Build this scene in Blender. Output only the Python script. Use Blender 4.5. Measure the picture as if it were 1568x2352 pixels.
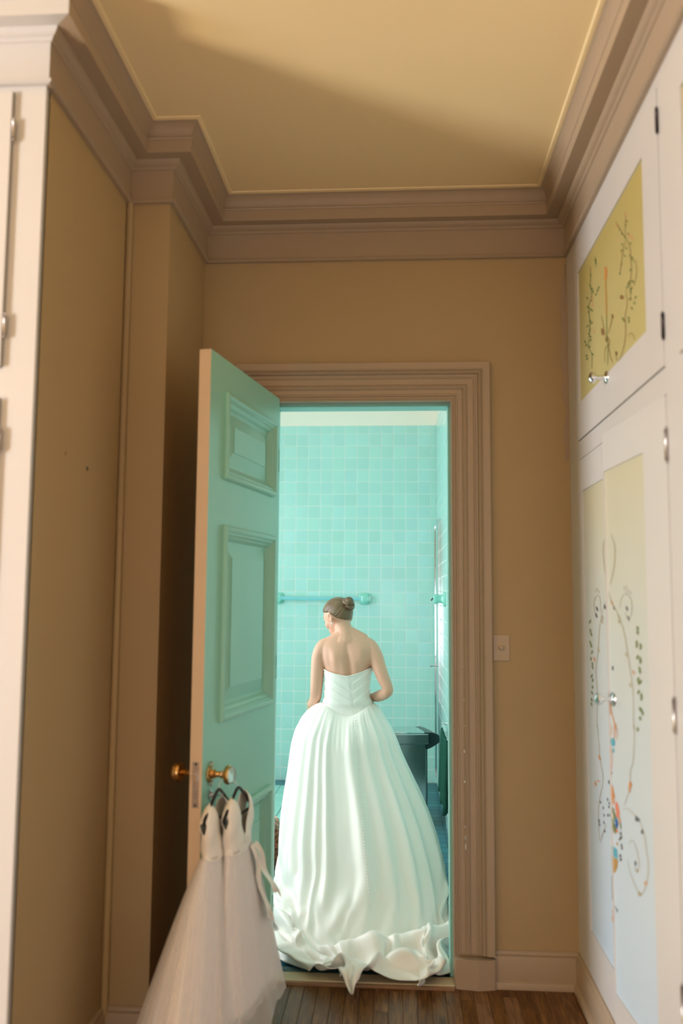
import bpy, math, random
import numpy as np
from mathutils import Vector, Matrix
for _o in list(bpy.data.objects): bpy.data.objects.remove(_o)
SC = bpy.context.scene
COL = SC.collection
R = math.radians
# light powers (W) and the main paint colours
WSKY, WGND, WREAR, WBATH, WBATH2 = 300, 590, 36, 70, 10
WALLC, TRIMC, CABC, CEILC = (.45, .33, .18), (.43, .33, .235), (.61, .595, .585), (.96, .78, .47)
# ------------------------------------------------------------------ camera, world, lights, exposure
cam = bpy.data.cameras.new('camera'); camo = bpy.data.objects.new('camera', cam); COL.objects.link(camo)
cam.sensor_fit = 'VERTICAL'; cam.sensor_height = 36.0; cam.lens = 30.53; cam.clip_start = .05
_p, _y, _r = R(5.636), R(3.749), R(.413)
_f = Vector((-math.sin(_y)*math.cos(_p), math.cos(_y)*math.cos(_p), math.sin(_p)))
_rt = Vector((math.cos(_y), math.sin(_y), 0)); _up = _rt.cross(_f)
_r2 = math.cos(_r)*_rt + math.sin(_r)*_up; _u2 = -math.sin(_r)*_rt + math.cos(_r)*_up
camo.matrix_world = Matrix(((_r2.x, _u2.x, -_f.x, 0), (_r2.y, _u2.y, -_f.y, 0), (_r2.z, _u2.z, -_f.z, 1.6), (0, 0, 0, 1)))
cam.dof.use_dof = True; cam.dof.focus_distance = 5.0; cam.dof.aperture_fstop = 1.5
SC.camera = camo
SC.view_settings.view_transform = 'Standard'; SC.view_settings.look = 'None'
SC.view_settings.gamma = 1.0; SC.view_settings.exposure = 0.0; SC.view_settings.use_curve_mapping = False
W = bpy.data.worlds.new('sky'); SC.world = W; W.use_nodes = True
W.node_tree.nodes['Background'].inputs[0].default_value = (.75, .85, 1, 1); W.node_tree.nodes['Background'].inputs[1].default_value = .25

def area(name, loc, direction, sx, sy, power, color, spread=180):
    l = bpy.data.lights.new(name, 'AREA'); l.shape = 'RECTANGLE'; l.size = sx; l.size_y = sy
    l.energy = power; l.color = color; l.spread = R(spread)
    o = bpy.data.objects.new(name, l); COL.objects.link(o); o.location = loc
    o.rotation_euler = Vector(direction).to_track_quat('-Z', 'Y').to_euler(); return o
# dressing-room window (out of frame, to the left and a little behind the opening of the passage)
area('window_light_sky', (-6.6, -.82, 1.9), (1, .5, -.3), .95, 1.8, WSKY, (.50, .71, 1.0))
area('window_light_ground', (-6.6, -.82, .9), (1, .5, 2.2), .95, 1.2, WGND, (1.0, .82, .56))
# unseen rear fill, aimed low to brighten the dresses and lower passage
area('fill_light_rear', (-1.0, -2.9, 1.1), (.02, 1, -.22), 2.0, 1.3, WREAR, (.86, .92, 1.0))
# bathroom window on its left wall
area('bathroom_window_light', (-2.6, 5.1, 1.75), (1, .0, -.08), 2.2, 1.9, WBATH, (1.0, .92, .95))
area('bathroom_gown_fill', (-1.9, 4.15, 2.1), (.5, .75, -.1), .9, 1.5, WBATH2, (1.0, .93, .94))  # unseen fill added to light the gown from back left, not a window

# ------------------------------------------------------------------ materials
MATS = {}
def nt(m): return m.node_tree.nodes, m.node_tree.links
def mat(name, col, rough=.5, spec=.5, metal=0., var=.0, vscale=6., bump=0., bscale=200., rnd=0., rndh=0., sheen=0., coat=0., trans=0., alpha=1., sub=0., emis=None, bdist=.002):
    m = bpy.data.materials.new(name); m.use_nodes = True; N, L = nt(m); b = N['Principled BSDF']
    b.inputs['Base Color'].default_value = (*col, 1); b.inputs['Roughness'].default_value = rough
    b.inputs['Metallic'].default_value = metal; b.inputs['Specular IOR Level'].default_value = spec
    if sheen: b.inputs['Sheen Weight'].default_value = sheen
    if coat: b.inputs['Coat Weight'].default_value = coat; b.inputs['Coat Roughness'].default_value = .08
    if trans: b.inputs['Transmission Weight'].default_value = trans
    if sub: b.inputs['Subsurface Weight'].default_value = sub; b.inputs['Subsurface Radius'].default_value = (.02, .008, .004); b.inputs['Subsurface Scale'].default_value = .6
    b.inputs['Alpha'].default_value = alpha
    src = None
    if var:
        t = N.new('ShaderNodeTexCoord'); n = N.new('ShaderNodeTexNoise'); n.inputs['Scale'].default_value = vscale; n.inputs['Detail'].default_value = 4
        L.new(t.outputs['Object'], n.inputs['Vector'])
        mx = N.new('ShaderNodeMix'); mx.data_type = 'RGBA'
        mx.inputs['A'].default_value = (*[c*(1-var) for c in col], 1); mx.inputs['B'].default_value = (*[min(1, c*(1+var)) for c in col], 1)
        L.new(n.outputs['Fac'], mx.inputs['Factor']); src = mx.outputs['Result']
    if rnd:
        oi = N.new('ShaderNodeObjectInfo'); hs = N.new('ShaderNodeHueSaturation')
        mr = N.new('ShaderNodeMapRange'); mr.inputs['To Min'].default_value = 1-rnd; mr.inputs['To Max'].default_value = 1+rnd
        L.new(oi.outputs['Random'], mr.inputs['Value']); L.new(mr.outputs['Result'], hs.inputs['Value'])
        ma = N.new('ShaderNodeMath'); ma.operation = 'MULTIPLY'; ma.inputs[1].default_value = 37.7; L.new(oi.outputs['Random'], ma.inputs[0])
        fr = N.new('ShaderNodeMath'); fr.operation = 'FRACT'; L.new(ma.outputs[0], fr.inputs[0])
        m2 = N.new('ShaderNodeMapRange'); m2.inputs['To Min'].default_value = .5-rndh; m2.inputs['To Max'].default_value = .5+rndh
        L.new(fr.outputs[0], m2.inputs['Value']); L.new(m2.outputs['Result'], hs.inputs['Hue'])
        if src: L.new(src, hs.inputs['Color'])
        else: hs.inputs['Color'].default_value = (*col, 1)
        src = hs.outputs['Color']
    if src: L.new(src, b.inputs['Base Color'])
    if bump:
        t = N.new('ShaderNodeTexCoord'); n = N.new('ShaderNodeTexNoise'); n.inputs['Scale'].default_value = bscale; n.inputs['Detail'].default_value = 3
        L.new(t.outputs['Object'], n.inputs['Vector']); bp = N.new('ShaderNodeBump'); bp.inputs['Strength'].default_value = bump; bp.inputs['Distance'].default_value = bdist
        L.new(n.outputs['Fac'], bp.inputs['Height']); L.new(bp.outputs['Normal'], b.inputs['Normal'])
    MATS[name] = m; return m
M_wall = mat('beige_wall_paint', WALLC, .55, .3, var=.04, vscale=2, bump=.12, bscale=60)
M_trim = mat('beige_trim_paint', TRIMC, .42, .45, var=.03, vscale=3, bump=.05, bscale=90)
M_cab = mat('cream_cabinet_paint', CABC, .38, .45, var=.03, vscale=3, bump=.05, bscale=60)
M_ceil = mat('cream_ceiling_paint', CEILC, .7, .2, var=.02, vscale=1.5)
M_green = mat('mint_door_paint', (.30, .61, .49), .32, .5, var=.05, vscale=3, bump=.08, bscale=50)
M_jambgreen = mat('mint_jamb_paint', (.30, .66, .60), .35, .5)
M_bwall = mat('cream_bathroom_plaster', (.96, .92, .80), .6, .3)
M_groutw = mat('pale_grout', (.88, .92, .86), .8, .2)
M_tile = mat('glazed_aqua_tile', (.47, .80, .735), .16, .5, var=.04, vscale=5, rnd=.035, rndh=.012, bump=.06, bscale=14, bdist=.004)
M_teal = mat('dark_teal_floor_tile', (.015, .14, .19), .30, .4, var=.2, vscale=20, rnd=.25, rndh=.01)
M_glarefloor = mat('glare_floor_tile', (.36, .74, .66), .3, .5, rnd=.04)  # bright floor glare painted as pale tile; the floor itself is dark teal
M_tealgrout = mat('grey_floor_grout', (.16, .28, .30), .8, .2)
M_glaregrout = mat('glare_floor_grout', (.03, .09, .10), .8, .2)  # dark joints within the painted glare
M_chrome = mat('chrome', (.8, .82, .85), .12, .5, 1.)
M_steel = mat('brushed_stainless_steel', (.40, .45, .47), .34, .5, 1., bump=.1, bscale=80)
M_brass = mat('aged_brass', (.62, .38, .14), .25, .5, 1., var=.2, vscale=60)
M_nickel = mat('worn_nickel', (.55, .52, .52), .35, .5, 1., var=.35, vscale=120)
M_darkmetal = mat('dark_steel', (.06, .05, .05), .4, .5, .8)
M_crystal = mat('crystal_glass', (.85, .95, .93), .05, .5, trans=.85)
M_black = mat('black_velvet', (.008, .007, .009), .9, .2, sheen=.3)
M_ceramic = mat('mint_ceramic', (.28, .72, .60), .12, .6, coat=.5)
M_blueglass = mat('aqua_glass_rod', (.28, .72, .76), .12, .6, coat=.6)
M_plast = mat('dark_grey_plastic', (.02, .045, .05), .3, .5)
M_plate = mat('switch_plate_paint', (.50, .39, .27), .35, .5)
M_thr = mat('worn_cream_threshold', (.62, .52, .34), .5, .4, var=.15, vscale=14)
M_thrw = mat('brown_threshold_edge', (.30, .17, .09), .5, .4, var=.2, vscale=20)

def mat_wood():
    m = mat('oak_strip_floor', (.25, .12, .045), .38, .3); N, L = nt(m); b = N['Principled BSDF']
    t = N.new('ShaderNodeTexCoord'); mp = N.new('ShaderNodeMapping'); mp.inputs['Scale'].default_value = (30, 2.2, 8)
    oi = N.new('ShaderNodeObjectInfo'); va = N.new('ShaderNodeVectorMath'); va.operation = 'ADD'; vm = N.new('ShaderNodeVectorMath'); vm.operation = 'SCALE'; vm.inputs[3].default_value = 9
    cx = N.new('ShaderNodeCombineXYZ'); L.new(oi.outputs['Random'], cx.inputs[0]); L.new(oi.outputs['Random'], cx.inputs[1]); L.new(cx.outputs[0], vm.inputs[0])
    L.new(t.outputs['Object'], va.inputs[0]); L.new(vm.outputs[0], va.inputs[1]); L.new(va.outputs[0], mp.inputs[0])
    n = N.new('ShaderNodeTexNoise'); n.inputs['Scale'].default_value = 2.2; n.inputs['Detail'].default_value = 7; n.inputs['Distortion'].default_value = 1.6; L.new(mp.outputs[0], n.inputs['Vector'])
    cr = N.new('ShaderNodeValToRGB'); e = cr.color_ramp.elements; e[0].position = .33; e[0].color = (.085, .031, .009, 1); e[1].position = .72; e[1].color = (.26, .115, .033, 1)
    L.new(n.outputs['Fac'], cr.inputs[0])
    hs = N.new('ShaderNodeHueSaturation'); mr = N.new('ShaderNodeMapRange'); mr.inputs['To Min'].default_value = .72; mr.inputs['To Max'].default_value = 1.3
    L.new(oi.outputs['Random'], mr.inputs['Value']); L.new(mr.outputs['Result'], hs.inputs['Value'])
    mr2 = N.new('ShaderNodeMapRange'); mr2.inputs['To Min'].default_value = 1.1; mr2.inputs['To Max'].default_value = .85; L.new(oi.outputs['Random'], mr2.inputs['Value']); L.new(mr2.outputs['Result'], hs.inputs['Saturation'])
    L.new(cr.outputs[0], hs.inputs['Color']); L.new(hs.outputs[0], b.inputs['Base Color'])
    bp = N.new('ShaderNodeBump'); bp.inputs['Strength'].default_value = .15; bp.inputs['Distance'].default_value = .001; L.new(n.outputs['Fac'], bp.inputs['Height']); L.new(bp.outputs['Normal'], b.inputs['Normal'])
    return m
M_wood = mat_wood()
def mat_grad(name, z0, z1, stops, rough=.4):
    m = mat(name, (1, 1, 1), rough, .4); N, L = nt(m); b = N['Principled BSDF']
    g = N.new('ShaderNodeNewGeometry'); s = N.new('ShaderNodeSeparateXYZ'); L.new(g.outputs['Position'], s.inputs[0])
    n = N.new('ShaderNodeTexNoise'); n.inputs['Scale'].default_value = 2.5; n.inputs['Detail'].default_value = 3; L.new(g.outputs['Position'], n.inputs['Vector'])
    ad = N.new('ShaderNodeMath'); ad.operation = 'MULTIPLY_ADD'; ad.inputs[1].default_value = .35; L.new(n.outputs['Fac'], ad.inputs[0]); L.new(s.outputs[2], ad.inputs[2])
    mr = N.new('ShaderNodeMapRange'); mr.inputs['From Min'].default_value = z0+.17; mr.inputs['From Max'].default_value = z1+.17; L.new(ad.outputs[0], mr.inputs['Value'])
    cr = N.new('ShaderNodeValToRGB'); e = cr.color_ramp.elements
    for i, (p, c) in enumerate(stops):
        el = e[i] if i < 2 else e.new(p)
        el.position = p; el.color = (*c, 1)
    L.new(mr.outputs['Result'], cr.inputs[0]); L.new(cr.outputs[0], b.inputs['Base Color']); return m
M_pan_hi = mat_grad('painted_olive_gold_panel', 2.3, 3.0, [(0, (.50, .45, .20)), (1, (.46, .38, .13)), (.5, (.50, .44, .19))])
M_pan_lo = mat_grad('painted_sky_panel', .3, 2.05, [(0, (.54, .67, .79)), (1, (.58, .54, .38)), (.55, (.55, .61, .62))])

# ------------------------------------------------------------------ mesh helpers
class MB:
    def __init__(s): s.v = []; s.f = []; s.mi = []
    def add(s, vs, fs, mi=0):
        n = len(s.v); s.v += [tuple(map(float, p)) for p in vs]; s.f += [tuple(i+n for i in f) for f in fs]; s.mi += [mi]*len(fs); return s
    def box(s, x0, x1, y0, y1, z0, z1, mi=0, b=0.):
        if b <= 0:
            return s.add([(x0,y0,z0),(x1,y0,z0),(x1,y1,z0),(x0,y1,z0),(x0,y0,z1),(x1,y0,z1),(x1,y1,z1),(x0,y1,z1)],
                  [(0,3,2,1),(4,5,6,7),(0,1,5,4),(1,2,6,5),(2,3,7,6),(3,0,4,7)], mi)
        # chamfered box: 24 verts
        V = {}; vs = []
        for ix, X in enumerate((x0, x1)):
            for iy, Y in enumerate((y0, y1)):
                for iz, Z in enumerate((z0, z1)):
                    sx, sy, sz = (b, -b)[ix], (b, -b)[iy], (b, -b)[iz]
                    for a, p in enumerate(((X, Y+sy, Z+sz), (X+sx, Y, Z+sz), (X+sx, Y+sy, Z))):
                        V[ix, iy, iz, a] = len(vs); vs.append(p)
        fs = []
        for ax in range(3):
            for sd in (0, 1):
                o = [k for k in range(3) if k != ax]; q = []
                for i, j in ((0,0),(1,0),(1,1),(0,1)):
                    k = [0,0,0]; k[ax] = sd; k[o[0]] = i; k[o[1]] = j; q.append(V[(*k, ax)])
                flip = (sd == 0) != (ax == 1)
                fs.append(tuple(q[::-1] if flip else q))
        c = np.array([(x0+x1)/2, (y0+y1)/2, (z0+z1)/2]); va = np.array(vs)
        def orient(f):
            p = va[list(f)]; n = np.cross(p[1]-p[0], p[2]-p[0]); return tuple(f) if n @ (p.mean(0)-c) > 0 else tuple(f[::-1])
        for a in range(3):
            o = [k for k in range(3) if k != a]
            for i in (0, 1):
                for j in (0, 1):
                    k0 = [0,0,0]; k0[o[0]] = i; k0[o[1]] = j; k1 = list(k0); k1[a] = 1
                    fs.append(orient((V[(*k0, o[0])], V[(*k1, o[0])], V[(*k1, o[1])], V[(*k0, o[1])])))
        for i in (0,1):
            for j in (0,1):
                for k in (0,1): fs.append(orient((V[i,j,k,0], V[i,j,k,1], V[i,j,k,2])))
        fs = [orient(f) for f in fs]
        return s.add(vs, fs, mi)
    def prism(s, poly, z0, z1, mi=0):          # closed 2-D outline (x, y), counter-clockwise, extruded in z
        n = len(poly); vs = [(x, y, z0) for x, y in poly] + [(x, y, z1) for x, y in poly]
        return s.add(vs, [tuple(range(n))[::-1], tuple(range(n, 2*n))] + [(i, (i+1) % n, n+(i+1) % n, n+i) for i in range(n)], mi)
    def grid(s, P, closed_u=False, closed_v=False, mi=0, flip=False):
        P = np.asarray(P, float); nu, nv = P.shape[:2]; fs = []
        for i in range(nu - (0 if closed_u else 1)):
            for j in range(nv - (0 if closed_v else 1)):
                a, b_, c, d = i*nv+j, ((i+1) % nu)*nv+j, ((i+1) % nu)*nv+(j+1) % nv, i*nv+(j+1) % nv
                fs.append((a, d, c, b_) if flip else (a, b_, c, d))
        return s.add([tuple(p) for p in P.reshape(-1, 3)], fs, mi)
    def lathe(s, prof, origin, axis, n=28, mi=0):      # prof: (radius, height along axis)
        ax = Vector(axis).normalized(); u = ax.orthogonal().normalized(); w = ax.cross(u); o = Vector(origin)
        P = [[o + ax*h + (u*math.cos(2*math.pi*k/n) + w*math.sin(2*math.pi*k/n))*max(r, 1e-5) for k in range(n)] for r, h in prof]
        return s.grid([[tuple(p) for p in row] for row in P], closed_v=True, mi=mi, flip=True)
    def tube(s, pts, rad, n=8, mi=0, closed=False):
        pts = [Vector(p) for p in pts]; m = len(pts); rows = []
        rr = rad if hasattr(rad, '__len__') else [rad]*m
        d0 = (pts[1]-pts[0]).normalized(); u = d0.orthogonal().normalized()
        for i in range(m):
            d = (pts[(i+1) % m] - pts[i-1]) if closed else (pts[min(i+1, m-1)] - pts[max(i-1, 0)])
            d.normalize(); u = (u - d*u.dot(d)).normalized(); w = d.cross(u)
            rows.append([tuple(pts[i] + (u*math.cos(2*math.pi*k/n) + w*math.sin(2*math.pi*k/n))*rr[i]) for k in range(n)])
        s.grid(rows, closed_u=closed, closed_v=True, mi=mi, flip=True)
        if not closed:
            b = len(s.v) - m*n; s.f += [tuple(b+k for k in range(n)), tuple(b+(m-1)*n+k for k in range(n))[::-1]]; s.mi += [mi, mi]
        return s
    def build(s, name, m, parent=None, smooth=False, angle=None, label=None, kind=None):
        me = bpy.data.meshes.new(name); me.from_pydata(s.v, [], s.f); me.update()
        for k in (m if isinstance(m, (list, tuple)) else [m]): me.materials.append(k)
        if any(s.mi): me.polygons.foreach_set('material_index', s.mi)
        o = bpy.data.objects.new(name, me); COL.objects.link(o)
        if smooth:
            me.polygons.foreach_set('use_smooth', [True]*len(s.f))
            if angle: me.set_sharp_from_angle(angle=R(angle))
        if parent: par(o, parent)
        if label: o['label'] = label
        if kind: o['kind'] = kind
        return o
def par(o, parent):
    o.parent = parent; o.matrix_parent_inverse = parent.matrix_world.inverted()
def tag(o, label, cat, group=None, kind=None):
    o['label'] = label; o['category'] = cat
    if group: o['group'] = group
    if kind: o['kind'] = kind
    return o
def empty(name, loc=(0, 0, 0)):
    o = bpy.data.objects.new(name, None); COL.objects.link(o); o.location = loc; o.empty_display_size = .05
    bpy.context.view_layer.update(); return o
def struct(o, label=None, cat=None):
    o['kind'] = 'structure'
    if label: o['label'] = label
    if cat: o['category'] = cat
    return o
def sweep(path, prof, mapf, closed=False):
    """mitred sweep of prof [(offset to the left of the path, height)] along a 2-D path; mapf(x, y, h) -> 3-D"""
    n = len(path); P = [np.array(p, float) for p in path]; rows = []
    for i in range(n):
        dn = P[(i+1) % n] - P[i] if (closed or i < n-1) else P[i] - P[i-1]
        dp = P[i] - P[i-1] if (closed or i > 0) else dn
        dn = dn/np.hypot(*dn); dp = dp/np.hypot(*dp)
        n1 = np.array([-dp[1], dp[0]]); n2 = np.array([-dn[1], dn[0]]); m = n1+n2; m = m/(m @ n1)
        rows.append([mapf(*(P[i]+m*d), h) for d, h in prof])
    return rows

# ------------------------------------------------------------------ setting: hall shell
XR, YB, XL, XC, YC, YK, ZC = .75, 3.813, -1.054, -.886, 3.2, 2.406, 3.4
OL, OR, OT = -.562, .235, 2.475       # doorway: left, right, head
YW = 3.955                            # bathroom face of the doorway wall
XF0 = -6.9; YF0 = -3.2
def wall_obj(name, label, build):
    b = MB(); build(b); o = b.build(name, M_wall); return struct(o, label, 'wall')
wall_back = wall_obj('wall_back', 'tan wall around the bathroom doorway at the end of the passage', lambda b: (b.box(XC-.3, OL-.02, YB, YW-.03, 0, ZC+.1), b.box(OR+.02, XR+.1, YB, YW-.03, 0, ZC+.1), b.box(OL-.02, OR+.02, YB, YW-.03, OT+.02, ZC+.1)))
wall_left = wall_obj('wall_left', 'tan wall on the left of the passage, shaded, with a boxed chase', lambda b: b.prism([(XL-.6, YK+.02), (XL, YK+.02), (XL, YC), (XC, YC), (XC, YB+.02), (XL-.6, YB+.02)], 0, ZC+.1))
wall_right = wall_obj('wall_right', 'cream cabinet frame wall on the right of the passage', lambda b: b.box(XR+.03, XR+.13, YF0, YB+.02, 0, ZC+.1))
wall_room = wall_obj('wall_rear', 'beige walls of the dressing room behind the passage opening', lambda b: (b.box(XF0-.1, XR+.13, YF0-.1, YF0, 0, ZC+.1), b.box(XF0-.1, XF0, YF0, YK+.6, 0, ZC+.1), b.box(XF0-.1, XL-.6, YK+.5, YK+.6, 0, ZC+.1)))
b = MB(); b.box(XF0-.1, XR+.13, YF0-.1, YB+.05, ZC, ZC+.1)
ceiling = struct(b.build('ceiling', M_ceil), 'cream painted ceiling of the passage', 'ceiling')
CROWN = [(0, 3.122), (.016, 3.122), (.024, 3.127), (.022, 3.134), (.014, 3.138), (.012, 3.142), (.012, 3.252), (.02, 3.255), (.024, 3.26), (.024, 3.264), (.034, 3.268), (.042, 3.276), (.045, 3.284),
         (.1, 3.28), (.1, 3.328), (.104, 3.330), (.106, 3.335), (.104, 3.340), (.098, 3.342), (.1, 3.352), (.106, 3.366), (.115, 3.380), (.125, 3.389), (.132, 3.391), (.132, 3.3985)]
HALLPATH = [(XR, YF0), (XR, YB), (XC, YB), (XC, YC), (XL, YC), (XL, YK), (XF0, YK)]
b = MB(); b.grid(sweep(HALLPATH, CROWN, lambda x, y, h: (x, y, h)), flip=True)
for _i in range(5*(len(CROWN)-1), len(b.f)): b.mi[_i] = 1  # lit run over the left cabinet: its brightness is put into lighter paint
trim_1 = struct(b.build('trim_1', [M_trim, M_cab], smooth=True, angle=28), 'stepped crown moulding with deep frieze under the ceiling', 'moulding')
b = MB(); b.grid(sweep(HALLPATH, [(.128, 3.3985), (.128, 3.3905), (.140, 3.3895), (.146, 3.392), (.148, 3.3985)], lambda x, y, h: (x, y, h)), flip=True)
b.build('ceiling_bead', M_ceil, ceiling, smooth=True, angle=40)
# corner bead where the chase meets the left wall, nail hole and dent in the left wall
b = MB(); b.tube([(XL+.012, YC-.012, .1), (XL+.012, YC-.012, 3.122)], .013, 10); b.build('corner_bead', M_wall, wall_left, smooth=True)
b = MB(); b.lathe([(0, .0015), (.006, .0015), (.008, 0)], (XL, 2.86, 2.03), (1, 0, 0), 10); b.build('nail_hole', M_darkmetal, wall_left)
b = MB(); b.lathe([(0, .001), (.004, .001), (.006, 0)], (XL, 2.665, 2.05), (1, 0, 0), 8); b.build('nail_hole', M_thrw, wall_left)
# flaking paint down the right corner of the back wall
rnd = random.Random(3); L1 = []; L2 = []; zz = 3.09; w = .010
while zz > 2.2:
    w = min(.030, max(.004, w + rnd.uniform(-.009, .009) + (.012-w)*.12)); L1.append((XR-.003, zz)); L2.append((XR-.004-w, zz)); zz -= rnd.uniform(.006, .022)
b = MB(); P = [[(x1, YB-.0005, z), ((x1+x2)/2, YB-.003, z), (x2, YB-.0042, z), (x2+.0006, YB-.0002, z)] for (x1, z), (x2, _) in zip(L1, L2)]
b.grid(P, flip=True); b.build('flaking_paint', M_trim, wall_back)

# floor boards of the passage
floor = struct(MB().box(XF0-.1, XR+.13, YF0-.1, 3.84, -.12, -.02).build('floor', M_thrw), 'strip oak floor of the passage', 'floor')
pw = .0575; rr = random.Random(11); meshes = []
for i in range(40):
    x0 = -1.36 + i*pw
    if x0 > XR+.02: break
    y = 1.7 - rr.random()*.6
    while y < 3.77:
        ln = rr.uniform(.5, 1.3); y1 = min(y+ln, 3.785)
        if y1 > 1.7 and y1-y > .03:
            b = MB().box(x0+.0005, x0+pw-.0005, y+.0005, y1-.0005, -.02, rr.uniform(-.0004, .0), b=.0012)
            o = b.build('plank', M_wood, floor)
        y = y1 if y1 < 3.784 else 9
MB().box(XF0, XR+.05, YF0, 1.69, -.02, 0).build('floor_boards_rear', M_wood, floor, kind='stuff')

# baseboards
BASE = [(0, .147), (.006, .147), (.012, .142), (.014, .134), (.01, .128), (.016, .124), (.018, .118), (.018, .030), (.026, .026), (.030, .018), (.030, 0)]
def baseboard(name, path, label):
    b = MB(); b.grid(sweep(path, BASE[::-1], lambda x, y, h: (x, y, h)), flip=True)
    return struct(b.build(name, M_trim, smooth=True, angle=30), label, 'baseboard')
baseboard('baseboard_right', [(XR, 1.0), (XR, YB), (.398, YB)], 'tall painted baseboard in the right corner of the passage')
baseboard('baseboard_left', [(-.73, YB), (XC, YB), (XC, YC), (XL, YC), (XL, YK-.0)], 'painted baseboard along the shaded left wall')

# door casing (profile: offset outward from the opening, projection towards the passage)
CAS = [(-.004, 0), (-.004, .016), (.002, .020), (.006, .016), (.007, .010), (.016, .010), (.018, .016), (.022, .018), (.026, .016), (.028, .012), (.046, .013), (.050, .020), (.054, .022), (.057, .018), (.060, .018),
       (.064, .022), (.068, .018), (.070, .014), (.094, .015), (.098, .021), (.102, .021), (.105, .016), (.112, .018), (.117, .030), (.124, .036), (.130, .030), (.132, .034), (.138, .038), (.165, .038), (.168, .034), (.168, 0)]
b = MB(); path = [(OL, .13), (OL, OT), (OR, OT), (OR, .13)]
b.grid(sweep(path, CAS, lambda x, z, h: (x, YB-h, z)), flip=True)
trim_2 = struct(b.build('trim_2', M_trim, smooth=True, angle=25), 'reeded and stepped casing framing the bathroom doorway', 'door casing')
for x0, x1 in ((OR-.004, OR+.17), (OL-.17, OL+.004)):
    b = MB(); s = 1 if x0 > 0 else -1
    pl = [(x0, YB), (x0, YB-.030), (x0+.008, YB-.040), ((x0+x1)/2+.012*s, YB-.052), (x1-.008, YB-.040), (x1, YB-.034), (x1, YB)]
    b.prism(pl, 0, .118); top = len(b.v)
    o = b.build('plinth_block', M_trim, trim_2)
# paint chips on the casing
for (x, z, w, h) in ((.281, .955, .004, .010), (.282, .83, .004, .007), (.283, .60, .003, .012), (.284, .565, .004, .018), (.282, .645, .003, .006), (.281, 1.06, .003, .004), (.312, .70, .002, .004), (.279, 1.31, .002, .004), (.281, 1.17, .003, .004)):
    b = MB(); b.add([(x-w, YB-.0205, z), (x, YB-.0215, z-h), (x+w, YB-.0205, z-.002), (x+w*.2, YB-.0215, z+h)], [(0, 1, 2, 3)]); b.build('paint_chip', M_cab, trim_2)
# jamb with stop
b = MB()
b.box(OR, OR+.025, YB-.004, YW+.004, 0, OT+.02); b.box(OL-.025, OL, YB-.004, YW+.004, 0, OT+.02); b.box(OL-.025, OR+.025, YB-.004, YW+.004, OT+.0205, OT+.03); b.box(OL+.0002, OR-.0002, YB-.004, YW+.004, OT, OT+.02)
jamb = struct(b.build('doorframe', M_trim), 'inner jamb of the bathroom doorway', 'door frame')
b = MB(); b.box(OR-.014, OR+.001, YB+.05, YW+.006, 0, OT-.0145, b=.001); b.box(OL-.001, OL+.014, YB+.05, YW+.006, 0, OT-.0145, b=.001); b.box(OL-.001, OR+.001, YB+.05, YW+.006, OT-.014, OT+.001, b=.001)
b.build('door_stop', [M_jambgreen], jamb, label='mint green door stop')
b = MB(); b.box(OR-.0015, OR+.001, YB+.006, YB+.036, .95, 1.07); b.build('strike_plate', M_chrome, jamb, label='small bright strike plate')
b = MB(); b.box(OL, OR, YB-.045, YB+.035, -.01, .016, b=.003)
thr = struct(b.build('threshold', M_thr), 'worn cream painted threshold under the train of the wedding gown', 'threshold')
MB().box(OL, OR, YB-.058, YB-.046, -.01, .012, b=.002).build('edge_strip', M_thrw, thr)

# light switch
sw = empty('light_switch', (.4425, YB, 1.39))
MB().box(.407, .478, YB-.006, YB, 1.335, 1.446, b=.002).build('cover_plate', M_plate, sw)
b = MB(); b.lathe([(.013, 0), (.013, .004), (.010, .005), (.010, .012), (.007, .015), (0, .016)], (.4425, YB-.005, 1.392), (0, -1, 0), 18); b.build('push_button', M_plate, sw, smooth=True, angle=30)
tag(sw, 'square painted light switch plate with round push button beside the casing', 'switch')

# ------------------------------------------------------------------ built-in cabinets on the right
def knob(parent, loc, axis, m=M_chrome, name='knob', s=1.):
    b = MB(); b.lathe([(0, 0), (.021*s, 0), (.023*s, .002), (.020*s, .006), (.009*s, .009), (.007*s, .03*s), (.009*s, .036*s), (.017*s, .040*s), (.021*s, .048*s), (.019*s, .057*s), (.011*s, .063*s), (0, .0645*s)], loc, axis, 24)
    return b.build(name, m, parent, smooth=True, angle=40)
DEC = {'o': (.58, .24, .07), 'y': (.46, .26, .06), 'r': (.60, .30, .16), 's': (.68, .22, .13), 'g': (.16, .20, .06), 'b': (.26, .15, .05), 't': (.42, .36, .24), 'k': (.09, .09, .10), 'c': (.08, .38, .48), 'u': (.03, .10, .32), 'w': (.80, .72, .58)}
DM = {k: mat('decorative_paint_'+n, DEC[k], .5) for k, n in zip('oyrsgbtkcuw', ('orange', 'ochre', 'rust', 'coral', 'leaf', 'brown', 'taupe', 'ink', 'turquoise', 'blue', 'ivory'))}
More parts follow.
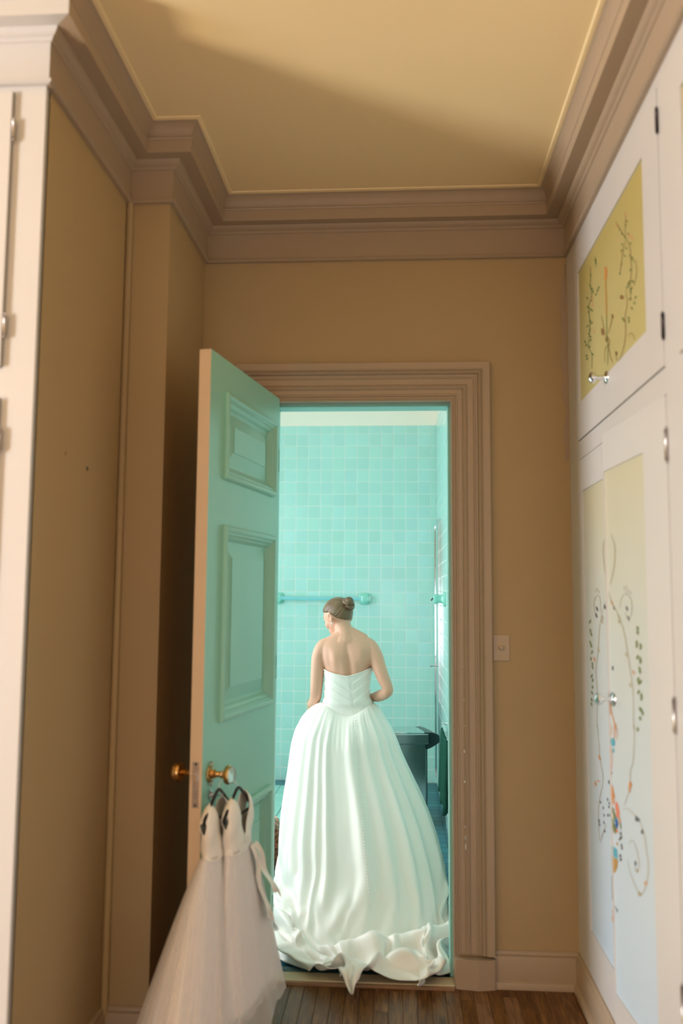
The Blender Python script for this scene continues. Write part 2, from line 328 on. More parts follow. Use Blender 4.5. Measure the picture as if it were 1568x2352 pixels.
DECOR = {'upper': 'o~3123 2810,3125 2806,3127 2800,3127 2793,3128 2786,3129 2780,3131 2773,3131 2766,3130 2760,3107 2751,3101 2754,3094 2758,3089 2764,3086 2770,3087 2778,3090 2787,3095 2795,3100 2802;y~3122 2763,3123 2757,3124 2748,3124 2738,3124 2728,3124 2718,3124 2707,3123 2696,3123 2685,3123 2674,3123 2662,3123 2650,3123 2640,3122 2632,3120 2625,3118 2619,3117 2614,3104 2610,3104 2614,3104 2619,3103 2626,3103 2634,3102 2643,3101 2654,3100 2666,3100 2677,3100 2688,3102 2699,3103 2710,3104 2721,3106 2731,3107 2742,3108 2752,3109 2758;g~3113 2622,3115 2612,3117 2596,3118 2580,3119 2565,3117 2553,3114 2542,3110 2531,3109 2517,3110 2498,3112 2476,3114 2454,3116 2440,3109 2438,3106 2452,3102 2473,3099 2495,3097 2514,3098 2527,3101 2538,3105 2549,3107 2561,3108 2576,3107 2593,3106 2609,3106 2620;g~3360 2901,3358 2893,3356 2881,3354 2868,3355 2857,3358 2850,3365 2845,3371 2839,3372 2831,3366 2820,3354 2806,3344 2793,3342 2782,3352 2774,3370 2769,3390 2763,3402 2754,3403 2741,3397 2725,3390 2709,3386 2693,3387 2678,3390 2663,3394 2649,3398 2636,3406 2625,3415 2616,3423 2608,3423 2598,3412 2586,3393 2575,3375 2563,3362 2551,3359 2537,3361 2520,3365 2506,3367 2495,3362 2494,3359 2504,3355 2519,3353 2535,3356 2550,3368 2562,3387 2574,3405 2585,3415 2596,3414 2605,3406 2614,3397 2622,3389 2633,3384 2646,3380 2660,3377 2675,3376 2690,3380 2706,3387 2722,3393 2738,3392 2750,3380 2759,3361 2765,3343 2770,3333 2778,3335 2790,3346 2804,3357 2817,3364 2828,3363 2836,3357 2842,3351 2847,3348 2854,3348 2866,3350 2878,3352 2891,3354 2899;g~3266 2909,3267 2900,3268 2886,3267 2872,3266 2862,3261 2860,3259 2868,3258 2882,3259 2896,3260 2907;b~2720 2669,2719 2661,2717 2650,2716 2637,2718 2627,2724 2619,2734 2612,2744 2606,2750 2602,2746 2600,2739 2604,2728 2609,2718 2616,2711 2624,2710 2634,2711 2647,2714 2659,2716 2668;b~2847 2621,2844 2611,2839 2596,2836 2581,2835 2568,2840 2560,2847 2554,2855 2548,2861 2539,2862 2524,2862 2506,2861 2488,2866 2472,2876 2457,2892 2442,2908 2430,2924 2421,2940 2417,2956 2416,2969 2418,2977 2421,2983 2427,2985 2437,2985 2447,2985 2454,2990 2455,2990 2448,2990 2438,2989 2428,2982 2421,2968 2416,2951 2414,2934 2414,2917 2418,2901 2427,2884 2440,2869 2454,2858 2470,2854 2486,2854 2504,2855 2522,2854 2536,2848 2546,2841 2552,2833 2558,2829 2566,2830 2579,2834 2595,2839 2609,2842 2620;b~3192 2648,3188 2642,3184 2633,3178 2622,3171 2611,3164 2598,3157 2583,3149 2568,3140 2556,3127 2547,3112 2541,3101 2537,3093 2533,3087 2526,3083 2518,3081 2511,3084 2507,3093 2508,3109 2511,3129 2515,3143 2513,3151 2503,3155 2488,3158 2474,3159 2463,3154 2462,3152 2472,3149 2487,3144 2501,3136 2510,3123 2512,3107 2509,3089 2505,3076 2504,3072 2509,3074 2516,3078 2524,3085 2531,3096 2538,3109 2542,3121 2547,3131 2554,3141 2566,3149 2580,3157 2596,3164 2609,3171 2621,3177 2631,3183 2640,3187 2647;b~3027 2600,3032 2595,3039 2588,3047 2581,3054 2574,3064 2567,3074 2560,3084 2554,3090 2550,3085 2548,3078 2552,3067 2558,3056 2564,3046 2571,3038 2578,3031 2586,3026 2593,3022 2598;b~2833 2459,2823 2459,2810 2460,2796 2459,2787 2458,2779 2452,2771 2442,2763 2432,2757 2425,2754 2425,2758 2431,2764 2441,2773 2450,2784 2458,2800 2462,2814 2462,2828 2461,2836 2461;b~2824 2875,2828 2862,2834 2844,2839 2824,2838 2805,2828 2789,2812 2774,2796 2759,2785 2742,2779 2724,2776 2704,2775 2684,2776 2665,2780 2649,2787 2634,2794 2619,2798 2606,2796 2592,2790 2579,2785 2568,2780 2560,2776 2559,2780 2566,2786 2577,2790 2590,2792 2604,2788 2617,2781 2631,2773 2646,2769 2663,2768 2681,2769 2701,2772 2721,2778 2740,2790 2757,2806 2772,2822 2787,2832 2803,2833 2821,2829 2842,2823 2860,2820 2873;b~2956 2904,2933 2883,2899 2852,2865 2821,2841 2800,2838 2800,2859 2820,2892 2850,2926 2881,2952 2903;b~2838 2788,2846 2782,2857 2774,2870 2764,2881 2753,2891 2740,2902 2726,2911 2712,2917 2703,2913 2701,2905 2710,2895 2723,2884 2737,2873 2750,2862 2760,2851 2771,2841 2780,2834 2786;b~3094 2513,3091 2504,3088 2490,3083 2476,3077 2464,3069 2454,3059 2444,3050 2436,3043 2431,3038 2430,3044 2436,3052 2443,3060 2452,3068 2462,3074 2474,3080 2488,3085 2502,3089 2511;g3278 2902,3280 2898,3272 2891,3251 2880,3249 2884,3259 2893;g3280 2891,3278 2886,3266 2877,3244 2866,3246 2873,3260 2882;g3357 2875,3365 2873,3362 2867,3343 2856,3335 2858,3341 2865;g3381 2840,3381 2835,3370 2827,3347 2816,3347 2822,3360 2831;g3355 2817,3352 2811,3339 2802,3315 2792,3319 2800,3334 2808;g3322 2794,3330 2792,3327 2786,3309 2776,3301 2778,3306 2785;g3255 2758,3274 2763,3286 2763,3286 2758,3264 2752,3254 2753;g3212 2770,3229 2773,3238 2772,3234 2765,3214 2761,3208 2764;g3234 2766,3250 2770,3258 2768,3253 2760,3234 2757,3228 2760;g3430 2806,3432 2802,3423 2794,3400 2783,3398 2788,3410 2797;g3346 2771,3358 2771,3360 2766,3346 2756,3332 2757,3334 2762;g3427 2769,3431 2765,3423 2758,3401 2747,3397 2752,3407 2760;g3393 2750,3394 2745,3383 2738,3360 2727,3360 2733,3373 2742;g3362 2732,3360 2726,3348 2718,3324 2709,3327 2715,3341 2724;g3389 2699,3391 2694,3382 2687,3359 2677,3358 2682,3369 2690;g3331 2672,3351 2676,3364 2677,3365 2671,3341 2666,3331 2667;g3412 2686,3432 2689,3443 2688,3439 2681,3416 2677,3408 2679;g3372 2657,3391 2660,3401 2659,3397 2652,3376 2648,3368 2651;g3388 2649,3407 2652,3417 2650,3412 2643,3390 2640,3383 2642;g3396 2638,3397 2633,3387 2626,3364 2616,3363 2622,3376 2630;g3486 2645,3492 2641,3485 2634,3463 2624,3458 2629,3467 2636;g3450 2621,3466 2622,3470 2618,3458 2609,3441 2609,3440 2613;g3389 2595,3406 2596,3414 2594,3407 2586,3387 2584,3382 2588;g3436 2572,3457 2576,3468 2575,3466 2568,3443 2564,3434 2566;g3426 2556,3447 2560,3460 2559,3458 2553,3434 2549,3425 2551;g3365 2557,3363 2552,3350 2544,3326 2536,3329 2542,3344 2550;g3396 2739,3410 2740,3414 2737,3402 2727,3386 2726,3385 2731;g3368 2616,3384 2617,3390 2614,3381 2606,3363 2605,3360 2609;r3357 2900,3368 2900,3370 2895,3358 2885,3346 2885,3346 2891;r3343 2774,3349 2771,3346 2764,3329 2753,3322 2757,3328 2764;r3327 2746,3338 2745,3339 2740,3327 2730,3315 2731,3316 2738;r3316 2636,3321 2632,3316 2625,3299 2615,3294 2619,3301 2627;g2745 2695,2760 2700,2771 2700,2772 2695,2754 2690,2745 2691;g2769 2667,2784 2670,2793 2670,2792 2664,2775 2660,2768 2661;g2798 2637,2808 2637,2809 2632,2799 2624,2788 2624,2789 2630;g2822 2638,2826 2634,2821 2628,2805 2618,2801 2623,2808 2630;g2816 2625,2832 2629,2842 2629,2842 2623,2824 2619,2816 2620;g2786 2598,2796 2598,2798 2594,2789 2585,2777 2586,2778 2591;g2787 2576,2802 2579,2812 2578,2811 2573,2793 2569,2786 2571;g2718 2557,2733 2560,2741 2559,2740 2553,2723 2550,2717 2552;g2750 2550,2758 2549,2759 2545,2748 2536,2738 2538,2740 2543;g2783 2544,2789 2542,2787 2537,2774 2528,2766 2531,2771 2537;g2817 2523,2828 2522,2831 2519,2822 2511,2809 2511,2809 2516;g2821 2513,2828 2511,2827 2506,2813 2497,2806 2500,2810 2506;g2903 2548,2902 2543,2894 2536,2874 2528,2875 2534,2886 2541;g2888 2537,2892 2534,2887 2528,2870 2519,2866 2523,2873 2530;g2767 2604,2781 2606,2789 2605,2787 2598,2770 2596,2764 2598;g2777 2630,2774 2624,2763 2616,2744 2608,2748 2615,2760 2623;b2902 2626,2922 2626,2921 2619,2892 2604,2870 2604,2876 2612;b3188 2601,3203 2599,3201 2591,3176 2577,3160 2580,3166 2589;b3183 2589,3198 2587,3196 2579,3171 2565,3155 2568,3161 2577;b3033 2604,3044 2601,3041 2593,3022 2581,3010 2584,3016 2593;b2994 2459,3004 2455,3002 2448,2983 2436,2972 2440,2977 2449;b3131 2549,3142 2546,3140 2538,3119 2525,3107 2529,3113 2538;g2822 2851,2821 2847,2812 2840,2797 2833,2799 2838,2809 2845;g2823 2839,2833 2840,2835 2838,2828 2831,2817 2829,2816 2832;g2908 2861,2912 2859,2907 2853,2893 2845,2889 2848,2896 2854;g2876 2833,2885 2833,2886 2830,2876 2822,2866 2822,2868 2826;g2841 2807,2848 2807,2848 2803,2837 2795,2829 2796,2832 2800;g2803 2801,2807 2799,2804 2794,2792 2786,2787 2788,2792 2794;g2761 2750,2774 2755,2783 2756,2784 2752,2769 2747,2762 2747;g2885 2799,2887 2796,2881 2790,2866 2782,2864 2786,2872 2792;g2826 2762,2832 2761,2830 2756,2819 2749,2812 2750,2816 2755;g2793 2722,2795 2719,2789 2713,2775 2706,2774 2710,2781 2715;g2883 2777,2893 2778,2896 2776,2889 2769,2877 2767,2876 2771;g2853 2746,2856 2744,2852 2739,2838 2731,2834 2734,2841 2740;g2896 2734,2901 2733,2898 2728,2885 2720,2879 2722,2884 2728;g2906 2706,2919 2709,2924 2707,2919 2701,2905 2698,2902 2701;g2775 2704,2779 2702,2776 2697,2764 2690,2759 2692,2764 2697;g2772 2668,2780 2668,2782 2665,2773 2658,2764 2658,2764 2662;g2728 2678,2740 2682,2747 2682,2746 2677,2732 2674,2727 2674;g2825 2636,2824 2632,2817 2627,2802 2620,2803 2625,2812 2631;g2797 2609,2796 2605,2788 2599,2773 2593,2775 2598,2784 2604;r2836 2885,2841 2882,2836 2874,2820 2863,2815 2866,2822 2875;r2938 2896,2952 2897,2956 2894,2948 2884,2933 2882,2931 2887;r2752 2769,2762 2769,2764 2764,2754 2755,2743 2755,2743 2761;r2790 2792,2794 2788,2790 2781,2774 2771,2770 2775,2776 2782',
 'far': 't~3222 1824,3229 1820,3240 1814,3251 1806,3257 1795,3259 1781,3258 1765,3255 1748,3250 1732,3243 1716,3235 1699,3226 1685,3220 1675,3214 1675,3218 1685,3225 1699,3233 1716,3239 1732,3243 1748,3246 1765,3247 1781,3246 1794,3240 1804,3231 1813,3221 1819,3215 1823;t~3241 1592,3251 1585,3266 1575,3282 1563,3297 1551,3308 1540,3319 1528,3330 1515,3340 1499,3349 1479,3358 1456,3367 1432,3377 1409,3388 1388,3401 1368,3413 1349,3420 1329,3419 1309,3414 1291,3408 1271,3405 1247,3408 1215,3413 1177,3419 1142,3423 1117,3417 1118,3412 1143,3406 1178,3400 1216,3396 1248,3398 1272,3404 1292,3409 1310,3409 1330,3402 1350,3390 1369,3377 1389,3365 1409,3356 1432,3347 1456,3338 1479,3329 1500,3320 1515,3310 1528,3300 1540,3288 1551,3275 1563,3259 1574,3245 1585,3235 1592;t~3313 1550,3312 1560,3311 1575,3311 1590,3314 1601,3322 1609,3335 1614,3350 1618,3367 1618,3383 1614,3399 1608,3413 1599,3423 1591,3428 1583,3428 1574,3426 1566,3422 1558,3416 1551,3406 1545,3396 1540,3390 1536,3385 1537,3391 1540,3400 1546,3408 1552,3414 1559,3418 1566,3419 1575,3418 1583,3414 1591,3404 1599,3390 1607,3375 1613,3363 1616,3354 1616,3342 1613,3330 1608,3322 1601,3318 1590,3317 1575,3318 1560,3318 1550;t3388 1641,3392 1636,3391 1631,3383 1626,3378 1631,3380 1636;t3365 1647,3370 1642,3369 1637,3361 1632,3356 1637,3358 1643;t3338 1637,3343 1633,3342 1627,3334 1622,3329 1628,3331 1633;k3257 1584,3263 1577,3256 1569,3235 1563,3229 1571,3239 1578;k3385 1576,3391 1568,3384 1561,3361 1554,3355 1563,3365 1570;k3399 1550,3405 1543,3398 1535,3375 1529,3369 1538,3379 1545;t3301 1546,3307 1538,3300 1531,3279 1525,3273 1533,3282 1540;t3307 1530,3313 1522,3306 1515,3284 1509,3278 1518,3288 1525;r3449 1381,3455 1373,3448 1366,3424 1361,3418 1370,3428 1377;t3376 1423,3381 1415,3375 1408,3352 1402,3346 1411,3356 1418;g3482 1524,3502 1518,3514 1512,3513 1504,3490 1511,3481 1518;g3501 1487,3510 1481,3508 1474,3492 1468,3482 1476,3487 1482;g3497 1474,3499 1467,3490 1461,3468 1456,3466 1464,3477 1470;g3514 1440,3517 1433,3509 1427,3488 1422,3485 1430,3495 1436;g3496 1429,3502 1423,3496 1416,3477 1411,3471 1419,3479 1425;g3464 1406,3481 1400,3489 1393,3484 1386,3464 1394,3459 1400;g3500 1378,3509 1371,3508 1365,3493 1359,3482 1367,3486 1373;g3476 1360,3484 1353,3482 1347,3465 1342,3457 1349,3462 1356;g3484 1346,3488 1339,3481 1333,3461 1329,3456 1337,3466 1342;g3475 1314,3495 1307,3507 1300,3506 1293,3483 1300,3474 1308;g3475 1298,3486 1291,3486 1284,3472 1279,3461 1287,3463 1293;g3487 1270,3494 1264,3490 1257,3471 1253,3464 1261,3471 1267;g3502 1246,3505 1239,3498 1234,3476 1230,3473 1238,3483 1243;g3512 1218,3515 1212,3508 1206,3486 1203,3483 1211,3493 1216;g3513 1202,3519 1195,3514 1189,3494 1186,3488 1194,3496 1199;k3247 958,3255 952,3254 946,3242 942,3234 950,3237 956;k3252 881,3257 876,3255 872,3243 870,3238 876,3242 880;k3277 889,3282 883,3279 879,3267 877,3262 884,3266 887;k3258 867,3263 862,3260 857,3249 856,3243 862,3248 866;k3389 854,3394 848,3391 844,3379 842,3373 848,3378 852;k3345 844,3350 838,3348 834,3336 832,3330 838,3334 842;k3338 819,3342 813,3340 809,3328 807,3322 814,3327 818;k3418 780,3424 774,3421 769,3408 768,3402 774,3407 778;k3412 768,3417 762,3415 757,3402 756,3396 763,3401 766;k3340 792,3345 786,3343 782,3330 780,3325 787,3329 791;k3331 765,3336 759,3334 755,3321 753,3316 760,3320 764;k3282 832,3287 827,3285 822,3273 821,3267 827,3272 831;k3254 839,3258 834,3256 829,3244 828,3239 834,3243 838;t~3412 1131,3410 1120,3406 1104,3401 1086,3396 1069,3393 1052,3390 1035,3386 1018,3381 1003,3371 990,3359 979,3348 968,3341 957,3339 947,3341 938,3345 927,3352 915,3364 900,3381 882,3398 864,3411 845,3420 827,3426 809,3431 790,3432 772,3430 753,3425 732,3419 715,3415 702,3410 704,3413 716,3418 734,3423 755,3425 774,3422 792,3418 811,3411 829,3402 847,3388 865,3371 884,3355 901,3343 917,3335 929,3331 940,3329 949,3331 959,3338 970,3350 981,3362 992,3372 1005,3377 1020,3382 1037,3385 1054,3389 1070,3394 1087,3399 1105,3403 1121,3407 1132;o3402 1019,3403 1010,3392 1004,3365 1001,3364 1011,3378 1016;r3471 908,3480 899,3476 892,3455 889,3445 900,3452 906;r3454 914,3434 914,3407 917,3376 924,3399 924,3427 920;b~3395 701,3388 708,3377 719,3365 730,3353 742,3339 754,3324 768,3309 780,3300 788,3304 788,3315 779,3330 767,3347 753,3361 740,3373 729,3384 717,3394 707,3400 700',
 'near': 't~536 1818,528 1811,517 1800,506 1787,500 1773,500 1759,502 1742,507 1725,514 1709,524 1693,537 1676,549 1661,558 1650,552 1650,542 1660,528 1675,514 1692,504 1708,497 1724,491 1742,489 1758,490 1773,497 1787,509 1800,521 1811,530 1819;t~578 1624,571 1617,562 1607,551 1596,539 1587,527 1578,514 1571,500 1564,488 1556,477 1549,467 1542,457 1534,447 1524,438 1512,428 1497,418 1482,410 1466,402 1449,394 1431,388 1413,382 1398,377 1386,372 1377,368 1368,364 1357,361 1345,357 1332,354 1316,352 1298,352 1274,353 1245,355 1218,356 1199,351 1200,350 1219,348 1246,347 1275,347 1299,348 1317,351 1332,354 1346,358 1358,361 1369,365 1378,369 1388,374 1399,380 1414,387 1432,394 1450,402 1467,410 1483,420 1498,430 1512,440 1525,449 1535,460 1543,470 1550,481 1557,494 1565,507 1572,521 1580,533 1587,545 1597,556 1608,566 1618,573 1624;t~455 1574,452 1580,448 1590,442 1599,435 1607,426 1611,416 1615,405 1617,395 1617,383 1615,370 1611,358 1606,349 1601,344 1596,342 1589,342 1582,343 1575,345 1567,347 1559,352 1551,357 1546,364 1543,374 1542,383 1542,390 1543,395 1546,398 1551,400 1557,401 1561,404 1561,403 1557,401 1551,398 1546,393 1542,384 1540,373 1540,362 1542,352 1545,347 1551,342 1559,339 1567,338 1575,337 1582,337 1589,339 1596,344 1602,353 1607,366 1612,380 1616,394 1618,406 1618,419 1616,430 1612,439 1607,446 1600,452 1590,456 1580,459 1574;t411 1643,414 1639,413 1635,408 1630,405 1635,406 1639;t389 1648,392 1644,392 1640,387 1636,384 1640,385 1645;t378 1637,380 1634,380 1629,375 1625,372 1629,374 1634;t354 1629,357 1625,356 1621,352 1617,349 1621,350 1625;t391 1627,394 1623,393 1618,389 1614,386 1619,387 1623;k394 1582,398 1575,394 1569,381 1563,377 1570,383 1577;k527 1583,530 1576,526 1569,512 1564,508 1571,514 1578;k382 1550,386 1544,382 1538,368 1532,365 1539,370 1546;r548 1600,552 1593,548 1586,533 1580,529 1588,535 1594;t480 1555,483 1549,479 1542,465 1537,461 1544,467 1550;t476 1538,480 1532,476 1526,462 1520,458 1528,464 1534;t412 1435,415 1428,411 1422,398 1417,394 1425,400 1431;t382 1341,385 1335,381 1329,368 1325,365 1332,370 1338;r346 1384,350 1378,346 1372,333 1367,330 1374,335 1380;g295 1522,303 1516,302 1510,290 1505,282 1512,285 1517;g299 1508,304 1502,302 1497,289 1492,282 1499,287 1505;g305 1477,314 1472,316 1466,305 1460,295 1467,296 1473;g277 1470,281 1464,277 1459,263 1455,258 1462,264 1467;g300 1468,311 1463,315 1457,308 1451,295 1457,293 1463;g263 1464,276 1459,282 1453,278 1447,263 1452,259 1458;g293 1434,306 1429,313 1423,309 1416,294 1422,289 1428;g274 1430,285 1425,290 1419,283 1413,270 1419,268 1425;g266 1421,279 1416,286 1411,282 1404,267 1410,262 1416;g292 1399,296 1393,292 1388,277 1384,273 1391,279 1396;g284 1391,292 1385,290 1379,278 1375,271 1382,274 1387;g290 1367,304 1362,311 1356,307 1350,292 1356,287 1362;g273 1361,285 1356,290 1350,284 1344,270 1350,268 1356;g296 1357,305 1351,305 1345,294 1340,285 1347,287 1353;g291 1329,304 1323,311 1317,307 1311,292 1317,287 1323;g273 1321,283 1315,286 1309,278 1304,266 1310,266 1316;g269 1312,281 1307,286 1300,281 1295,267 1301,264 1307;g293 1278,300 1272,299 1266,287 1262,279 1269,282 1275;g280 1274,286 1268,284 1262,271 1259,264 1266,268 1271;g269 1268,277 1262,278 1256,268 1252,258 1259,260 1264;g296 1249,302 1243,299 1238,285 1235,279 1242,284 1247;g316 1214,324 1207,324 1201,313 1198,304 1205,306 1210;o~573 1271,577 1264,582 1255,586 1244,588 1235,585 1228,580 1222,573 1216,566 1210,559 1200,550 1189,541 1179,535 1172,528 1174,532 1181,539 1192,547 1203,554 1212,560 1219,566 1225,571 1231,574 1237,574 1246,571 1256,567 1265,565 1272;r~576 1231,582 1224,590 1213,598 1201,601 1191,597 1185,588 1181,579 1177,576 1171,579 1162,587 1152,595 1140,599 1128,596 1115,589 1102,582 1089,578 1077,579 1064,583 1052,587 1039,591 1026,592 1012,593 997,594 983,594 974,590 975,590 984,589 998,587 1013,586 1027,582 1040,577 1052,572 1065,571 1078,575 1091,582 1104,589 1117,592 1129,588 1141,580 1152,572 1163,569 1172,574 1178,583 1182,592 1186,596 1192,593 1201,586 1213,578 1224,572 1232;r~550 1184,551 1179,550 1173,550 1166,550 1160,552 1153,555 1146,558 1139,559 1134,551 1135,548 1140,543 1147,539 1155,536 1162,536 1168,538 1175,541 1181,543 1185;r~533 1195,531 1191,527 1184,523 1177,520 1170,520 1163,521 1154,522 1147,523 1142,519 1142,517 1148,515 1155,513 1164,513 1171,516 1178,520 1186,526 1192,529 1196;c568 1141,588 1130,589 1120,563 1116,540 1129,545 1138;c563 1128,579 1120,580 1114,560 1112,541 1122,545 1127;c563 1110,570 1103,570 1096,559 1091,550 1100,553 1106;b590 1027,600 1022,600 1017,587 1016,576 1023,578 1026;o590 987,605 969,603 952,580 940,564 962,570 977;o582 965,602 951,602 939,576 935,554 951,559 961;r578 945,592 934,592 925,572 920,558 933,561 942;s542 942,556 925,555 909,533 900,517 919,522 934;s533 929,547 913,546 899,524 890,509 909,514 922;s537 908,548 899,548 891,532 887,520 899,523 906;g567 901,576 890,575 880,561 874,551 887,554 896;c555 892,570 880,570 870,549 865,532 880,536 889;u547 887,559 873,559 861,539 854,525 870,530 881;u552 871,564 860,563 851,547 847,535 859,538 867;g590 880,600 865,599 852,581 843,570 860,574 872;g571 862,584 848,583 836,563 829,549 845,554 856;w592 895,599 885,598 875,586 868,578 880,582 890;g579 915,586 904,584 893,572 885,565 898,569 908;o515 901,521 890,520 879,508 871,501 884,505 894;g506 884,511 874,509 865,500 857,496 868,498 878;s545 853,554 846,554 840,541 838,531 847,533 852;k506 853,516 846,516 842,504 841,493 848,495 852;k503 842,512 836,512 831,500 830,489 838,492 842;k517 832,525 826,525 822,515 821,506 828,508 831;k500 818,507 811,507 806,497 804,489 812,491 816;k496 808,503 803,503 799,494 799,485 805,487 808;k517 780,526 774,526 769,514 769,503 776,505 780;k511 770,520 764,521 759,508 759,498 766,500 770;y543 811,550 805,550 800,540 799,532 806,533 810;w604 801,611 791,610 782,598 777,590 788,593 796;o399 1036,411 1026,411 1017,394 1012,381 1024,384 1032;o409 1020,418 1010,417 1002,404 996,395 1007,398 1015;k350 942,360 933,360 926,346 922,335 932,338 939;k329 941,335 935,335 930,326 927,319 934,321 939;k301 914,309 907,309 901,298 898,289 907,291 912;k369 803,376 796,375 790,366 786,358 795,361 801;t353 784,362 777,362 772,350 771,341 779,343 783;r282 770,292 762,292 756,279 754,268 764,271 769;t342 722,352 713,352 707,339 705,328 715,330 720;t329 720,336 714,336 710,327 709,320 716,321 720;o602 586,611 571,609 557,593 548,584 566,589 579;o610 557,617 546,615 536,603 531,596 544,599 552;k564 596,567 590,567 584,561 581,557 588,559 593;c609 781,575 786,546 785,542 755,574 753,603 757;y609 748,584 750,538 754,547 730,568 708,602 690;k~610 685,611 673,612 656,612 639,611 625,610 615,608 608,604 601,598 596,588 593,575 590,563 589,554 588,552 590,560 591,572 592,584 595,593 599,598 604,602 610,604 617,606 627,607 641,607 658,607 674,607 686;t~480 928,470 931,455 936,440 941,426 943,413 944,401 942,388 940,375 939,362 937,350 936,337 935,326 932,315 927,305 922,296 915,288 906,282 895,277 882,272 868,268 856,264 846,259 837,256 828,256 817,259 803,264 788,271 772,280 757,292 743,306 730,321 718,332 712,341 711,351 714,360 720,370 726,381 731,391 736,402 742,411 749,421 757,430 768,438 777,444 784,448 782,442 776,435 766,425 756,416 747,406 740,396 734,386 728,375 724,366 718,356 712,346 708,332 710,317 718,301 730,286 744,274 759,265 773,258 789,252 805,250 819,250 830,253 839,258 848,262 858,266 870,270 884,276 897,282 908,290 917,300 924,310 929,321 934,333 937,345 939,358 940,371 941,384 942,397 944,410 946,424 945,440 942,456 937,471 932,481 929;t~377 798,376 793,375 786,373 779,371 774,368 772,363 770,358 770,351 772,345 776,340 781,335 788,332 794,331 801,332 808,334 816,338 823,342 830,348 837,354 844,361 849,369 853,378 856,387 857,396 856,406 853,414 847,421 841,426 837,423 837,418 841,411 847,403 852,397 855,390 855,382 854,373 851,366 847,359 842,352 835,347 828,343 821,340 814,337 807,336 800,337 793,340 787,344 780,350 775,354 772,356 772,360 772,364 773,367 776,370 781,372 787,373 794,374 798;t~349 1218,348 1215,347 1212,346 1205,348 1193,351 1173,356 1147,362 1121,368 1100,375 1088,383 1081,391 1075,397 1067,400 1054,401 1040,402 1026,405 1014,411 1004,418 996,426 988,434 980,442 970,450 960,457 950,463 944,459 945,454 951,446 960,437 970,429 980,421 988,412 996,405 1005,399 1015,396 1027,395 1041,393 1055,390 1068,385 1076,377 1081,369 1089,362 1101,356 1122,350 1148,346 1174,343 1194,342 1206,343 1212,345 1216,346 1219'}
def decor(which, name, mapf, parent):
    b = MB(); keys = sorted(DM); n = 0
    for item in DECOR[which].split(';'):
        c = item[0]; ps = item[1:].lstrip('~').split(','); ps = [tuple(int(q)/1000 for q in p.split()) for p in ps]; n += 1
        h = .0004 + .0001*(n % 5)
        if item[1] == '~':
            m = len(ps)//2; fs = [(i, i+1, 2*m-2-i, 2*m-1-i) for i in range(m-1)]
        else: fs = [tuple(range(len(ps)))]
        b.add([mapf(p[0], p[1], h) for p in ps], fs, keys.index(c))
    return b.build(name, [DM[k] for k in keys], parent)
def framed_door(parent, mapf, s0, s1, z0, z1, p, thick, pm, name='door', fm=None):
    """flat framed door in (s, z) with h = depth out of the wall; p = panel rectangle; recess .006"""
    fm = fm or M_cab; a0, a1, c0, c1 = p; b = MB(); hb, ht, e = 0., thick, .002
    xs = [s0, a0, a1, s1]; zs = [z0, c0, c1, z1]
    for i in range(3):
        for j in range(3):
            if i == 1 and j == 1: continue
            b.add([mapf(xs[i], zs[j], ht), mapf(xs[i+1], zs[j], ht), mapf(xs[i+1], zs[j+1], ht), mapf(xs[i], zs[j+1], ht)], [(0, 1, 2, 3)])
    r = ht-.006
    for (q0, q1) in (((a0, c0), (a1, c0)), ((a1, c0), (a1, c1)), ((a1, c1), (a0, c1)), ((a0, c1), (a0, c0))):
        b.add([mapf(*q0, ht), mapf(*q1, ht), mapf(*q1, r), mapf(*q0, r)], [(0, 1, 2, 3)])
    for (q0, q1) in (((s0, z0), (s1, z0)), ((s1, z0), (s1, z1)), ((s1, z1), (s0, z1)), ((s0, z1), (s0, z0))):
        b.add([mapf(*q0, ht), mapf(*q1, ht), mapf(*q1, hb), mapf(*q0, hb)], [(0, 1, 2, 3)])
    b.add([mapf(s0, z0, hb), mapf(s1, z0, hb), mapf(s1, z1, hb), mapf(s0, z1, hb)], [(0, 3, 2, 1)])
    d = b.build(name, fm, parent)
    b = MB(); b.add([mapf(a0, c0, r), mapf(a1, c0, r), mapf(a1, c1, r), mapf(a0, c1, r)], [(0, 1, 2, 3)])
    pn = b.build('painted_panel', pm, d)
    return d, pn
mR = lambda y, z, h: (XR-h, y, z)
def hinge(parent, mapf, s, z, m=M_darkmetal, hh=.035):
    b = MB(); c0 = Vector(mapf(s, z-hh, .006)); c1 = Vector(mapf(s, z+hh, .006)); b.tube([c0, c0.lerp(c1, .5), c1], .005, 8)
    b.tube([c0-Vector((0, 0, .006)), c0], .003, 6); b.tube([c1, c1+Vector((0, 0, .006))], .003, 6); return b.build('hinge', m, parent, smooth=True)
# face frame of the whole right-hand fitting
cab = empty('wardrobe_cabinet', (XR+.02, 3.0, 0))
b = MB(); T = .03
def rail(y0, y1, z0, z1): b.box(XR, XR+T, y0, y1, z0, z1)
UD = (2.445, 3.63, 2.252, 3.085); LDn, LDf = (2.445, 3.035), (3.035, 3.625)
zb, zt = .152, 2.176
rail(3.63, YB, 0, ZC); rail(2.318, 2.445, 0, ZC); rail(2.445, 3.63, 3.085, ZC); rail(2.445, 3.63, zt, 2.252); rail(2.445, 3.63, 0, zb)
rail(.6, .8, 0, ZC); rail(.8, 2.318, 3.085, ZC); rail(.8, 2.318, zt, 2.252); rail(.8, 2.318, 0, zb)
b.build('face_frame', M_cab, cab)
b = MB(); b.box(XR+.028, XR+.03, 2.445, 3.63, zb, zt); b.build('interior_back', M_black, cab)
tag(cab, 'cream built-in wardrobe with painted floral doors on the right wall', 'wardrobe')
mD = lambda y, z, h: (XR+.022-h, y, z)
d, pn = framed_door(cab, mD, 2.448, 3.627, 2.256, 3.081, (2.607, 3.575, 2.407, 2.957), .026, M_pan_hi, 'upper_door'); d['label'] = 'upper door with olive gold painted panel'
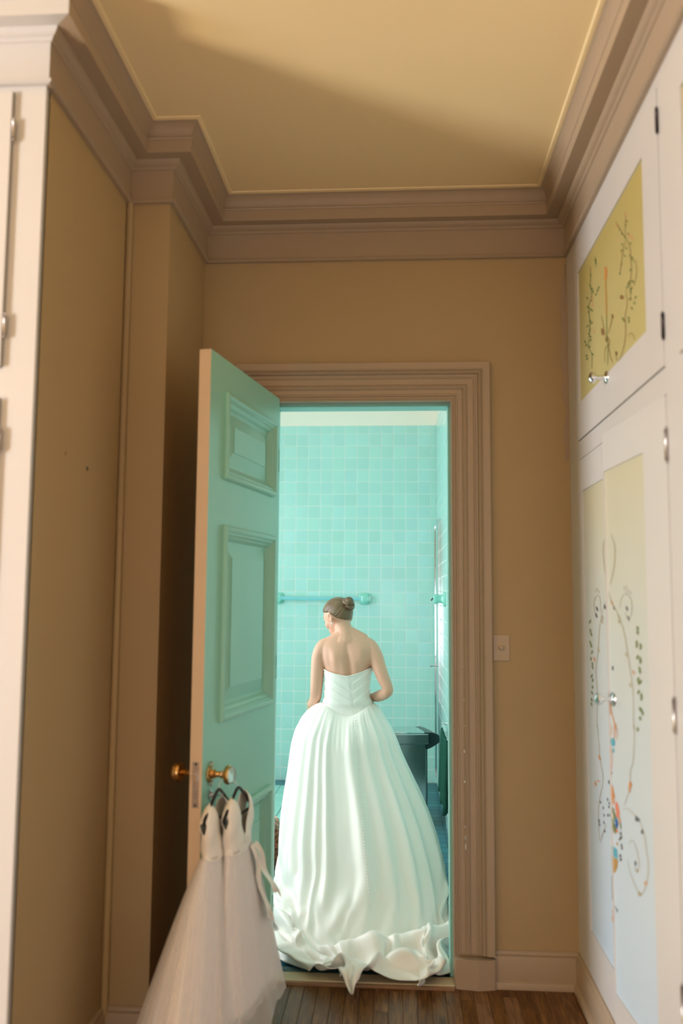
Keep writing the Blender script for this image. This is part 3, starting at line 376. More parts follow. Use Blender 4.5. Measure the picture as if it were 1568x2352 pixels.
decor('upper', 'painted_flowers', lambda s, z, h: (XR-.004+.006-h-.0003, s, z), d)
knob(d, (XR-.004, 3.106, 2.393), (-1, 0, 0)); hinge(d, mR, 2.440, 2.98); hinge(d, mR, 2.440, 2.37)
d, pn = framed_door(cab, mD, 3.038, 3.622, zb+.004, zt-.004, (3.042, 3.58, .32, 2.041), .024, M_pan_lo, 'lower_door'); d['label'] = 'closed lower door leaf with pale painted panel'
decor('far', 'painted_scrolls', lambda s, z, h: (XR-.002+.006-h-.0003, s, z), d)
aj = R(3.8); cs, sn = math.cos(aj), math.sin(aj)
def mA(s, z, h):   # the near lower leaf, ajar, hinged at its near edge
    hh = h-.017; return (XR - s*sn - hh*cs, 2.447 + s*cs - hh*sn, z)
d, pn = framed_door(cab, mA, 0, .588, zb+.004, zt-.004, (.19, .586, .32, 2.041), .02, M_pan_lo, 'lower_door')
d['label'] = 'lower door leaf standing slightly ajar'
decor('near', 'painted_scrolls', lambda s, z, h: mA(s, z, h+.0143), d)
_k = mA(.545, 1.27, .014); knob(d, _k, (-cs, -sn, 0)); _k = Vector(mA(.548, 1.372, .0142))
b = MB(); b.lathe([(0, .001), (.007, .001), (.008, 0)], _k, (-cs, -sn, 0), 12); b.build('keyhole', M_darkmetal, d)
for z in (2.03, 1.29, .55): hinge(d, mR, 2.441, z, M_nickel, .045)
# neighbouring doors towards the camera
d, _ = framed_door(cab, mD, 1.10, 2.312, 2.256, 3.081, (1.15, 2.24, 2.407, 2.957), .026, M_pan_hi, 'upper_door')
knob(d, (XR-.004, 1.7, 2.393), (-1, 0, 0))
d, _ = framed_door(cab, mD, 1.10, 2.312, zb+.004, zt-.004, (1.16, 2.13, .32, 2.041), .026, M_pan_lo, 'lower_door')
knob(d, (XR-.004, 1.7, 1.27), (-1, 0, 0))

# ------------------------------------------------------------------ built-in cabinet on the left (front faces the camera)
cl = empty('linen_cabinet', (-1.9, YK+.01, 0))
b = MB(); DX1 = -1.152; DX0 = -1.95
b.box(DX1+.003, XL, YK, YK+.03, 0, ZC); b.box(DX0, DX1+.003, YK, YK+.03, 3.105, ZC); b.box(DX0, DX1+.003, YK, YK+.03, 2.17, 2.258); b.box(DX0, DX1+.003, YK, YK+.03, 0, .2)
b.box(XF0, DX0, YK, YK+.03, 0, ZC); b.box(DX0, DX1+.003, YK+.025, YK+.03, .2, 3.105)
b.build('face_frame', M_cab, cl)
mL = lambda s, z, h: (s, YK+.022-h, z)
for z0, z1, nm in ((2.262, 3.10, 'upper_door'), (.205, 2.166, 'lower_door')):
    d, _ = framed_door(cl, mL, DX0+.004, DX1, z0, z1, (DX0+.12, DX1-.13, z0+.12, z1-.12), .036, M_cab, nm)
    for z in ((z1-.12), (z0+.12)): hinge(d, lambda s, z, h: (s, YK-.006-h, z), DX1+.008, z, M_nickel, .03)
    knob(d, (-1.9, YK-.014, (z0+z1)/2), (0, -1, 0))
tag(cl, 'cream built-in cabinet at the left edge, brightly lit from the window', 'cabinet')
# ------------------------------------------------------------------ bathroom door, open into the passage
FX, FY, DL = -.663, 2.98, .80
_dd = Vector((-.526+.663, 3.77-2.98, 0)).normalized(); _nn = Vector((_dd.y, -_dd.x, 0))
def D3(s, n, z): return (FX + _dd.x*s + _nn.x*n, FY + _dd.y*s + _nn.y*n, z)
M_edge = mat('cream_door_edge_paint', (.80, .62, .44), .45, .4, var=.03)
DZ0, DZ1, TH = .012, 2.478, .044
door_1 = empty('door_1', D3(DL, 0, 0))
xs = [0, .150, .712, DL]; 
PANS = [(.150, .712, 2.046, 2.340), (.150, .712, 1.170, 1.845), (.150, .712, .24, .805)]
b = MB()   # slab: stiles and rails (green towards the bathroom side), tan edge and back
zs = [DZ0, .24, .805, 1.170, 1.845, 2.046, 2.340, DZ1]
for i in range(3):
    for j in range(7):
        if i == 1 and j % 2 == 1: continue
        a0, a1, c0, c1 = xs[i], xs[i+1], zs[j], zs[j+1]
        b.add([D3(a0, 0, c0), D3(a1, 0, c0), D3(a1, 0, c1), D3(a0, 0, c1)], [(0, 3, 2, 1)], 1)
for n_, fl in ((-TH, 0),):
    b.add([D3(0, n_, DZ0), D3(DL, n_, DZ0), D3(DL, n_, DZ1), D3(0, n_, DZ1)], [(0, 1, 2, 3)], 0)
for (q0, q1) in (((0, DZ0), (DL, DZ0)), ((DL, DZ0), (DL, DZ1)), ((DL, DZ1), (0, DZ1)), ((0, DZ1), (0, DZ0))):
    b.add([D3(q0[0], 0, q0[1]), D3(q1[0], 0, q1[1]), D3(q1[0], -TH, q1[1]), D3(q0[0], -TH, q0[1])], [(0, 1, 2, 3)], 0)
b.build('door_leaf', [M_edge, M_green], door_1)
MOLD = [(-.016, 0), (-.016, .010), (-.010, .018), (.000, .020), (.006, .016), (.009, .011), (.016, .011), (.019, .006), (.026, .002), (.030, -.001), (.034, -.008), (.040, -.0135), (.046, -.014)]
for a0, a1, c0, c1 in PANS:
    pth = [(a0, c0), (a1, c0), (a1, c1), (a0, c1)]
    b = MB(); b.grid(sweep(pth, MOLD, lambda s, z, h: D3(s, h, z), closed=True), closed_u=True)
    b.build('panel_moulding', M_green, door_1, smooth=True, angle=30)
    b = MB(); P = sweep(pth, [(.038, -.0142), (.050, -.0142), (.098, -.003), (.0985, .0), (.102, .0)], lambda s, z, h: D3(s, h, z), closed=True)
    b.grid(P, closed_u=True); r = [p[-1] for p in P]; b.add(r, [(0, 1, 2, 3)]); b.build('raised_panel', M_green, door_1)
# knobs and lock
def door_knob(s, z, sgn, crystal):
    n0 = 0 if sgn > 0 else -TH; ax = _nn*sgn
    k = MB(); k.lathe([(0, 0), (.030, 0), (.032, .003), (.028, .007), (.018, .009), (.014, .018), (.016, .022), (.011, .026), (.009, .038), (.014, .044), (.013, .050), (.010, .054), (.022, .057), (.030, .061), (.033, .067), (.033, .073), (.029, .078)], D3(s, n0, z), ax, 28)
    o = k.build('door_knob', M_brass, door_1, smooth=True, angle=35)
    c = Vector(D3(s, n0, z)) + ax*.076; g = MB(); g.lathe([(.0, 0), (.029, 0), (.030, .004), (.026, .012), (.018, .017), (.010, .018), (0, .018)], c, ax, 12)
    g.build('crystal_cap', M_crystal if crystal else M_brass, o)
    if sgn > 0:   # four crystal feet of the rosette
        for dz in (.030, -.030):
            g = MB(); g.lathe([(0, .0), (.012, .0), (.013, .006), (.009, .010), (0, .011)], D3(s+.002, .001, z+dz), ax, 6); g.build('rosette_stud', M_crystal, o)
    return o
door_knob(.069, .99, 1, True); door_knob(.069, .99, -1, False)
b = MB(); b.lathe([(0, 0), (.017, 0), (.018, .003), (.013, .005), (.009, .007), (.008, .013), (0, .014)], D3(.078, 0, .918), _nn, 20); o = b.build('key_escutcheon', M_nickel, door_1, smooth=True, angle=35)
b = MB(); b.tube([D3(.078, .012, .918), D3(.078, .035, .918)], .0028, 8); b.tube([D3(.078+.009*math.cos(t), .044, .918+.010*math.sin(t)) for t in [k*math.pi/8 for k in range(16)]], .002, 6, closed=True); b.build('key', M_nickel, o, smooth=True)
b = MB(); Zp = (.889, 1.041)
def dbox(b, s0, s1, n0, n1, z0, z1):
    v = [D3(s, n, z) for z in (z0, z1) for s, n in ((s0, n0), (s0, n1), (s1, n1), (s1, n0))]
    b.add(v, [(0, 1, 2, 3), (7, 6, 5, 4), (0, 4, 5, 1), (1, 5, 6, 2), (2, 6, 7, 3), (3, 7, 4, 0)])
dbox(b, -.002, .001, -.033, -.010, *Zp); lp = b.build('lock_plate', M_nickel, door_1, label='worn nickel lock plate on the door edge')
b = MB(); dbox(b, -.010, 0, -.029, -.014, .975, 1.0); b.build('latch_bolt', M_chrome, lp)
b = MB(); dbox(b, -.004, 0, -.029, -.014, .925, .955); b.build('dead_bolt', M_nickel, lp)
for z in (.897, 1.033):
    b = MB(); b.lathe([(0, .0015), (.004, .0015), (.0045, 0)], D3(-.002, -.0215, z), -_dd, 10); b.build('screw', M_darkmetal, lp)
for z in (2.2, 1.3, .3):
    b = MB(); b.tube([D3(DL+.004, -.004, z-.05), D3(DL+.004, -.004, z), D3(DL+.004, -.004, z+.05)], .006, 10); b.build('hinge', M_green, door_1, smooth=True)
struct(door_1, 'open panelled door, mint green on its bathroom face with tan edge', 'door')

# ------------------------------------------------------------------ two small tulle dresses hanging from the knob
def mat_tulle(name, col, a, edge=.5):
    m = bpy.data.materials.new(name); m.use_nodes = True; N, L = nt(m); b = N['Principled BSDF']
    b.inputs['Base Color'].default_value = (*col, 1); b.inputs['Roughness'].default_value = .8; b.inputs['Sheen Weight'].default_value = .3; b.inputs['Specular IOR Level'].default_value = .15
    lw = N.new('ShaderNodeLayerWeight'); lw.inputs['Blend'].default_value = .45
    mr = N.new('ShaderNodeMapRange'); mr.inputs['To Min'].default_value = a; mr.inputs['To Max'].default_value = min(1, a+edge); L.new(lw.outputs['Facing'], mr.inputs['Value']); L.new(mr.outputs['Result'], b.inputs['Alpha'])
    return m
M_tulle = mat_tulle('blush_tulle', (.98, .94, .92), .22, .40)
M_lining = mat('ivory_satin_lining', (.985, .93, .90), .6, .3, sheen=.2)
M_satin = mat('ivory_satin', (.95, .90, .82), .42, .4, sheen=.2, bump=.1, bscale=30, bdist=.004)
def skirt_rows(cs0, cn0, a0, b0, cs1, cn1, a1, b1, z0, z1, nr, nc, folds, amp, seed, zvar=.02, wrap=None):
    rd = random.Random(seed); ph = [rd.uniform(0, 6.28) for _ in range(6)]; rows = []
    for i in range(nr):
        t = i/(nr-1); e = t**.85; row = []
        for j in range(nc):
            f = 2*math.pi*j/nc
            w = math.sin(folds*f+ph[0]+.9*math.sin(2*f+ph[1])) + .6*math.sin((folds*.6//1)*f+ph[2]+t) + .22*math.sin((folds*1.8//1)*f+ph[3]+2*t)
            k = 1+amp*w*t**.7
            s = (cs0+(cs1-cs0)*e) + (a0+(a1-a0)*e)*math.cos(f)*k; n = (cn0+(cn1-cn0)*e) + (b0+(b1-b0)*e)*math.sin(f)*k
            z = z0+(z1-z0)*t + zvar*t*(math.sin(2*f+ph[4])+.6*math.sin(5*f+ph[5])+.3*math.sin(23*f+ph[0]))
            if s > -.015 and n < .012: n = .012 + (n-.012)*.04
            if s > -.015 and s < .02: n = max(n, .012)
            row.append((s, n, z))
        rows.append(row)
    return rows
def child_dress(label, sc, nc_, ztop, zw, sz, hem, seed, bow):
    root = empty('child_dress', D3(sc, nc_, 0)); G = lambda s, n, z: D3(s, n, z)
    w = sz; b = MB(); H = ztop-zw
    for sgn in (1, -1):               # front and back, each as two halves running up into the shoulder straps
        for sg in (-1, 1):
            P = []
            for i in range(15):
                t = i/14; inner = (0 if t < .22 else .062*((t-.22)/.78)**.8) if sgn > 0 else (0 if t < .55 else .055*((t-.55)/.45)**.6)
                outer = .098+.020*math.sin(min(1, t/.6)*1.57) - .004*max(0, t-.6)
                row = []
                for u in [k/6 for k in range(7)]:
                    q = inner+(outer-inner)*u; close = 1-u**4*(1-max(0, t-.6)/.4*.75); over = math.sqrt(max(0, 1-t**5))
                    nn = sgn*.025*close**.5*over + .0025*math.sin(31*q+9*t)
                    row.append(G(sc+sg*w*q, nc_+nn, zw+H*t-.045*t**2*u*u-.012*t*(q/.1)))
                P.append(row)
            b.grid(P, flip=(sg*sgn > 0))
    bd = b.build('bodice', M_satin, root, smooth=True)
    sm = bd.modifiers.new('s', 'SOLIDIFY'); sm.thickness = .0015
    h = hem
    b = MB(); b.grid([[G(*p) for p in r] for r in skirt_rows(sc, nc_, .098*w, .024, h['cs'], h['cn'], h['a']*.88, h['b']*.82, zw+.01, h['z']+.03, 26, 160, 6, .05, seed, .012)], closed_v=True, flip=True)
    b.build('lining', M_lining, root, smooth=True)
    for k in (0, 2):
        b = MB(); q = 1+.07*(k-.7); b.grid([[G(*p) for p in r] for r in skirt_rows(sc, nc_, .100*w, .026, h['cs'], h['cn'], h['a']*q, h['b']*q, zw+.012, h['z']+.035*(1-k)-.01, 30, 220, 7+2*k, .055, seed+k+1, .022)], closed_v=True, flip=True)
        b.build('tulle_layer', M_tulle, root, smooth=True)
    # waist sash with long tails
    b = MB(); b.grid([[G(sc+.102*w*math.cos(f), nc_+.030*math.sin(f), z) for f in [2*math.pi*k/40 for k in range(40)]] for z in (zw+.022, zw+.010, zw-.008)], closed_v=True); sash = b.build('sash', M_satin, root, smooth=True)
    if bow:
        for s0, sl, ln, w0 in ((.04, .12, .27, .026), (.075, .17, .20, .034)):
            b = MB(); P = []
            for t in [k/14 for k in range(15)]:
                z = zw-ln*t; hw = w0*(.5+.9*t); c = sc+s0+sl*t*.55; nn_ = nc_+.036+(h['b']*.9)*t*.62 + .008*math.sin(9*t)
                P.append([G(c-hw, nn_, z+.02*t), G(c-hw*.3, nn_+.008*math.sin(8*t+1), z+.005*t), G(c+hw*.4, nn_-.004, z), G(c+hw, nn_+.004, z-.03*t)])
            b.grid(P); b.build('sash_tail', M_satin, sash, smooth=True)
    tag(root, label, 'dress', 'white tulle dresses on the door knob')
    return root
child_dress('ivory child dress with sash tails, outermost of the two on the knob', .125, .088, .925, .735, 1.05, dict(cs=.225, cn=.098, a=.270, b=.090, z=.20), 5, True)
child_dress('blush tulle child dress behind the other, spilling past the door edge', .040, .040, .92, .735, .95, dict(cs=-.02, cn=-.03, a=.165, b=.16, z=.17), 12, False)
def hanger(label, sc, nc_, zt, w, hook_top):
    root = empty('clothes_hanger', D3(sc, nc_, zt)); b = MB()
    pts = [(-.145, -.075), (-.142, -.062), (-.12, -.050), (-.06, -.014), (-.02, .008), (0, .014), (.02, .008), (.06, -.014), (.12, -.050), (.142, -.062), (.145, -.075), (.135, -.084), (.05, -.084), (-.05, -.084), (-.135, -.084)]
    b.tube([D3(sc+s*w, nc_, zt+z) for s, z in pts], .0055, 8, closed=True); b.build('hanger_frame', M_black, root, smooth=True)
    b = MB(); hp = [(0, .012), (.0, .03), (.004, .045)]
    hz = hook_top-zt
    hp = [(0, .012), (0, .03)] + [(.0+.014*math.sin(t), hz-.014+.014*math.cos(t)) for t in [k*math.pi/8 for k in range(-1, 9)]][:0]
    pts = [D3(sc, nc_, zt+.010), D3(sc*.9+.0069, nc_*.9+.005, zt+.028), D3(.078+(sc-.069)*.25, nc_*.5+.024, .975), D3(.083, .0495, .996), D3(.069, .048, 1.0045), D3(.057, .048, .996), D3(.056, .048, .988)]
    b.tube(pts, .0018, 6); b.build('hook', mat_hook, root, smooth=True)
    tag(root, label, 'hanger'); return root
mat_hook = mat('white_coated_wire', (.72, .82, .84), .3, .5)
hanger('black velvet hanger with the outermost dress on the door knob', .118, .088, .925, .90, 1.003)
hanger('black velvet hanger with the dress nearer the door edge', .050, .042, .93, .85, 1.003)

# ------------------------------------------------------------------ bathroom shell
YFAR, XBR, XBL, PIT = 7.8, .34, -2.75, .1102
ZT = 3.163
b = MB(); b.box(XBL-.1, XBR+.1, YFAR+.0022, YFAR+.11, -.02, ZT); b.box(XBL-.1, XBR+.1, YFAR+.004, YFAR+.11, ZT, 3.6, mi=1)
wall_far = struct(b.build('wall_far', [M_groutw, M_bwall]), 'bathroom wall of square aqua tiles with cream plaster above', 'wall')
b = MB(); b.box(XBR+.0022, XBR+.1, YW, YFAR+.02, -.02, ZT); b.box(XBR+.001, XBR+.1, YW, YFAR+.02, ZT, 3.6, mi=1)
wall_side = struct(b.build('wall_side', [M_groutw, M_bwall]), 'tiled bathroom side wall seen edge-on beside the door jamb', 'wall')
b = MB(); b.box(XBL-.1, XBL, YW-.01, YFAR+.02, -.02, 3.6); b.box(XBL-.1, OL-.02, YW-.03, YW, 0, 3.6); b.box(OR+.02, XBR+.1, YW-.03, YW, 0, 3.6); b.box(OL-.02, OR+.02, YW-.03, YW, OT+.02, 3.6)
struct(b.build('wall_window', M_tile), 'unseen tiled bathroom walls around its window', 'wall')
b = MB(); b.box(XBL-.1, XBR+.1, YW-.03, YFAR+.1, 3.5, 3.6); struct(b.build('ceiling_bathroom', M_bwall), 'cream bathroom ceiling', 'ceiling')
def tile_mesh(name, w, h, t, m):
    b = MB(); g = .0022; e = .0024
    v = [(g, g, 0), (w-g, g, 0), (w-g, h-g, 0), (g, h-g, 0), (g, g, t-.0015), (w-g, g, t-.0015), (w-g, h-g, t-.0015), (g, h-g, t-.0015), (g+e, g+e, t), (w-g-e, g+e, t), (w-g-e, h-g-e, t), (g+e, h-g-e, t)]
    f = [(0,1,5,4),(1,2,6,5),(2,3,7,6),(3,0,4,7),(4,5,9,8),(5,6,10,9),(6,7,11,10),(7,4,8,11),(8,9,10,11)]
    me = bpy.data.meshes.new(name); me.from_pydata(v, [], f); me.update(); me.materials.append(m); return me
TM = tile_mesh('tile', PIT, PIT, .012, M_tile); V12 = np.array([v.co[:] for v in TM.vertices]); F12 = [tuple(p.vertices) for p in TM.polygons]
TMtop = tile_mesh('tile_cut', PIT, ZT-28*PIT, .012, M_tile)
rt_ = random.Random(5)
def place(me, parent, mw):
    o = bpy.data.objects.new('tile', me); COL.objects.link(o); o.matrix_world = mw; o.parent = parent
    return o
def rotm(u, v, n, o): return Matrix(((u[0], v[0], n[0], o[0]), (u[1], v[1], n[1], o[1]), (u[2], v[2], n[2], o[2]), (0, 0, 0, 1)))
X0 = -1.036-3*PIT    # a joint of the photographed grid
cnt = 0; rest = MB(); i = -12
for i in range(-13, 13):
    for j in range(0, 29):
        x = X0+3*PIT+i*PIT; z = j*PIT
        if x > XBR: continue
        me = TM if j < 28 else TMtop
        # which cells the doorway shows clear of the bride and the bin
        vis = -1.15 < x < .32
        hid = (z < .98 and x > -.95) or (z < 1.42 and -.50 < x < -.06) or (x < -1.02 and z < 3.0 and False)
        tw = rt_.uniform(-.006, .006), rt_.uniform(-.006, .006)
        u = Vector((1, tw[0], 0)); v = Vector((0, tw[1], 1)); n = Vector((0, -1, 0))
        M_ = rotm(u, v, n, (x, YFAR+.012, z))
        wcut = min(PIT, XBR-x)
        if vis and not hid and cnt < 298 and wcut > PIT*.99: place(me, wall_far, M_); cnt += 1
        else:
            q = V12.copy(); q[:, 0] *= wcut/PIT
            if j == 28: q[:, 1] *= (ZT-28*PIT)/PIT
            rest.add([tuple(M_ @ Vector(p)) for p in q], F12)
rest.build('tile_field', M_tile, wall_far, kind='stuff')
print('wall tiles', cnt)
rest = MB(); yy = YW; ns = 0
for i in range(int((YFAR-YW)/PIT)+1):
    for j in range(29):
        y = YFAR-(i+1)*PIT
        if y < YW-.05: continue
        q = V12.copy(); q[:, 1] *= ((ZT-28*PIT)/PIT if j == 28 else 1)
        M_ = rotm((0, 1, 0), (0, 0, 1), (-1, 0, 0), (XBR+.006, y, j*PIT)); M_ = rotm((0, -1, 0), (0, 0, 1), (-1, 0, 0), (XBR+.012, y+PIT, j*PIT))
        rest.add([tuple(M_ @ Vector(p)) for p in q], F12)
rest.build('tile_field', M_tile, wall_side, kind='stuff')
# bathroom floor
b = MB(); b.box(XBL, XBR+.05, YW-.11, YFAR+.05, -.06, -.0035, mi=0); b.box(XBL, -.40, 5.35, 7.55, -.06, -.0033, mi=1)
floor_b = struct(b.build('floor_bathroom', [M_tealgrout, M_glaregrout]), 'dark teal tiled bathroom floor, with glare at the left painted as pale tiles', 'floor')
FT = tile_mesh('floor_tile', PIT, PIT, .006, M_teal); FM = tile_mesh('floor_tile_glare', PIT, PIT, .006, M_glarefloor)
rest = MB(); rest2 = MB(); cnt = 0
for i in range(-16, 14):
    for j in range(0, 36):
        x = X0+3*PIT+.035+i*PIT; y = YFAR-(j+1)*PIT
        if x > XBR or x < XBL or y < YW-.10: continue
        mint = x < -.45 and 5.35 < y < 7.55  # cells of the painted floor glare
        wc = min(PIT, XBR-x); M_ = rotm((1, 0, 0), (0, 1, 0), (0, 0, 1), (x, y, -.006+rt_.uniform(-.0003, .0003)))
        d = y+PIT/2      # slopes of the sight lines past the door and past the gown
        near = (-1.2 < x < -.60 and 5.3 < y and -.1425*d-.12 < x < -.60) or (x > -.02 and y > 4.4 and x > d*.023-.05)
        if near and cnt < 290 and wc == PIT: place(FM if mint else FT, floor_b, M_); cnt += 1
        else:
            q = V12.copy(); q[:, 0] *= wc/PIT; q[:, 2] *= .5
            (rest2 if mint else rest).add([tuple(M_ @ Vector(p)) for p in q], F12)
rest.build('tile_field', M_teal, floor_b, kind='stuff'); rest2.build('tile_field_glare', M_glarefloor, floor_b, kind='stuff')
print('floor tiles', cnt)

# ------------------------------------------------------------------ bathroom fittings
def post(parent, loc, axis, m=M_ceramic, s=1.):
    b = MB(); L = Vector(loc); ax = Vector(axis); up = Vector((0, 0, 1)); sd = ax.cross(up)
    rows = []
    for h, r in ((0, .055), (.010, .052), (.016, .036), (.030, .028), (.052, .030), (.060, .036), (.078, .036), (.084, .028), (.085, .0005)):
        k = 4 if h < .02 else 4
        rows.append([tuple(L + ax*h*s + (sd*math.copysign(abs(math.cos(t))**.6, math.cos(t)) + up*math.copysign(abs(math.sin(t))**.6, math.sin(t)))*r*s) for t in [2*math.pi*q/24 for q in range(24)]])
    b.grid(rows, closed_v=True, flip=True); return b.build('mount', m, parent, smooth=True, angle=50)
tb = empty('towel_bar', (-.68, YFAR, 1.6))
post(tb, (-.296, YFAR-.001, 1.592), (0, -1, 0)); post(tb, (-1.075, YFAR-.001, 1.592), (0, -1, 0))
b = MB(); b.tube([(-1.07, YFAR-.07, 1.592), (-.7, YFAR-.07, 1.592), (-.30, YFAR-.07, 1.592)], .017, 6); b.build('rod', M_blueglass, tb)
tag(tb, 'aqua glass towel bar with ceramic mounts on the far tiled wall', 'towel bar')
f2 = empty('towel_holder', (XBR, 6.4, 1.595))
post(f2, (XBR-.001, 6.35, 1.595), (-1, 0, 0), s=1.0)
b = MB(); b.tube([(XBR-.078, 6.35, 1.595), (XBR-.090, 6.35, 1.600), (XBR-.100, 6.36, 1.585)], .005, 8); b.build('end_pin', M_darkmetal, f2, smooth=True)
tag(f2, 'mint ceramic holder on the side wall beside the mirror', 'towel holder')
mi = empty('wall_mirror', (XBR, 7.2, 0))
M_mirror = mat('mirror_glass', (.75, .86, .9), .03, .5, 1.)
b = MB(); b.box(XBR-.018, XBR+.001, 7.02, 7.60, .12, 2.22); b.build('mirror_glass', M_mirror, mi)
b = MB()
for y0, y1, z0, z1 in ((7.0, 7.025, .10, 2.24), (7.595, 7.62, .10, 2.24), (7.0255, 7.5945, .10, .125), (7.0255, 7.5945, 2.215, 2.24)): b.box(XBR-.026, XBR+.001, y0, y1, z0, z1, b=.003)
b.build('frame', M_chrome, mi)
b = MB(); b.lathe([(0, 0), (.008, 0), (.006, .02), (.006, .045), (.012, .050), (.012, .058), (0, .060)], (XBR-.026, 7.012, 1.07), (-1, 0, 0), 14); b.build('knob', M_chrome, mi, smooth=True, angle=35)
tag(mi, 'tall narrow mirror in chrome frame on the bathroom side wall', 'mirror')
# dark green towel low on the side wall
tw = empty('bath_towel', (XBR, 5.9, .6)); b = MB(); P = []
for j in range(26):
    y = 5.58+.0265*j; w_ = .016*math.sin(j*.9)+.008*math.sin(j*2.3); P.append([(XBR-.032-w_*(.4+.6*t)-.01*t, y, .70-.44*t-.02*math.sin(j*.5)*t) for t in [k/10 for k in range(11)]])
b.grid(P); o = b.build('towel_cloth', mat('dark_green_terry', (.012, .085, .055), .9, .2, var=.3, vscale=30, bump=.4, bscale=200), tw, smooth=True); so = o.modifiers.new('s', 'SOLIDIFY'); so.thickness = .008; so.offset = 0
b = MB(); b.tube([(XBR-.03, 5.56, .725), (XBR-.03, 5.9, .725), (XBR-.03, 6.27, .725)], .007, 8)
for y in (5.57, 6.26): b.tube([(XBR-.03, y, .725), (XBR+.001, y, .725)], .006, 8)
b.build('rail', M_chrome, tw, smooth=True); tag(tw, 'dark green towel hanging low on the side wall beside the bin', 'towel')

# pedal bin: half-round, flat back towards the side wall
BX, BY = .01, 6.42
def half_round(x_back, xf, hw, n=40, rc=.03):
    pts = []
    for k in range(n+1):
        t = -math.pi/2 + math.pi*k/n; c = math.cos(t); s = math.sin(t)
        pts.append((x_back-.05 - (x_back-.05-xf)*abs(c)**.75, BY - hw*math.copysign(abs(s)**.8, s)))
    pts.append((x_back-.012, BY-hw)); pts.append((x_back, BY-hw+.02)); pts.append((x_back, BY+hw-.02)); pts.append((x_back-.012, BY+hw))
    return pts
def extr(b, layers, cap=True, mi=0):     # layers: [(outline, z)]
    b.grid([[(x, y, z) for x, y in o] for o, z in layers], closed_v=True, mi=mi)
    if cap:
        n = len(layers[0][0]); base = len(b.v)-n*len(layers)
        b.f += [tuple(base+k for k in range(n))[::-1], tuple(base+n*(len(layers)-1)+k for k in range(n))]; b.mi += [mi, mi]
bn = empty('trash_bin', (BX, BY, 0))
b = MB(); o1 = half_round(.172, -.17, .145); o2 = half_round(.168, -.165, .141)
extr(b, [(o2, .018), (o1, .024), (o1, .565), (o1, .58)]); b.build('body', M_steel, bn, smooth=True, angle=30)
b = MB(); o3 = half_round(.19, -.185, .158); o3b = half_round(.186, -.181, .154)
extr(b, [(o3b, .572), (o3, .577), (o3, .638), (o3b, .643)]); b.build('rim', M_steel, bn, smooth=True, angle=30)
b = MB(); o4 = half_round(.165, -.17, .142); o5 = half_round(.155, -.16, .132); extr(b, [(o4, .640), (o4, .648), (o5, .656)]); b.build('lid', mat('teal_reflecting_lid', (.50, .60, .62), .10, .5, .95), bn, smooth=True, angle=30)
b = MB(); yh = .150
b.add([(x, y, z) for y in (BY-yh, BY+yh) for x, z in ((.160, .652), (.205, .652), (.245, .640), (.262, .625), (.264, .585), (.245, .570), (.205, .548), (.172, .535), (.165, .56))],
      [tuple(range(9)), tuple(range(9, 18))[::-1]] + [(i, 9+i, 9+(i+1) % 9, (i+1) % 9) for i in range(9)]); b.build('hinge_housing', M_plast, bn, smooth=True, angle=30)
b = MB(); b.box(.172, .188, BY-.10, BY+.10, .02, .56, b=.006); b.box(.188, .196, BY-.05, BY-.03, .04, .55, b=.002); b.build('back_spine', M_plast, bn)
b = MB(); o6 = half_round(.18, -.175, .15); extr(b, [(o6, 0), (o6, .02)]); b.build('base', M_plast, bn, smooth=True, angle=30)
b = MB(); b.box(-.215, -.16, BY-.05, BY+.05, .004, .016, b=.003); b.build('pedal', M_steel, bn)
bpy.context.view_layer.update()
bn.matrix_world = Matrix.Translation((BX+.004, BY, 0)) @ Matrix.Rotation(R(14), 4, 'Z')
tag(bn, 'half-round stainless steel trash bin with dark hinge on the teal floor', 'trash bin')

# copper-coloured woven basket and a pale knotted tassel, mostly hidden by the door and the gown
bk = empty('wicker_basket', (-.86, 5.3, 0)); M_wick = mat('copper_wicker', (.35, .12, .05), .4, .5, var=.4, vscale=60)
b = MB(); rb = random.Random(8)
for k in range(9):
    z = .02+.03*k; r = .15*math.sqrt(max(.05, 1-((z-.12)/.17)**2))+.012
    b.tube([(-.86+(r+.010*math.sin(q*8+k*3.14))*math.cos(2*math.pi*q/40), 5.3+(r+.010*math.sin(q*8+k*3.14))*math.sin(2*math.pi*q/40), z+.006*math.sin(q*1.9+k)) for q in range(40)], .011, 6, closed=True)
b.build('weave', M_wick, bk, smooth=True, kind='stuff')
b = MB()
for q in range(20):
    a = 2*math.pi*q/20; b.tube([(-.86+(.15*math.sqrt(max(.05, 1-((z-.12)/.17)**2))+.012)*math.cos(a+.6*z), 5.3+(.15*math.sqrt(max(.05, 1-((z-.12)/.17)**2))+.012)*math.sin(a+.6*z), z) for z in (.005, .05, .1, .15, .2, .25, .27)], .007, 5)
b.build('stake', M_wick, bk, smooth=True, kind='stuff')
tag(bk, 'copper brown woven basket on the floor between door and gown', 'basket')
tk = empty('yarn_tassel', (-.80, 5.62, .0)); M_yarn = mat('pale_peach_yarn', (.82, .55, .42), .8, .2, sheen=.3)
b = MB()
for q in range(60):
    a, c, e = rb.uniform(0, 6.28), rb.uniform(0, 6.28), rb.uniform(.03, .055); cz = .16+rb.uniform(-.02, .02)
    b.tube([(-.80+e*math.cos(t+a), 5.62+e*math.sin(t+a)*math.cos(c), cz+e*math.sin(t+a)*math.sin(c)) for t in [k*.7 for k in range(8)]], .004, 5)
b.build('knot', M_yarn, tk, smooth=True, kind='stuff')
b = MB()
for q in range(30):
    a = rb.uniform(0, 6.28); r = rb.uniform(0, .03); b.tube([(-.80+r*math.cos(a), 5.62+r*math.sin(a), .13), (-.80+r*1.4*math.cos(a), 5.62+r*1.4*math.sin(a), .07), (-.80+r*2.2*math.cos(a), 5.62+r*2.2*math.sin(a), .004)], .004, 5)
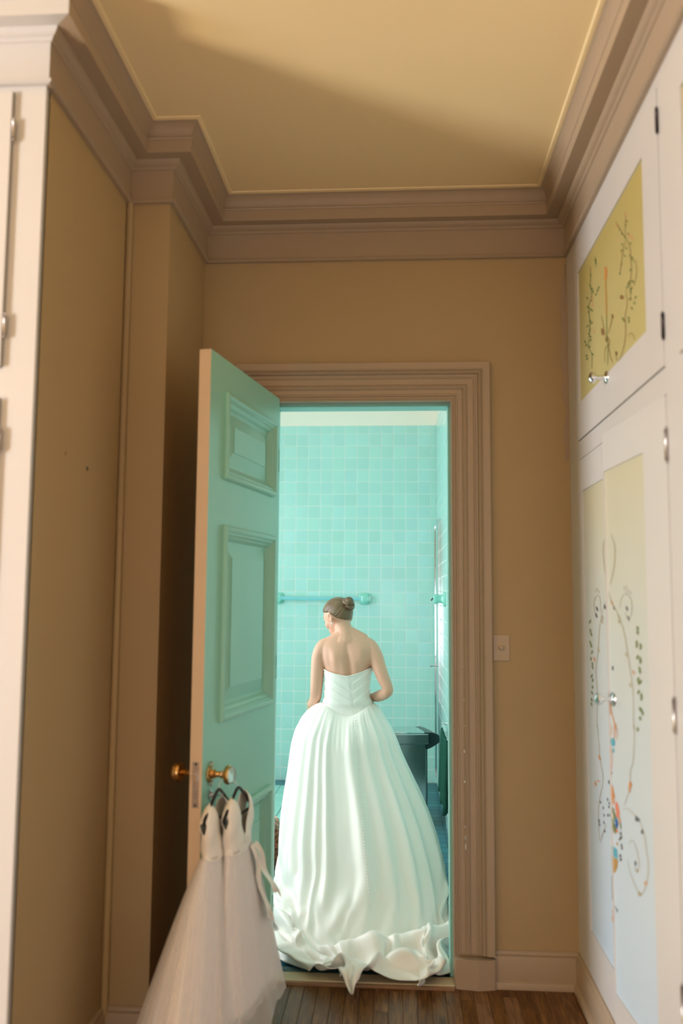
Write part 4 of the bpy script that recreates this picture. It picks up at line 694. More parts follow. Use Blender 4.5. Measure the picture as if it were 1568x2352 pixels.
b.build('fringe', M_yarn, tk, smooth=True, kind='stuff')
tag(tk, 'pale peach yarn tassel behind the copper basket', 'tassel')

SKIRT_ROWS = [0, 3, 8, 15, 23, 31, 38, 44, 49, 52, 54, 56, 58, 60, 62, 64, 66, 68, 70, 72, 74, 76, 78, 80, 82, 84, 86, 88, 90, 91]
SKIRT = '''
-154 3 4 3 4 3 4 3 3 3 3 3 3 3 3 3 3 3 3 2 2 2 2 2 1 2 1 2 1 2 1 2 1 2 1 1 1 1 1 1 1 1 1 1 1 0 0 1 0 0 0 1 0 0 0 0 -1 0 -1 0 -1 -1 0 -1 -1 -1 -1 -1 -1 -1 -2 -1 -2 -1 -2 -1 -2 -2 -2 -2 -2 -2 -2 -2 -2 -2 -2 -2 -2 -2 -3 -2 -3 -2 -3 -2 -3 -2 -3 -2 -3 -3 -2 -3 -2 -3 -2 -3 -3 -2 -3 -2 -3 -2 -3 -2 -3 -2 -3 -2 -2 -2 -3 -2 -2 -2 -2 -2 -2 -2 -2 -2 -2 -2 -1 -2 -1 -2 -1 -1 -1 -1 -1 -1 -1 -1 -1 -1 -1 0 -1 -1 0 0 0 0 0 0 0 0 0 0 1 0 1 1 1 0 1 1 1 1 1 1 1 2 1 1 1 2 1 1 1 2 1 1 1 1 1 2 1 1 1 1 1 2 2 3 2 3 3 3 3 4 3 3 4 3
0 1 0 0 0 1 -1 1 0 0 0 0 1 0 0 1 0 -1 0 1 0 2 1 1 2 0 1 -1 2 0 2 0 2 -1 0 0 1 0 1 1 1 1 0 -1 0 -1 0 -2 0 0 0 -1 0 0 0 0 0 0 0 -1 0 0 -1 -1 1 0 0 0 -1 -1 0 -1 0 0 0 0 0 -1 0 -1 -1 -1 0 -1 0 0 -1 0 -1 -1 0 -1 -1 -1 0 -1 0 -2 0 -1 0 0 -1 0 -2 0 -1 0 0 -1 0 -1 0 -1 0 0 0 -1 0 0 -1 0 0 0 -1 0 0 -1 0 0 0 0 0 0 -1 1 -1 1 -1 0 0 0 0 0 0 0 -1 0 0 -1 0 1 -1 0 0 0 -1 0 -1 -1 0 -1 -1 0 -1 0 -1 0 0 -1 0 -1 0 1 1 -1 1 1 1 -1 1 1 1 0 2 1 1 0 1 1 2 2 1 1 2 1 2 0 0 1 1 0 1 0 0 1 0 1
3 0 0 2 0 1 1 0 1 1 1 1 0 1 1 0 1 1 0 0 2 0 2 2 0 1 -1 1 -1 2 1 2 -1 1 0 0 -1 1 0 1 2 1 0 0 -1 -1 -2 0 -2 -1 0 -1 0 -1 0 -1 1 -1 -1 0 -1 0 -1 0 -1 0 1 -1 -1 0 -1 -1 0 -1 1 -1 0 -1 -1 -1 0 0 -1 0 -1 -1 1 -1 -1 0 -1 -1 1 -1 -1 -1 0 0 0 -1 -1 0 -1 0 0 -1 0 -1 0 -1 0 -1 -1 0 -1 -2 0 0 0 -1 0 -1 0 -1 0 -1 -1 0 -1 -1 -1 -1 0 -1 0 -1 1 -1 0 0 0 0 0 0 -1 0 -2 0 -1 0 -1 0 0 0 1 0 0 0 -1 0 -2 0 -1 1 1 0 0 1 -2 0 0 0 1 1 1 2 1 0 0 1 0 1 1 2 1 0 0 1 1 1 2 1 2 0 0 2 1 0 1 0 1 2 0 1 1 0 1 0
7 1 0 0 1 0 1 0 0 0 0 0 1 1 1 1 0 0 0 1 1 1 1 1 2 -1 0 -1 1 0 1 1 2 0 -1 0 -1 0 1 1 1 1 1 0 -2 -2 -1 -1 0 0 -1 1 1 1 0 1 0 -1 0 -1 -1 -1 1 0 1 1 0 0 0 -3 -1 0 0 0 0 1 0 0 -2 -1 -1 -1 0 0 0 0 0 0 0 -1 -1 0 -2 -1 0 -1 -1 0 -1 -1 0 -1 0 -2 0 0 -1 -1 -1 0 -1 -1 0 -2 -1 0 -1 -1 0 0 -1 0 -1 0 -1 -1 0 -1 -1 -1 -1 -1 -1 0 -1 0 -1 0 1 -1 0 0 0 0 1 -1 0 -1 -1 -1 0 -1 1 1 0 1 1 -1 1 -1 -1 -1 0 1 2 2 1 -1 0 -1 -2 1 0 1 2 2 1 2 0 -1 -1 0 2 2 1 1 0 -1 -1 1 2 2 0 0 1 2 1 0 0 1 2 1 1 0 1 1 0 0
13 0 0 1 0 0 1 0 1 0 1 1 0 1 1 0 1 0 1 0 1 2 1 2 0 0 -1 0 0 2 1 1 0 0 0 -1 0 0 1 1 1 0 1 -1 0 -3 -1 -2 -1 -1 0 -1 -1 0 0 0 -1 0 0 -1 -1 0 -1 -1 0 1 0 0 -1 0 -1 -1 0 1 0 0 0 -1 0 -1 -1 0 -1 0 0 0 -1 0 0 0 -1 -1 0 -1 -1 0 0 -1 -1 1 -1 -1 0 0 -1 0 -1 0 0 -1 -1 0 -1 0 -1 -1 0 0 -1 0 1 -1 0 0 -1 0 -1 -1 -1 0 -1 0 -1 -1 0 -1 0 0 0 1 1 0 0 0 0 0 0 -1 -1 -2 0 1 0 0 1 1 1 1 0 -1 1 2 1 -2 -2 1 1 0 -1 -1 0 -1 1 2 1 1 2 0 0 -1 0 1 1 1 1 1 -1 -1 0 1 2 2 0 -1 1 2 1 0 -1 1 2 1 1 0 0 0 1 1
10 0 1 0 1 1 0 1 0 1 0 0 1 1 1 1 0 0 0 1 0 1 2 1 0 0 1 -1 1 0 1 1 1 0 -1 0 0 0 0 1 1 2 0 0 -1 -1 -1 -1 -1 -1 0 0 -1 0 1 -1 0 0 -1 -1 0 -1 0 -1 1 0 1 0 -1 -1 -1 0 -1 0 1 1 0 -1 -1 -1 0 -1 0 -1 0 1 0 0 0 -1 0 -1 -1 0 -1 0 -1 0 0 -1 0 0 -1 0 0 -1 0 0 -1 0 0 -1 -1 -1 0 -1 -1 0 1 -1 0 0 0 -1 1 -1 -1 0 -1 -2 0 -1 -1 0 -1 0 0 1 -1 1 -1 1 0 1 -1 0 1 -1 -1 4 2 0 0 -1 -2 -1 1 0 0 1 2 0 0 0 -1 -3 0 -1 0 2 1 0 -3 -1 1 2 0 1 0 0 0 0 1 1 1 0 0 -1 0 1 1 1 1 -1 0 1 1 0 0 1 1 0 0 1 0 1 0 0
8 0 1 0 0 1 0 0 1 0 0 1 1 0 0 1 0 1 0 1 0 1 0 0 1 1 -1 1 -1 1 0 1 0 0 0 0 0 0 1 0 0 0 1 0 0 0 -1 0 -1 0 0 0 1 0 -1 1 0 0 -1 -1 0 0 0 -1 1 1 0 -1 0 -1 0 -1 0 0 1 0 0 0 -2 0 -1 0 -1 1 0 0 0 0 0 -1 0 -1 0 -1 0 -1 0 0 -1 0 0 -1 0 0 -1 0 0 0 -1 0 -1 1 -1 0 -1 0 -1 0 0 0 0 0 0 -1 -1 0 0 -1 0 0 -1 -1 0 -1 0 0 0 0 1 -1 1 0 0 0 0 0 -1 0 2 0 0 0 0 0 0 -1 -2 0 1 2 0 0 0 0 2 -5 -2 4 1 0 -1 3 0 -4 0 0 0 0 1 0 0 0 1 0 0 0 0 1 0 0 1 0 0 1 0 0 1 1 0 1 0 0 1 0 1 0 0 0
5 1 1 0 1 0 1 0 -1 1 0 0 0 1 1 -1 0 0 0 -1 1 0 0 1 0 0 0 1 0 -2 1 0 1 1 1 -1 0 -2 -1 1 0 2 -1 1 0 1 1 0 2 -1 -1 1 -1 0 1 -1 0 0 0 0 0 -1 0 0 0 0 0 1 -1 0 -1 0 0 0 0 0 0 0 0 -1 -1 0 1 -1 0 -1 1 0 0 0 -1 0 -1 0 0 0 -1 0 0 -1 0 0 0 -1 1 -1 -1 0 0 0 0 -1 0 -1 0 0 0 0 -1 0 0 0 -1 1 0 -1 -1 0 0 -1 0 0 -1 0 0 0 0 -1 0 1 0 0 1 -1 1 -1 -1 0 3 0 0 0 0 0 0 0 0 0 0 -1 1 -2 3 -5 4 5 -3 4 3 -4 -2 -1 4 4 -3 -6 -4 -2 1 4 3 0 -1 0 0 2 0 1 1 0 -1 0 1 1 -3 -2 -1 0 3 -1 0 1 -1 0 0 1 0 1
0 0 -1 2 2 0 0 -1 1 -1 2 0 0 0 0 1 1 -2 -1 1 0 -1 0 0 0 2 2 0 -1 1 0 0 0 1 -2 -1 0 2 1 0 -2 -3 2 4 0 1 1 -3 1 2 1 0 0 0 0 1 -1 0 0 0 0 -1 1 -1 0 1 0 -1 0 0 0 0 0 0 0 0 -1 0 0 0 0 0 -1 0 0 0 0 -1 0 0 0 0 -1 0 0 -1 0 0 0 0 -1 0 0 0 -1 0 0 0 0 -1 0 0 0 0 -1 -1 1 -1 0 0 -1 0 1 -1 -1 1 0 0 -1 0 0 -1 1 0 0 -1 0 0 0 0 0 0 0 0 -1 1 -3 4 3 -1 -1 0 -2 -1 3 -1 -4 0 4 3 -5 7 -6 10 -10 4 0 -2 -7 5 4 -1 1 -3 -7 5 6 2 1 2 0 -2 1 -4 -8 -5 3 7 1 0 1 0 -2 -8 3 0 -1 3 2 0 1 0 0 0 0 0 0 0
-2 1 1 0 0 0 -1 1 0 2 -1 0 1 0 0 0 -1 2 0 1 0 0 -1 -3 -1 1 1 2 3 1 0 -5 1 -4 0 4 4 0 0 -1 3 0 -2 -1 3 0 1 2 -4 -3 0 0 2 0 0 -1 1 0 0 0 -1 3 1 -2 0 -2 0 1 0 -1 0 0 0 0 0 0 0 0 -1 0 0 0 0 0 0 0 -1 1 -1 0 0 0 0 0 0 0 0 -1 0 0 0 0 0 0 0 0 0 -1 0 0 0 -1 0 0 0 0 -1 1 0 0 0 0 -1 0 0 0 0 -1 0 1 -1 1 -1 0 -1 1 0 0 0 -1 0 0 0 0 0 0 5 -4 -4 4 2 -2 4 0 -7 3 1 4 -3 -7 5 -2 5 -8 7 -9 10 -6 4 0 0 3 2 -1 0 -8 -3 1 0 -1 1 3 0 3 8 2 -2 -9 0 1 -1 0 -1 1 -1 0 -1 0 2 1 1 -1 0 0 0 -2 1 -1
0 -1 1 0 0 0 -1 1 1 0 1 0 -1 0 0 -3 0 1 4 -1 -2 -1 2 1 1 -1 4 1 -1 -1 -2 -3 -1 7 -1 2 -3 -1 -2 -4 -1 -6 -1 3 4 12 -3 0 0 0 -1 -1 -1 1 0 2 0 -1 0 0 1 -4 -2 2 1 2 0 0 0 0 0 -1 1 0 -1 1 0 -1 1 0 0 -1 1 0 -1 1 0 -1 1 -1 0 0 0 0 -1 1 0 0 0 0 0 0 -1 0 0 0 0 0 0 0 0 0 0 0 0 0 0 -1 0 0 0 0 0 0 1 -1 0 0 0 0 0 -1 0 0 0 0 -1 0 0 0 0 0 0 -1 -1 5 2 0 -3 -4 3 2 -6 0 8 -3 -1 -5 1 8 -1 -10 1 7 0 1 -6 9 6 2 -1 -2 -6 2 6 4 -7 -9 -5 -1 1 1 -1 2 -3 1 3 6 -1 -5 0 1 -1 2 -1 1 2 -3 1 -1 0 1 0 -1 0 1 -1 2
0 0 0 0 0 0 -1 2 0 0 0 0 0 1 0 1 -2 1 0 1 2 -3 0 1 -1 -4 -3 -3 0 2 2 8 0 -4 2 -3 7 -2 -3 0 -9 5 2 -4 -3 -2 14 7 -1 -3 -3 -1 1 1 -1 -1 0 0 0 0 0 0 3 -2 0 0 0 0 0 0 0 0 -1 0 1 -1 0 1 0 -1 0 1 -1 0 0 0 0 0 -1 1 0 0 0 0 0 -1 0 0 0 0 0 0 0 0 0 0 0 0 0 0 -1 1 0 -1 1 0 0 0 -1 1 0 -1 0 0 0 0 0 0 0 -1 1 0 0 0 0 -1 0 1 0 0 -1 0 -1 2 3 -9 -4 9 5 -1 -8 0 8 0 -8 5 4 0 -10 -3 6 9 -9 -3 3 10 -3 -9 1 3 7 4 -4 -3 1 2 3 -3 2 -4 -6 -3 1 0 2 1 -1 -5 1 2 -2 0 2 2 0 1 -1 3 -2 0 0 -1 -1 2 0 0 -1 0
1 0 -1 0 0 -2 3 0 0 0 0 0 1 -1 -1 1 1 1 0 -4 -1 4 0 -2 1 4 -2 -3 2 -1 0 1 -2 -2 -2 -3 -8 8 5 8 -1 -4 2 2 2 -5 -11 3 14 2 -3 -3 1 -1 0 -2 1 1 0 1 -2 2 1 2 -5 0 1 -1 0 0 -1 1 0 0 0 0 0 0 -1 1 0 -1 0 0 1 -1 0 1 0 0 0 -1 0 0 0 0 0 0 0 0 0 0 0 0 0 0 -1 0 0 0 1 -1 0 1 -1 0 0 0 1 -1 0 0 0 0 -1 1 -1 1 0 0 -1 1 0 -1 1 0 0 -1 0 0 1 0 0 -3 1 7 -2 -9 -1 7 2 -4 0 1 0 -2 -3 4 7 -6 -7 0 14 -4 -4 -1 7 4 -7 1 -7 -5 4 2 2 -8 6 10 0 2 6 0 -6 -10 -1 -4 0 4 -1 1 -1 -1 -1 7 -3 1 0 -2 1 2 -1 2 2 -3 0 0 0 -1
1 0 0 0 -1 2 0 0 0 0 0 0 0 -1 1 1 1 -4 -2 1 1 -1 0 0 -3 1 0 7 -12 -1 1 0 3 -2 -1 4 -1 -3 3 -2 13 2 -10 0 -1 -1 0 0 -2 10 6 -4 -5 2 0 2 -4 2 0 0 1 -2 -4 0 4 1 0 0 0 0 0 0 0 0 0 0 0 0 0 0 0 0 0 0 -1 0 1 -1 0 0 0 0 0 0 0 0 0 0 0 0 0 0 0 -1 0 0 1 0 0 0 -1 1 0 -1 0 0 0 0 -1 0 1 0 0 0 0 -1 1 0 0 0 0 -1 0 1 -1 1 -1 0 1 1 -2 -1 2 2 -6 -2 8 2 -5 -6 7 4 -9 4 4 -4 -3 -1 -1 9 -3 7 -9 7 1 -10 -1 7 6 -6 -4 -1 6 2 0 2 -1 0 1 -3 -5 2 5 7 -2 1 -7 -6 4 -2 0 -3 -1 1 7 -3 -1 4 -2 -1 2 -2 -1 1 -1 -1 1 0
0 1 1 1 -1 0 0 -1 1 -1 1 0 0 1 0 -1 0 2 -7 0 0 0 1 4 -1 -1 1 -8 9 -6 -4 -3 -1 3 2 3 7 -4 -3 3 1 6 -3 -3 -7 8 -1 -3 -1 0 4 9 -2 -8 2 3 2 -2 0 -2 -1 5 4 -2 -6 0 0 1 0 0 0 0 0 0 -1 0 1 -1 1 -1 0 0 0 0 0 1 -2 1 0 0 0 0 0 0 0 0 0 -1 0 0 0 0 0 0 0 0 0 0 0 -1 1 -1 0 1 0 0 -1 0 0 0 -1 1 0 0 0 0 0 0 0 0 0 1 0 0 1 -2 1 1 -3 -1 4 0 -4 -1 7 0 -11 4 9 -1 -9 0 7 -8 -2 6 3 -2 -3 5 0 -10 4 0 1 11 1 -9 -8 1 5 1 -3 3 -1 9 2 1 1 -1 -1 -2 -2 -11 2 -1 7 4 -9 1 2 2 5 -1 -4 3 0 1 0 1 -3 -1 -1 0 -1 0 -1 0
1 0 0 0 1 1 1 2 1 1 -1 1 -2 -1 -2 -1 -1 -5 3 0 1 3 1 0 1 -2 -3 4 -1 0 -2 -6 -7 1 4 -3 3 7 5 -1 -7 3 12 -4 2 -6 4 -8 -3 -4 2 2 3 5 -5 -1 6 -3 -1 3 3 -2 -8 1 5 -1 1 0 0 -1 1 0 0 -1 0 0 0 1 -1 1 0 0 0 -1 0 -1 1 -1 1 0 -1 0 0 0 0 0 0 0 0 0 0 0 -1 1 0 0 -1 0 0 1 -1 1 -1 0 0 0 0 -1 0 0 0 0 1 0 0 0 0 -1 0 0 1 -1 1 -1 1 3 -2 -2 4 0 -6 0 5 1 -6 -2 6 -5 -4 5 6 -5 -4 8 1 -9 -1 2 11 -13 5 1 1 1 2 -3 -1 1 2 -2 1 -6 1 -2 7 3 -3 -4 -1 -1 1 -2 0 8 -4 0 -4 -4 7 0 0 3 -2 1 4 2 6 -3 1 0 -2 0 -4 -2 0 -1 -1 1
0 2 0 -1 0 0 0 0 1 0 0 -2 -2 -2 -1 -1 -2 4 4 3 2 0 0 -1 3 3 -2 -4 -3 1 -3 3 4 -8 -1 2 -2 3 -2 1 8 -8 -3 12 2 -5 -5 4 -7 6 -1 0 2 -1 1 0 -2 4 -2 -2 -2 0 2 -2 2 1 -1 0 0 1 -1 1 0 -1 -1 0 0 1 1 -1 0 0 1 -1 -1 0 0 0 0 0 0 0 0 0 0 0 -1 1 0 0 -1 0 1 0 -1 0 1 -1 0 0 0 0 0 0 0 -1 2 0 -2 -2 0 0 1 1 0 1 -1 1 0 0 -1 1 -1 3 -3 0 4 0 -6 0 5 0 -6 -1 6 2 -4 -1 5 -3 -7 4 6 -9 0 8 5 -7 -2 6 2 1 0 -6 -1 -2 -4 -3 -2 0 8 13 8 -2 -13 -4 5 0 -4 8 -1 -2 -5 -4 1 4 3 3 1 1 -2 -6 6 -4 3 5 -2 3 -4 0 0 0 0 -3 -1 2 0 -3
9 -3 -3 0 1 2 0 0 -3 -1 -3 -2 0 0 -1 1 3 -1 2 1 1 3 3 -11 2 -2 1 1 -3 0 4 -4 0 7 1 -1 -1 0 3 0 -6 7 -2 -2 5 0 -2 3 -3 -12 -2 2 4 -1 2 0 1 1 2 -1 1 -2 5 1 -9 1 -1 4 1 -1 1 1 0 -1 -2 -2 1 3 -1 0 0 0 0 2 -1 -3 0 1 0 0 1 0 -1 0 -1 0 1 0 -1 0 1 0 -1 0 1 -1 0 1 -1 0 1 -1 0 -1 0 1 -1 1 1 -1 -2 -1 -1 1 2 0 1 0 0 0 0 0 0 -1 4 -2 -4 1 6 -1 -6 -2 7 1 -6 -2 7 3 -10 1 8 -4 -5 8 1 -8 1 7 -12 6 5 -3 0 -2 -8 2 -3 1 7 9 3 4 -9 8 8 -9 -4 -4 3 -2 6 5 -1 -3 -1 -2 3 7 -2 -5 -4 7 -2 4 0 -3 3 -3 -2 -1 -2 -4 2 -2 1 -3 3 3
8 1 0 -4 -1 -2 2 0 0 3 1 0 -2 -3 -2 -1 1 -1 -1 0 0 1 1 -9 -8 2 1 6 5 4 1 3 1 -1 -5 -1 -2 0 -1 0 5 -1 5 -7 -7 9 7 -9 12 -5 -8 -2 -3 8 3 -2 -1 -1 0 0 -2 3 0 -3 4 -1 1 -4 4 1 -1 -2 3 3 -2 -1 0 -1 0 0 0 0 0 0 1 -1 -2 1 0 0 0 0 0 0 0 0 0 -1 1 0 0 -1 1 -1 0 1 -1 0 1 -1 0 0 0 0 0 0 1 -2 0 1 1 -1 -2 -2 1 1 0 1 1 1 0 -1 0 -1 -1 2 4 -2 -5 -1 7 1 -9 1 8 -1 -12 2 8 0 -5 8 -1 -7 0 5 -9 0 13 3 -14 8 -6 -4 5 -4 11 9 1 -2 -5 -4 6 -1 1 5 -1 2 -1 -1 -4 -2 3 10 0 -1 -1 -2 -1 0 0 -5 1 2 3 -2 -7 -4 2 1 -1 -5 0 6 0 2 -5 1
5 2 1 1 -3 0 -1 2 0 -13 2 2 0 0 0 3 -1 4 3 2 -1 -3 -6 17 -5 -6 4 -11 -4 -8 5 2 3 2 7 -7 5 -1 -2 -1 -1 2 4 -2 -4 -7 10 7 -11 12 -2 -7 5 -7 -4 3 2 -1 0 1 1 4 -1 -1 2 -6 1 4 -2 1 0 -1 -3 3 4 -1 -1 -1 0 0 0 -1 -1 2 1 1 -2 -3 2 0 0 0 0 -1 1 0 -1 1 -1 0 0 0 0 1 -1 0 0 0 0 1 -1 0 0 0 0 0 -1 2 0 0 -2 0 1 -1 -2 -1 2 2 -1 1 0 1 -1 0 -1 -1 0 3 3 -1 -8 4 4 -6 -4 9 4 -6 -7 0 4 -4 5 4 -8 4 7 5 -3 -16 10 -9 -5 8 1 5 5 -7 0 1 0 1 -1 0 0 3 -2 6 3 2 4 2 -2 -12 8 2 -4 -2 3 4 0 2 2 -1 -3 -6 -1 2 -1 -9 5 1 -1 3 0 -2 0 -1
5 0 1 1 -1 -1 0 -1 -13 10 0 -6 -5 6 6 2 3 2 -1 0 -2 -7 -5 2 10 -3 -4 0 4 1 -14 -1 3 3 -8 13 -3 1 5 -2 -5 0 2 6 2 2 -14 2 13 -11 8 0 -10 2 7 -2 -3 -2 1 0 2 -1 -4 5 2 0 -1 -2 1 1 0 0 -2 -3 4 2 -1 -1 1 0 0 0 0 -3 3 1 0 -2 -2 2 0 0 0 0 0 0 0 0 0 0 -1 1 -1 0 1 -1 1 -1 0 0 0 0 1 -1 0 0 -1 -2 0 3 1 0 -1 1 -1 -1 -2 0 3 -1 1 1 0 2 -2 -2 -1 1 0 -1 2 -1 1 1 -4 -1 2 5 -1 -4 -3 6 -7 -1 15 -7 2 -3 -7 7 -13 1 9 1 12 7 -8 3 2 -6 1 0 -1 -7 -1 0 -2 -2 0 2 -5 0 6 8 1 3 2 -3 1 5 1 -1 3 -2 -9 -5 -5 -4 -1 4 0 5 5 -1 0 -1 3 -3
5 -1 1 -1 2 -1 -4 -1 7 -10 -11 9 11 -1 1 1 1 2 1 -5 1 5 -3 -7 -1 -3 -3 14 -7 -2 10 -5 -6 -3 9 -4 0 -8 0 -4 6 0 -1 0 4 7 -9 -1 6 9 -5 1 1 -9 -5 5 -2 1 3 -1 2 2 6 -2 -5 -1 0 -1 -3 4 1 0 -1 -3 1 3 0 -1 0 1 0 1 -1 0 -5 4 3 -1 -2 -1 1 -1 1 0 0 0 0 -1 1 -1 1 -1 1 -1 -1 1 -1 1 0 -1 1 0 0 1 -1 0 0 0 1 -3 -1 1 3 0 0 0 0 -4 -1 3 0 -1 2 -2 3 3 -3 -6 -2 8 -2 -4 3 3 -2 -7 2 6 5 -1 -2 1 1 5 -13 0 1 1 7 -15 3 4 5 9 0 2 0 1 -8 5 -5 -6 -2 3 -1 -1 3 3 3 -14 6 1 0 4 -1 0 0 7 1 1 6 -7 -10 -4 0 -4 3 -2 3 0 1 5 -10 3 5 6 -4 3
3 -1 0 -2 0 -1 -1 -9 1 7 8 -2 -3 2 0 0 -1 -1 2 4 -2 -10 3 2 -7 8 9 -13 -2 9 0 6 -2 4 -4 6 -5 -2 -9 -7 2 5 -5 -1 -1 4 15 -10 -5 3 11 -3 1 1 -5 -3 3 -1 -1 1 -1 -4 0 11 0 -3 -2 1 1 -4 1 0 1 -2 -2 2 1 0 1 0 -1 0 0 -1 1 -3 2 3 0 -1 -2 1 0 0 -1 0 1 0 0 0 -1 1 -1 1 0 -1 1 -1 -1 1 -1 1 0 -1 1 0 1 0 -3 -1 2 -1 -4 0 2 2 2 1 -1 -4 1 3 -1 0 0 0 1 3 -2 -8 9 -1 -7 0 6 8 -4 -10 2 6 3 -10 4 0 0 5 -2 -8 -7 2 16 4 2 1 0 -12 -2 -5 7 -3 2 4 1 -2 -3 -1 0 -1 -1 15 -9 0 2 5 -5 1 6 0 1 -4 -7 2 -7 -6 -2 3 4 3 -3 2 -2 2 10 -3 1 1 6 -9
6 -1 -3 4 -9 -1 1 1 1 2 2 -4 2 0 2 1 3 -1 -7 -3 -1 6 -3 -1 8 2 -5 1 9 -3 -5 -3 6 -1 -1 -3 6 0 -10 -6 -6 7 4 8 0 -12 0 15 -17 6 0 13 -4 -2 3 -11 1 5 -1 0 -1 2 -6 -3 8 3 -3 0 0 -1 0 0 1 0 -1 0 1 0 -1 0 1 -1 1 0 0 -1 0 1 0 0 0 0 0 0 0 0 0 0 -1 1 0 0 0 -1 1 0 -1 1 1 -1 0 -1 -1 1 0 0 -1 0 1 0 -1 0 2 -1 -2 -2 -1 1 1 2 1 -3 2 2 -2 -2 3 -1 0 0 -4 5 0 -3 -1 -5 9 -1 1 1 -2 1 -1 0 1 1 -10 -6 9 22 -9 3 8 -7 -14 -4 3 2 -1 0 -1 3 -1 6 8 -4 -4 -1 0 -3 8 -1 0 -1 3 0 2 6 -16 -7 0 0 -3 -1 4 9 2 2 1 -8 6 0 -2 1 0 0 2 4
6 -1 -1 -10 2 3 0 2 2 -2 2 2 3 2 1 0 -1 0 0 1 0 -2 -4 -5 -5 -3 2 14 -1 2 -7 1 0 -5 7 -5 -11 -3 15 7 -13 -14 12 -2 11 5 -6 3 7 -12 -4 -2 10 3 1 -3 -2 -6 0 2 6 0 9 -7 -8 5 0 -1 -2 -2 -1 1 0 4 3 -3 -1 0 0 -1 0 1 0 0 0 2 -1 0 0 0 0 -1 0 0 0 0 0 0 0 0 0 -1 1 0 -1 1 0 -1 0 1 0 0 0 0 -1 -1 1 0 1 0 -1 1 1 0 1 0 -1 3 -1 -1 -1 -1 -2 -1 2 1 -3 0 4 1 -4 -3 3 0 0 6 -7 -3 -3 -1 5 3 5 -13 5 -6 -1 16 7 -3 0 -3 -12 -4 3 1 2 2 -3 2 2 -5 6 3 3 9 2 -3 -4 2 2 3 -3 -2 1 2 0 -19 -2 2 2 -2 8 5 1 3 5 -4 -5 6 -3 -9 3 1 -2 -1 -1 0
3 -4 0 5 1 1 -1 0 -1 3 -5 6 1 0 -1 -1 0 -2 2 -7 2 -1 10 9 1 -5 -11 -16 6 5 9 -5 -1 5 -5 -7 6 7 -15 0 4 -1 -4 -11 5 8 9 -11 8 4 3 -5 -6 8 2 7 -3 -2 0 1 1 -2 -3 -11 2 0 3 -2 3 5 3 0 1 1 -3 1 -2 0 -1 0 -1 0 0 2 0 0 -2 0 1 -1 0 0 0 -1 1 -1 -1 0 0 -1 -1 0 -1 0 0 -1 -1 0 -1 -1 0 -1 0 0 0 1 -1 3 2 3 0 -2 -2 0 1 3 1 -5 0 -1 0 3 0 0 -3 -2 -1 0 -3 1 3 1 3 -1 -3 -4 3 10 -4 -2 1 1 -9 7 -4 -3 20 0 -1 -13 2 -1 -3 3 -4 3 -3 3 1 -2 -3 3 0 -1 0 4 9 6 4 -1 -3 -7 5 1 -2 2 -11 -2 0 -4 2 11 7 -1 3 1 -3 2 -12 3 -1 -1 1 -9 1 0 -1 3
-1 1 -3 5 3 -4 1 -1 -6 3 8 1 0 -1 0 0 -1 -9 -3 1 -1 -6 1 -1 5 6 8 1 -6 -2 2 8 0 0 0 5 -6 -1 9 -1 -5 -5 -21 9 -2 9 -1 11 -2 -1 -6 4 0 -14 -5 4 5 3 2 4 1 -2 -2 -1 5 -1 2 2 0 1 -1 1 1 1 0 -3 1 0 0 0 1 -1 -1 -1 0 0 1 -1 -1 0 -1 0 -1 1 -2 1 -1 -1 0 -1 1 -1 0 -1 -1 0 0 0 -1 -1 0 0 -1 0 0 -2 0 -1 0 0 3 2 0 1 -2 -4 -2 0 0 3 -2 4 1 6 2 1 0 -3 -1 -1 -1 -1 -4 6 5 -5 2 -6 2 -1 -3 0 1 1 5 11 -5 -5 -11 2 0 0 0 1 5 7 8 0 2 0 0 -3 -6 -3 -5 -2 -2 2 0 1 1 8 -4 2 4 -6 -5 1 6 8 11 -4 -8 2 2 -3 -17 4 5 2 -5 2 -1 -4 -1 -1 -1 1
-4 2 4 -4 2 0 -12 3 12 4 1 1 -1 0 -2 -2 -1 10 0 -2 -14 -6 -3 2 -5 0 5 6 5 1 4 -1 0 -1 -1 -3 -2 -4 0 6 12 0 -4 -10 3 -11 6 4 7 4 -1 -4 2 9 -2 -6 -8 5 4 -1 -4 -1 -4 10 -2 -2 3 1 0 2 0 -1 -1 0 -1 2 0 -2 0 1 -1 0 0 -1 1 -1 -1 0 0 -1 0 0 -1 -1 0 -1 0 0 -1 0 -1 0 -1 0 0 -1 0 -1 0 0 -1 -1 0 -1 0 1 -1 0 -3 0 -1 0 1 -1 0 1 1 0 0 -1 4 -1 -1 1 6 0 2 -1 2 1 3 -1 -1 0 -3 1 -7 -2 -2 -1 -2 0 6 5 3 -6 -8 -5 15 6 2 -4 5 0 3 5 -4 -5 6 3 3 0 -2 -1 -5 -6 -3 -2 2 2 3 -4 3 1 -4 1 5 3 6 5 -12 -9 2 6 -2 -19 2 -6 19 -6 -1 -4 0 4 -2 0 0 0
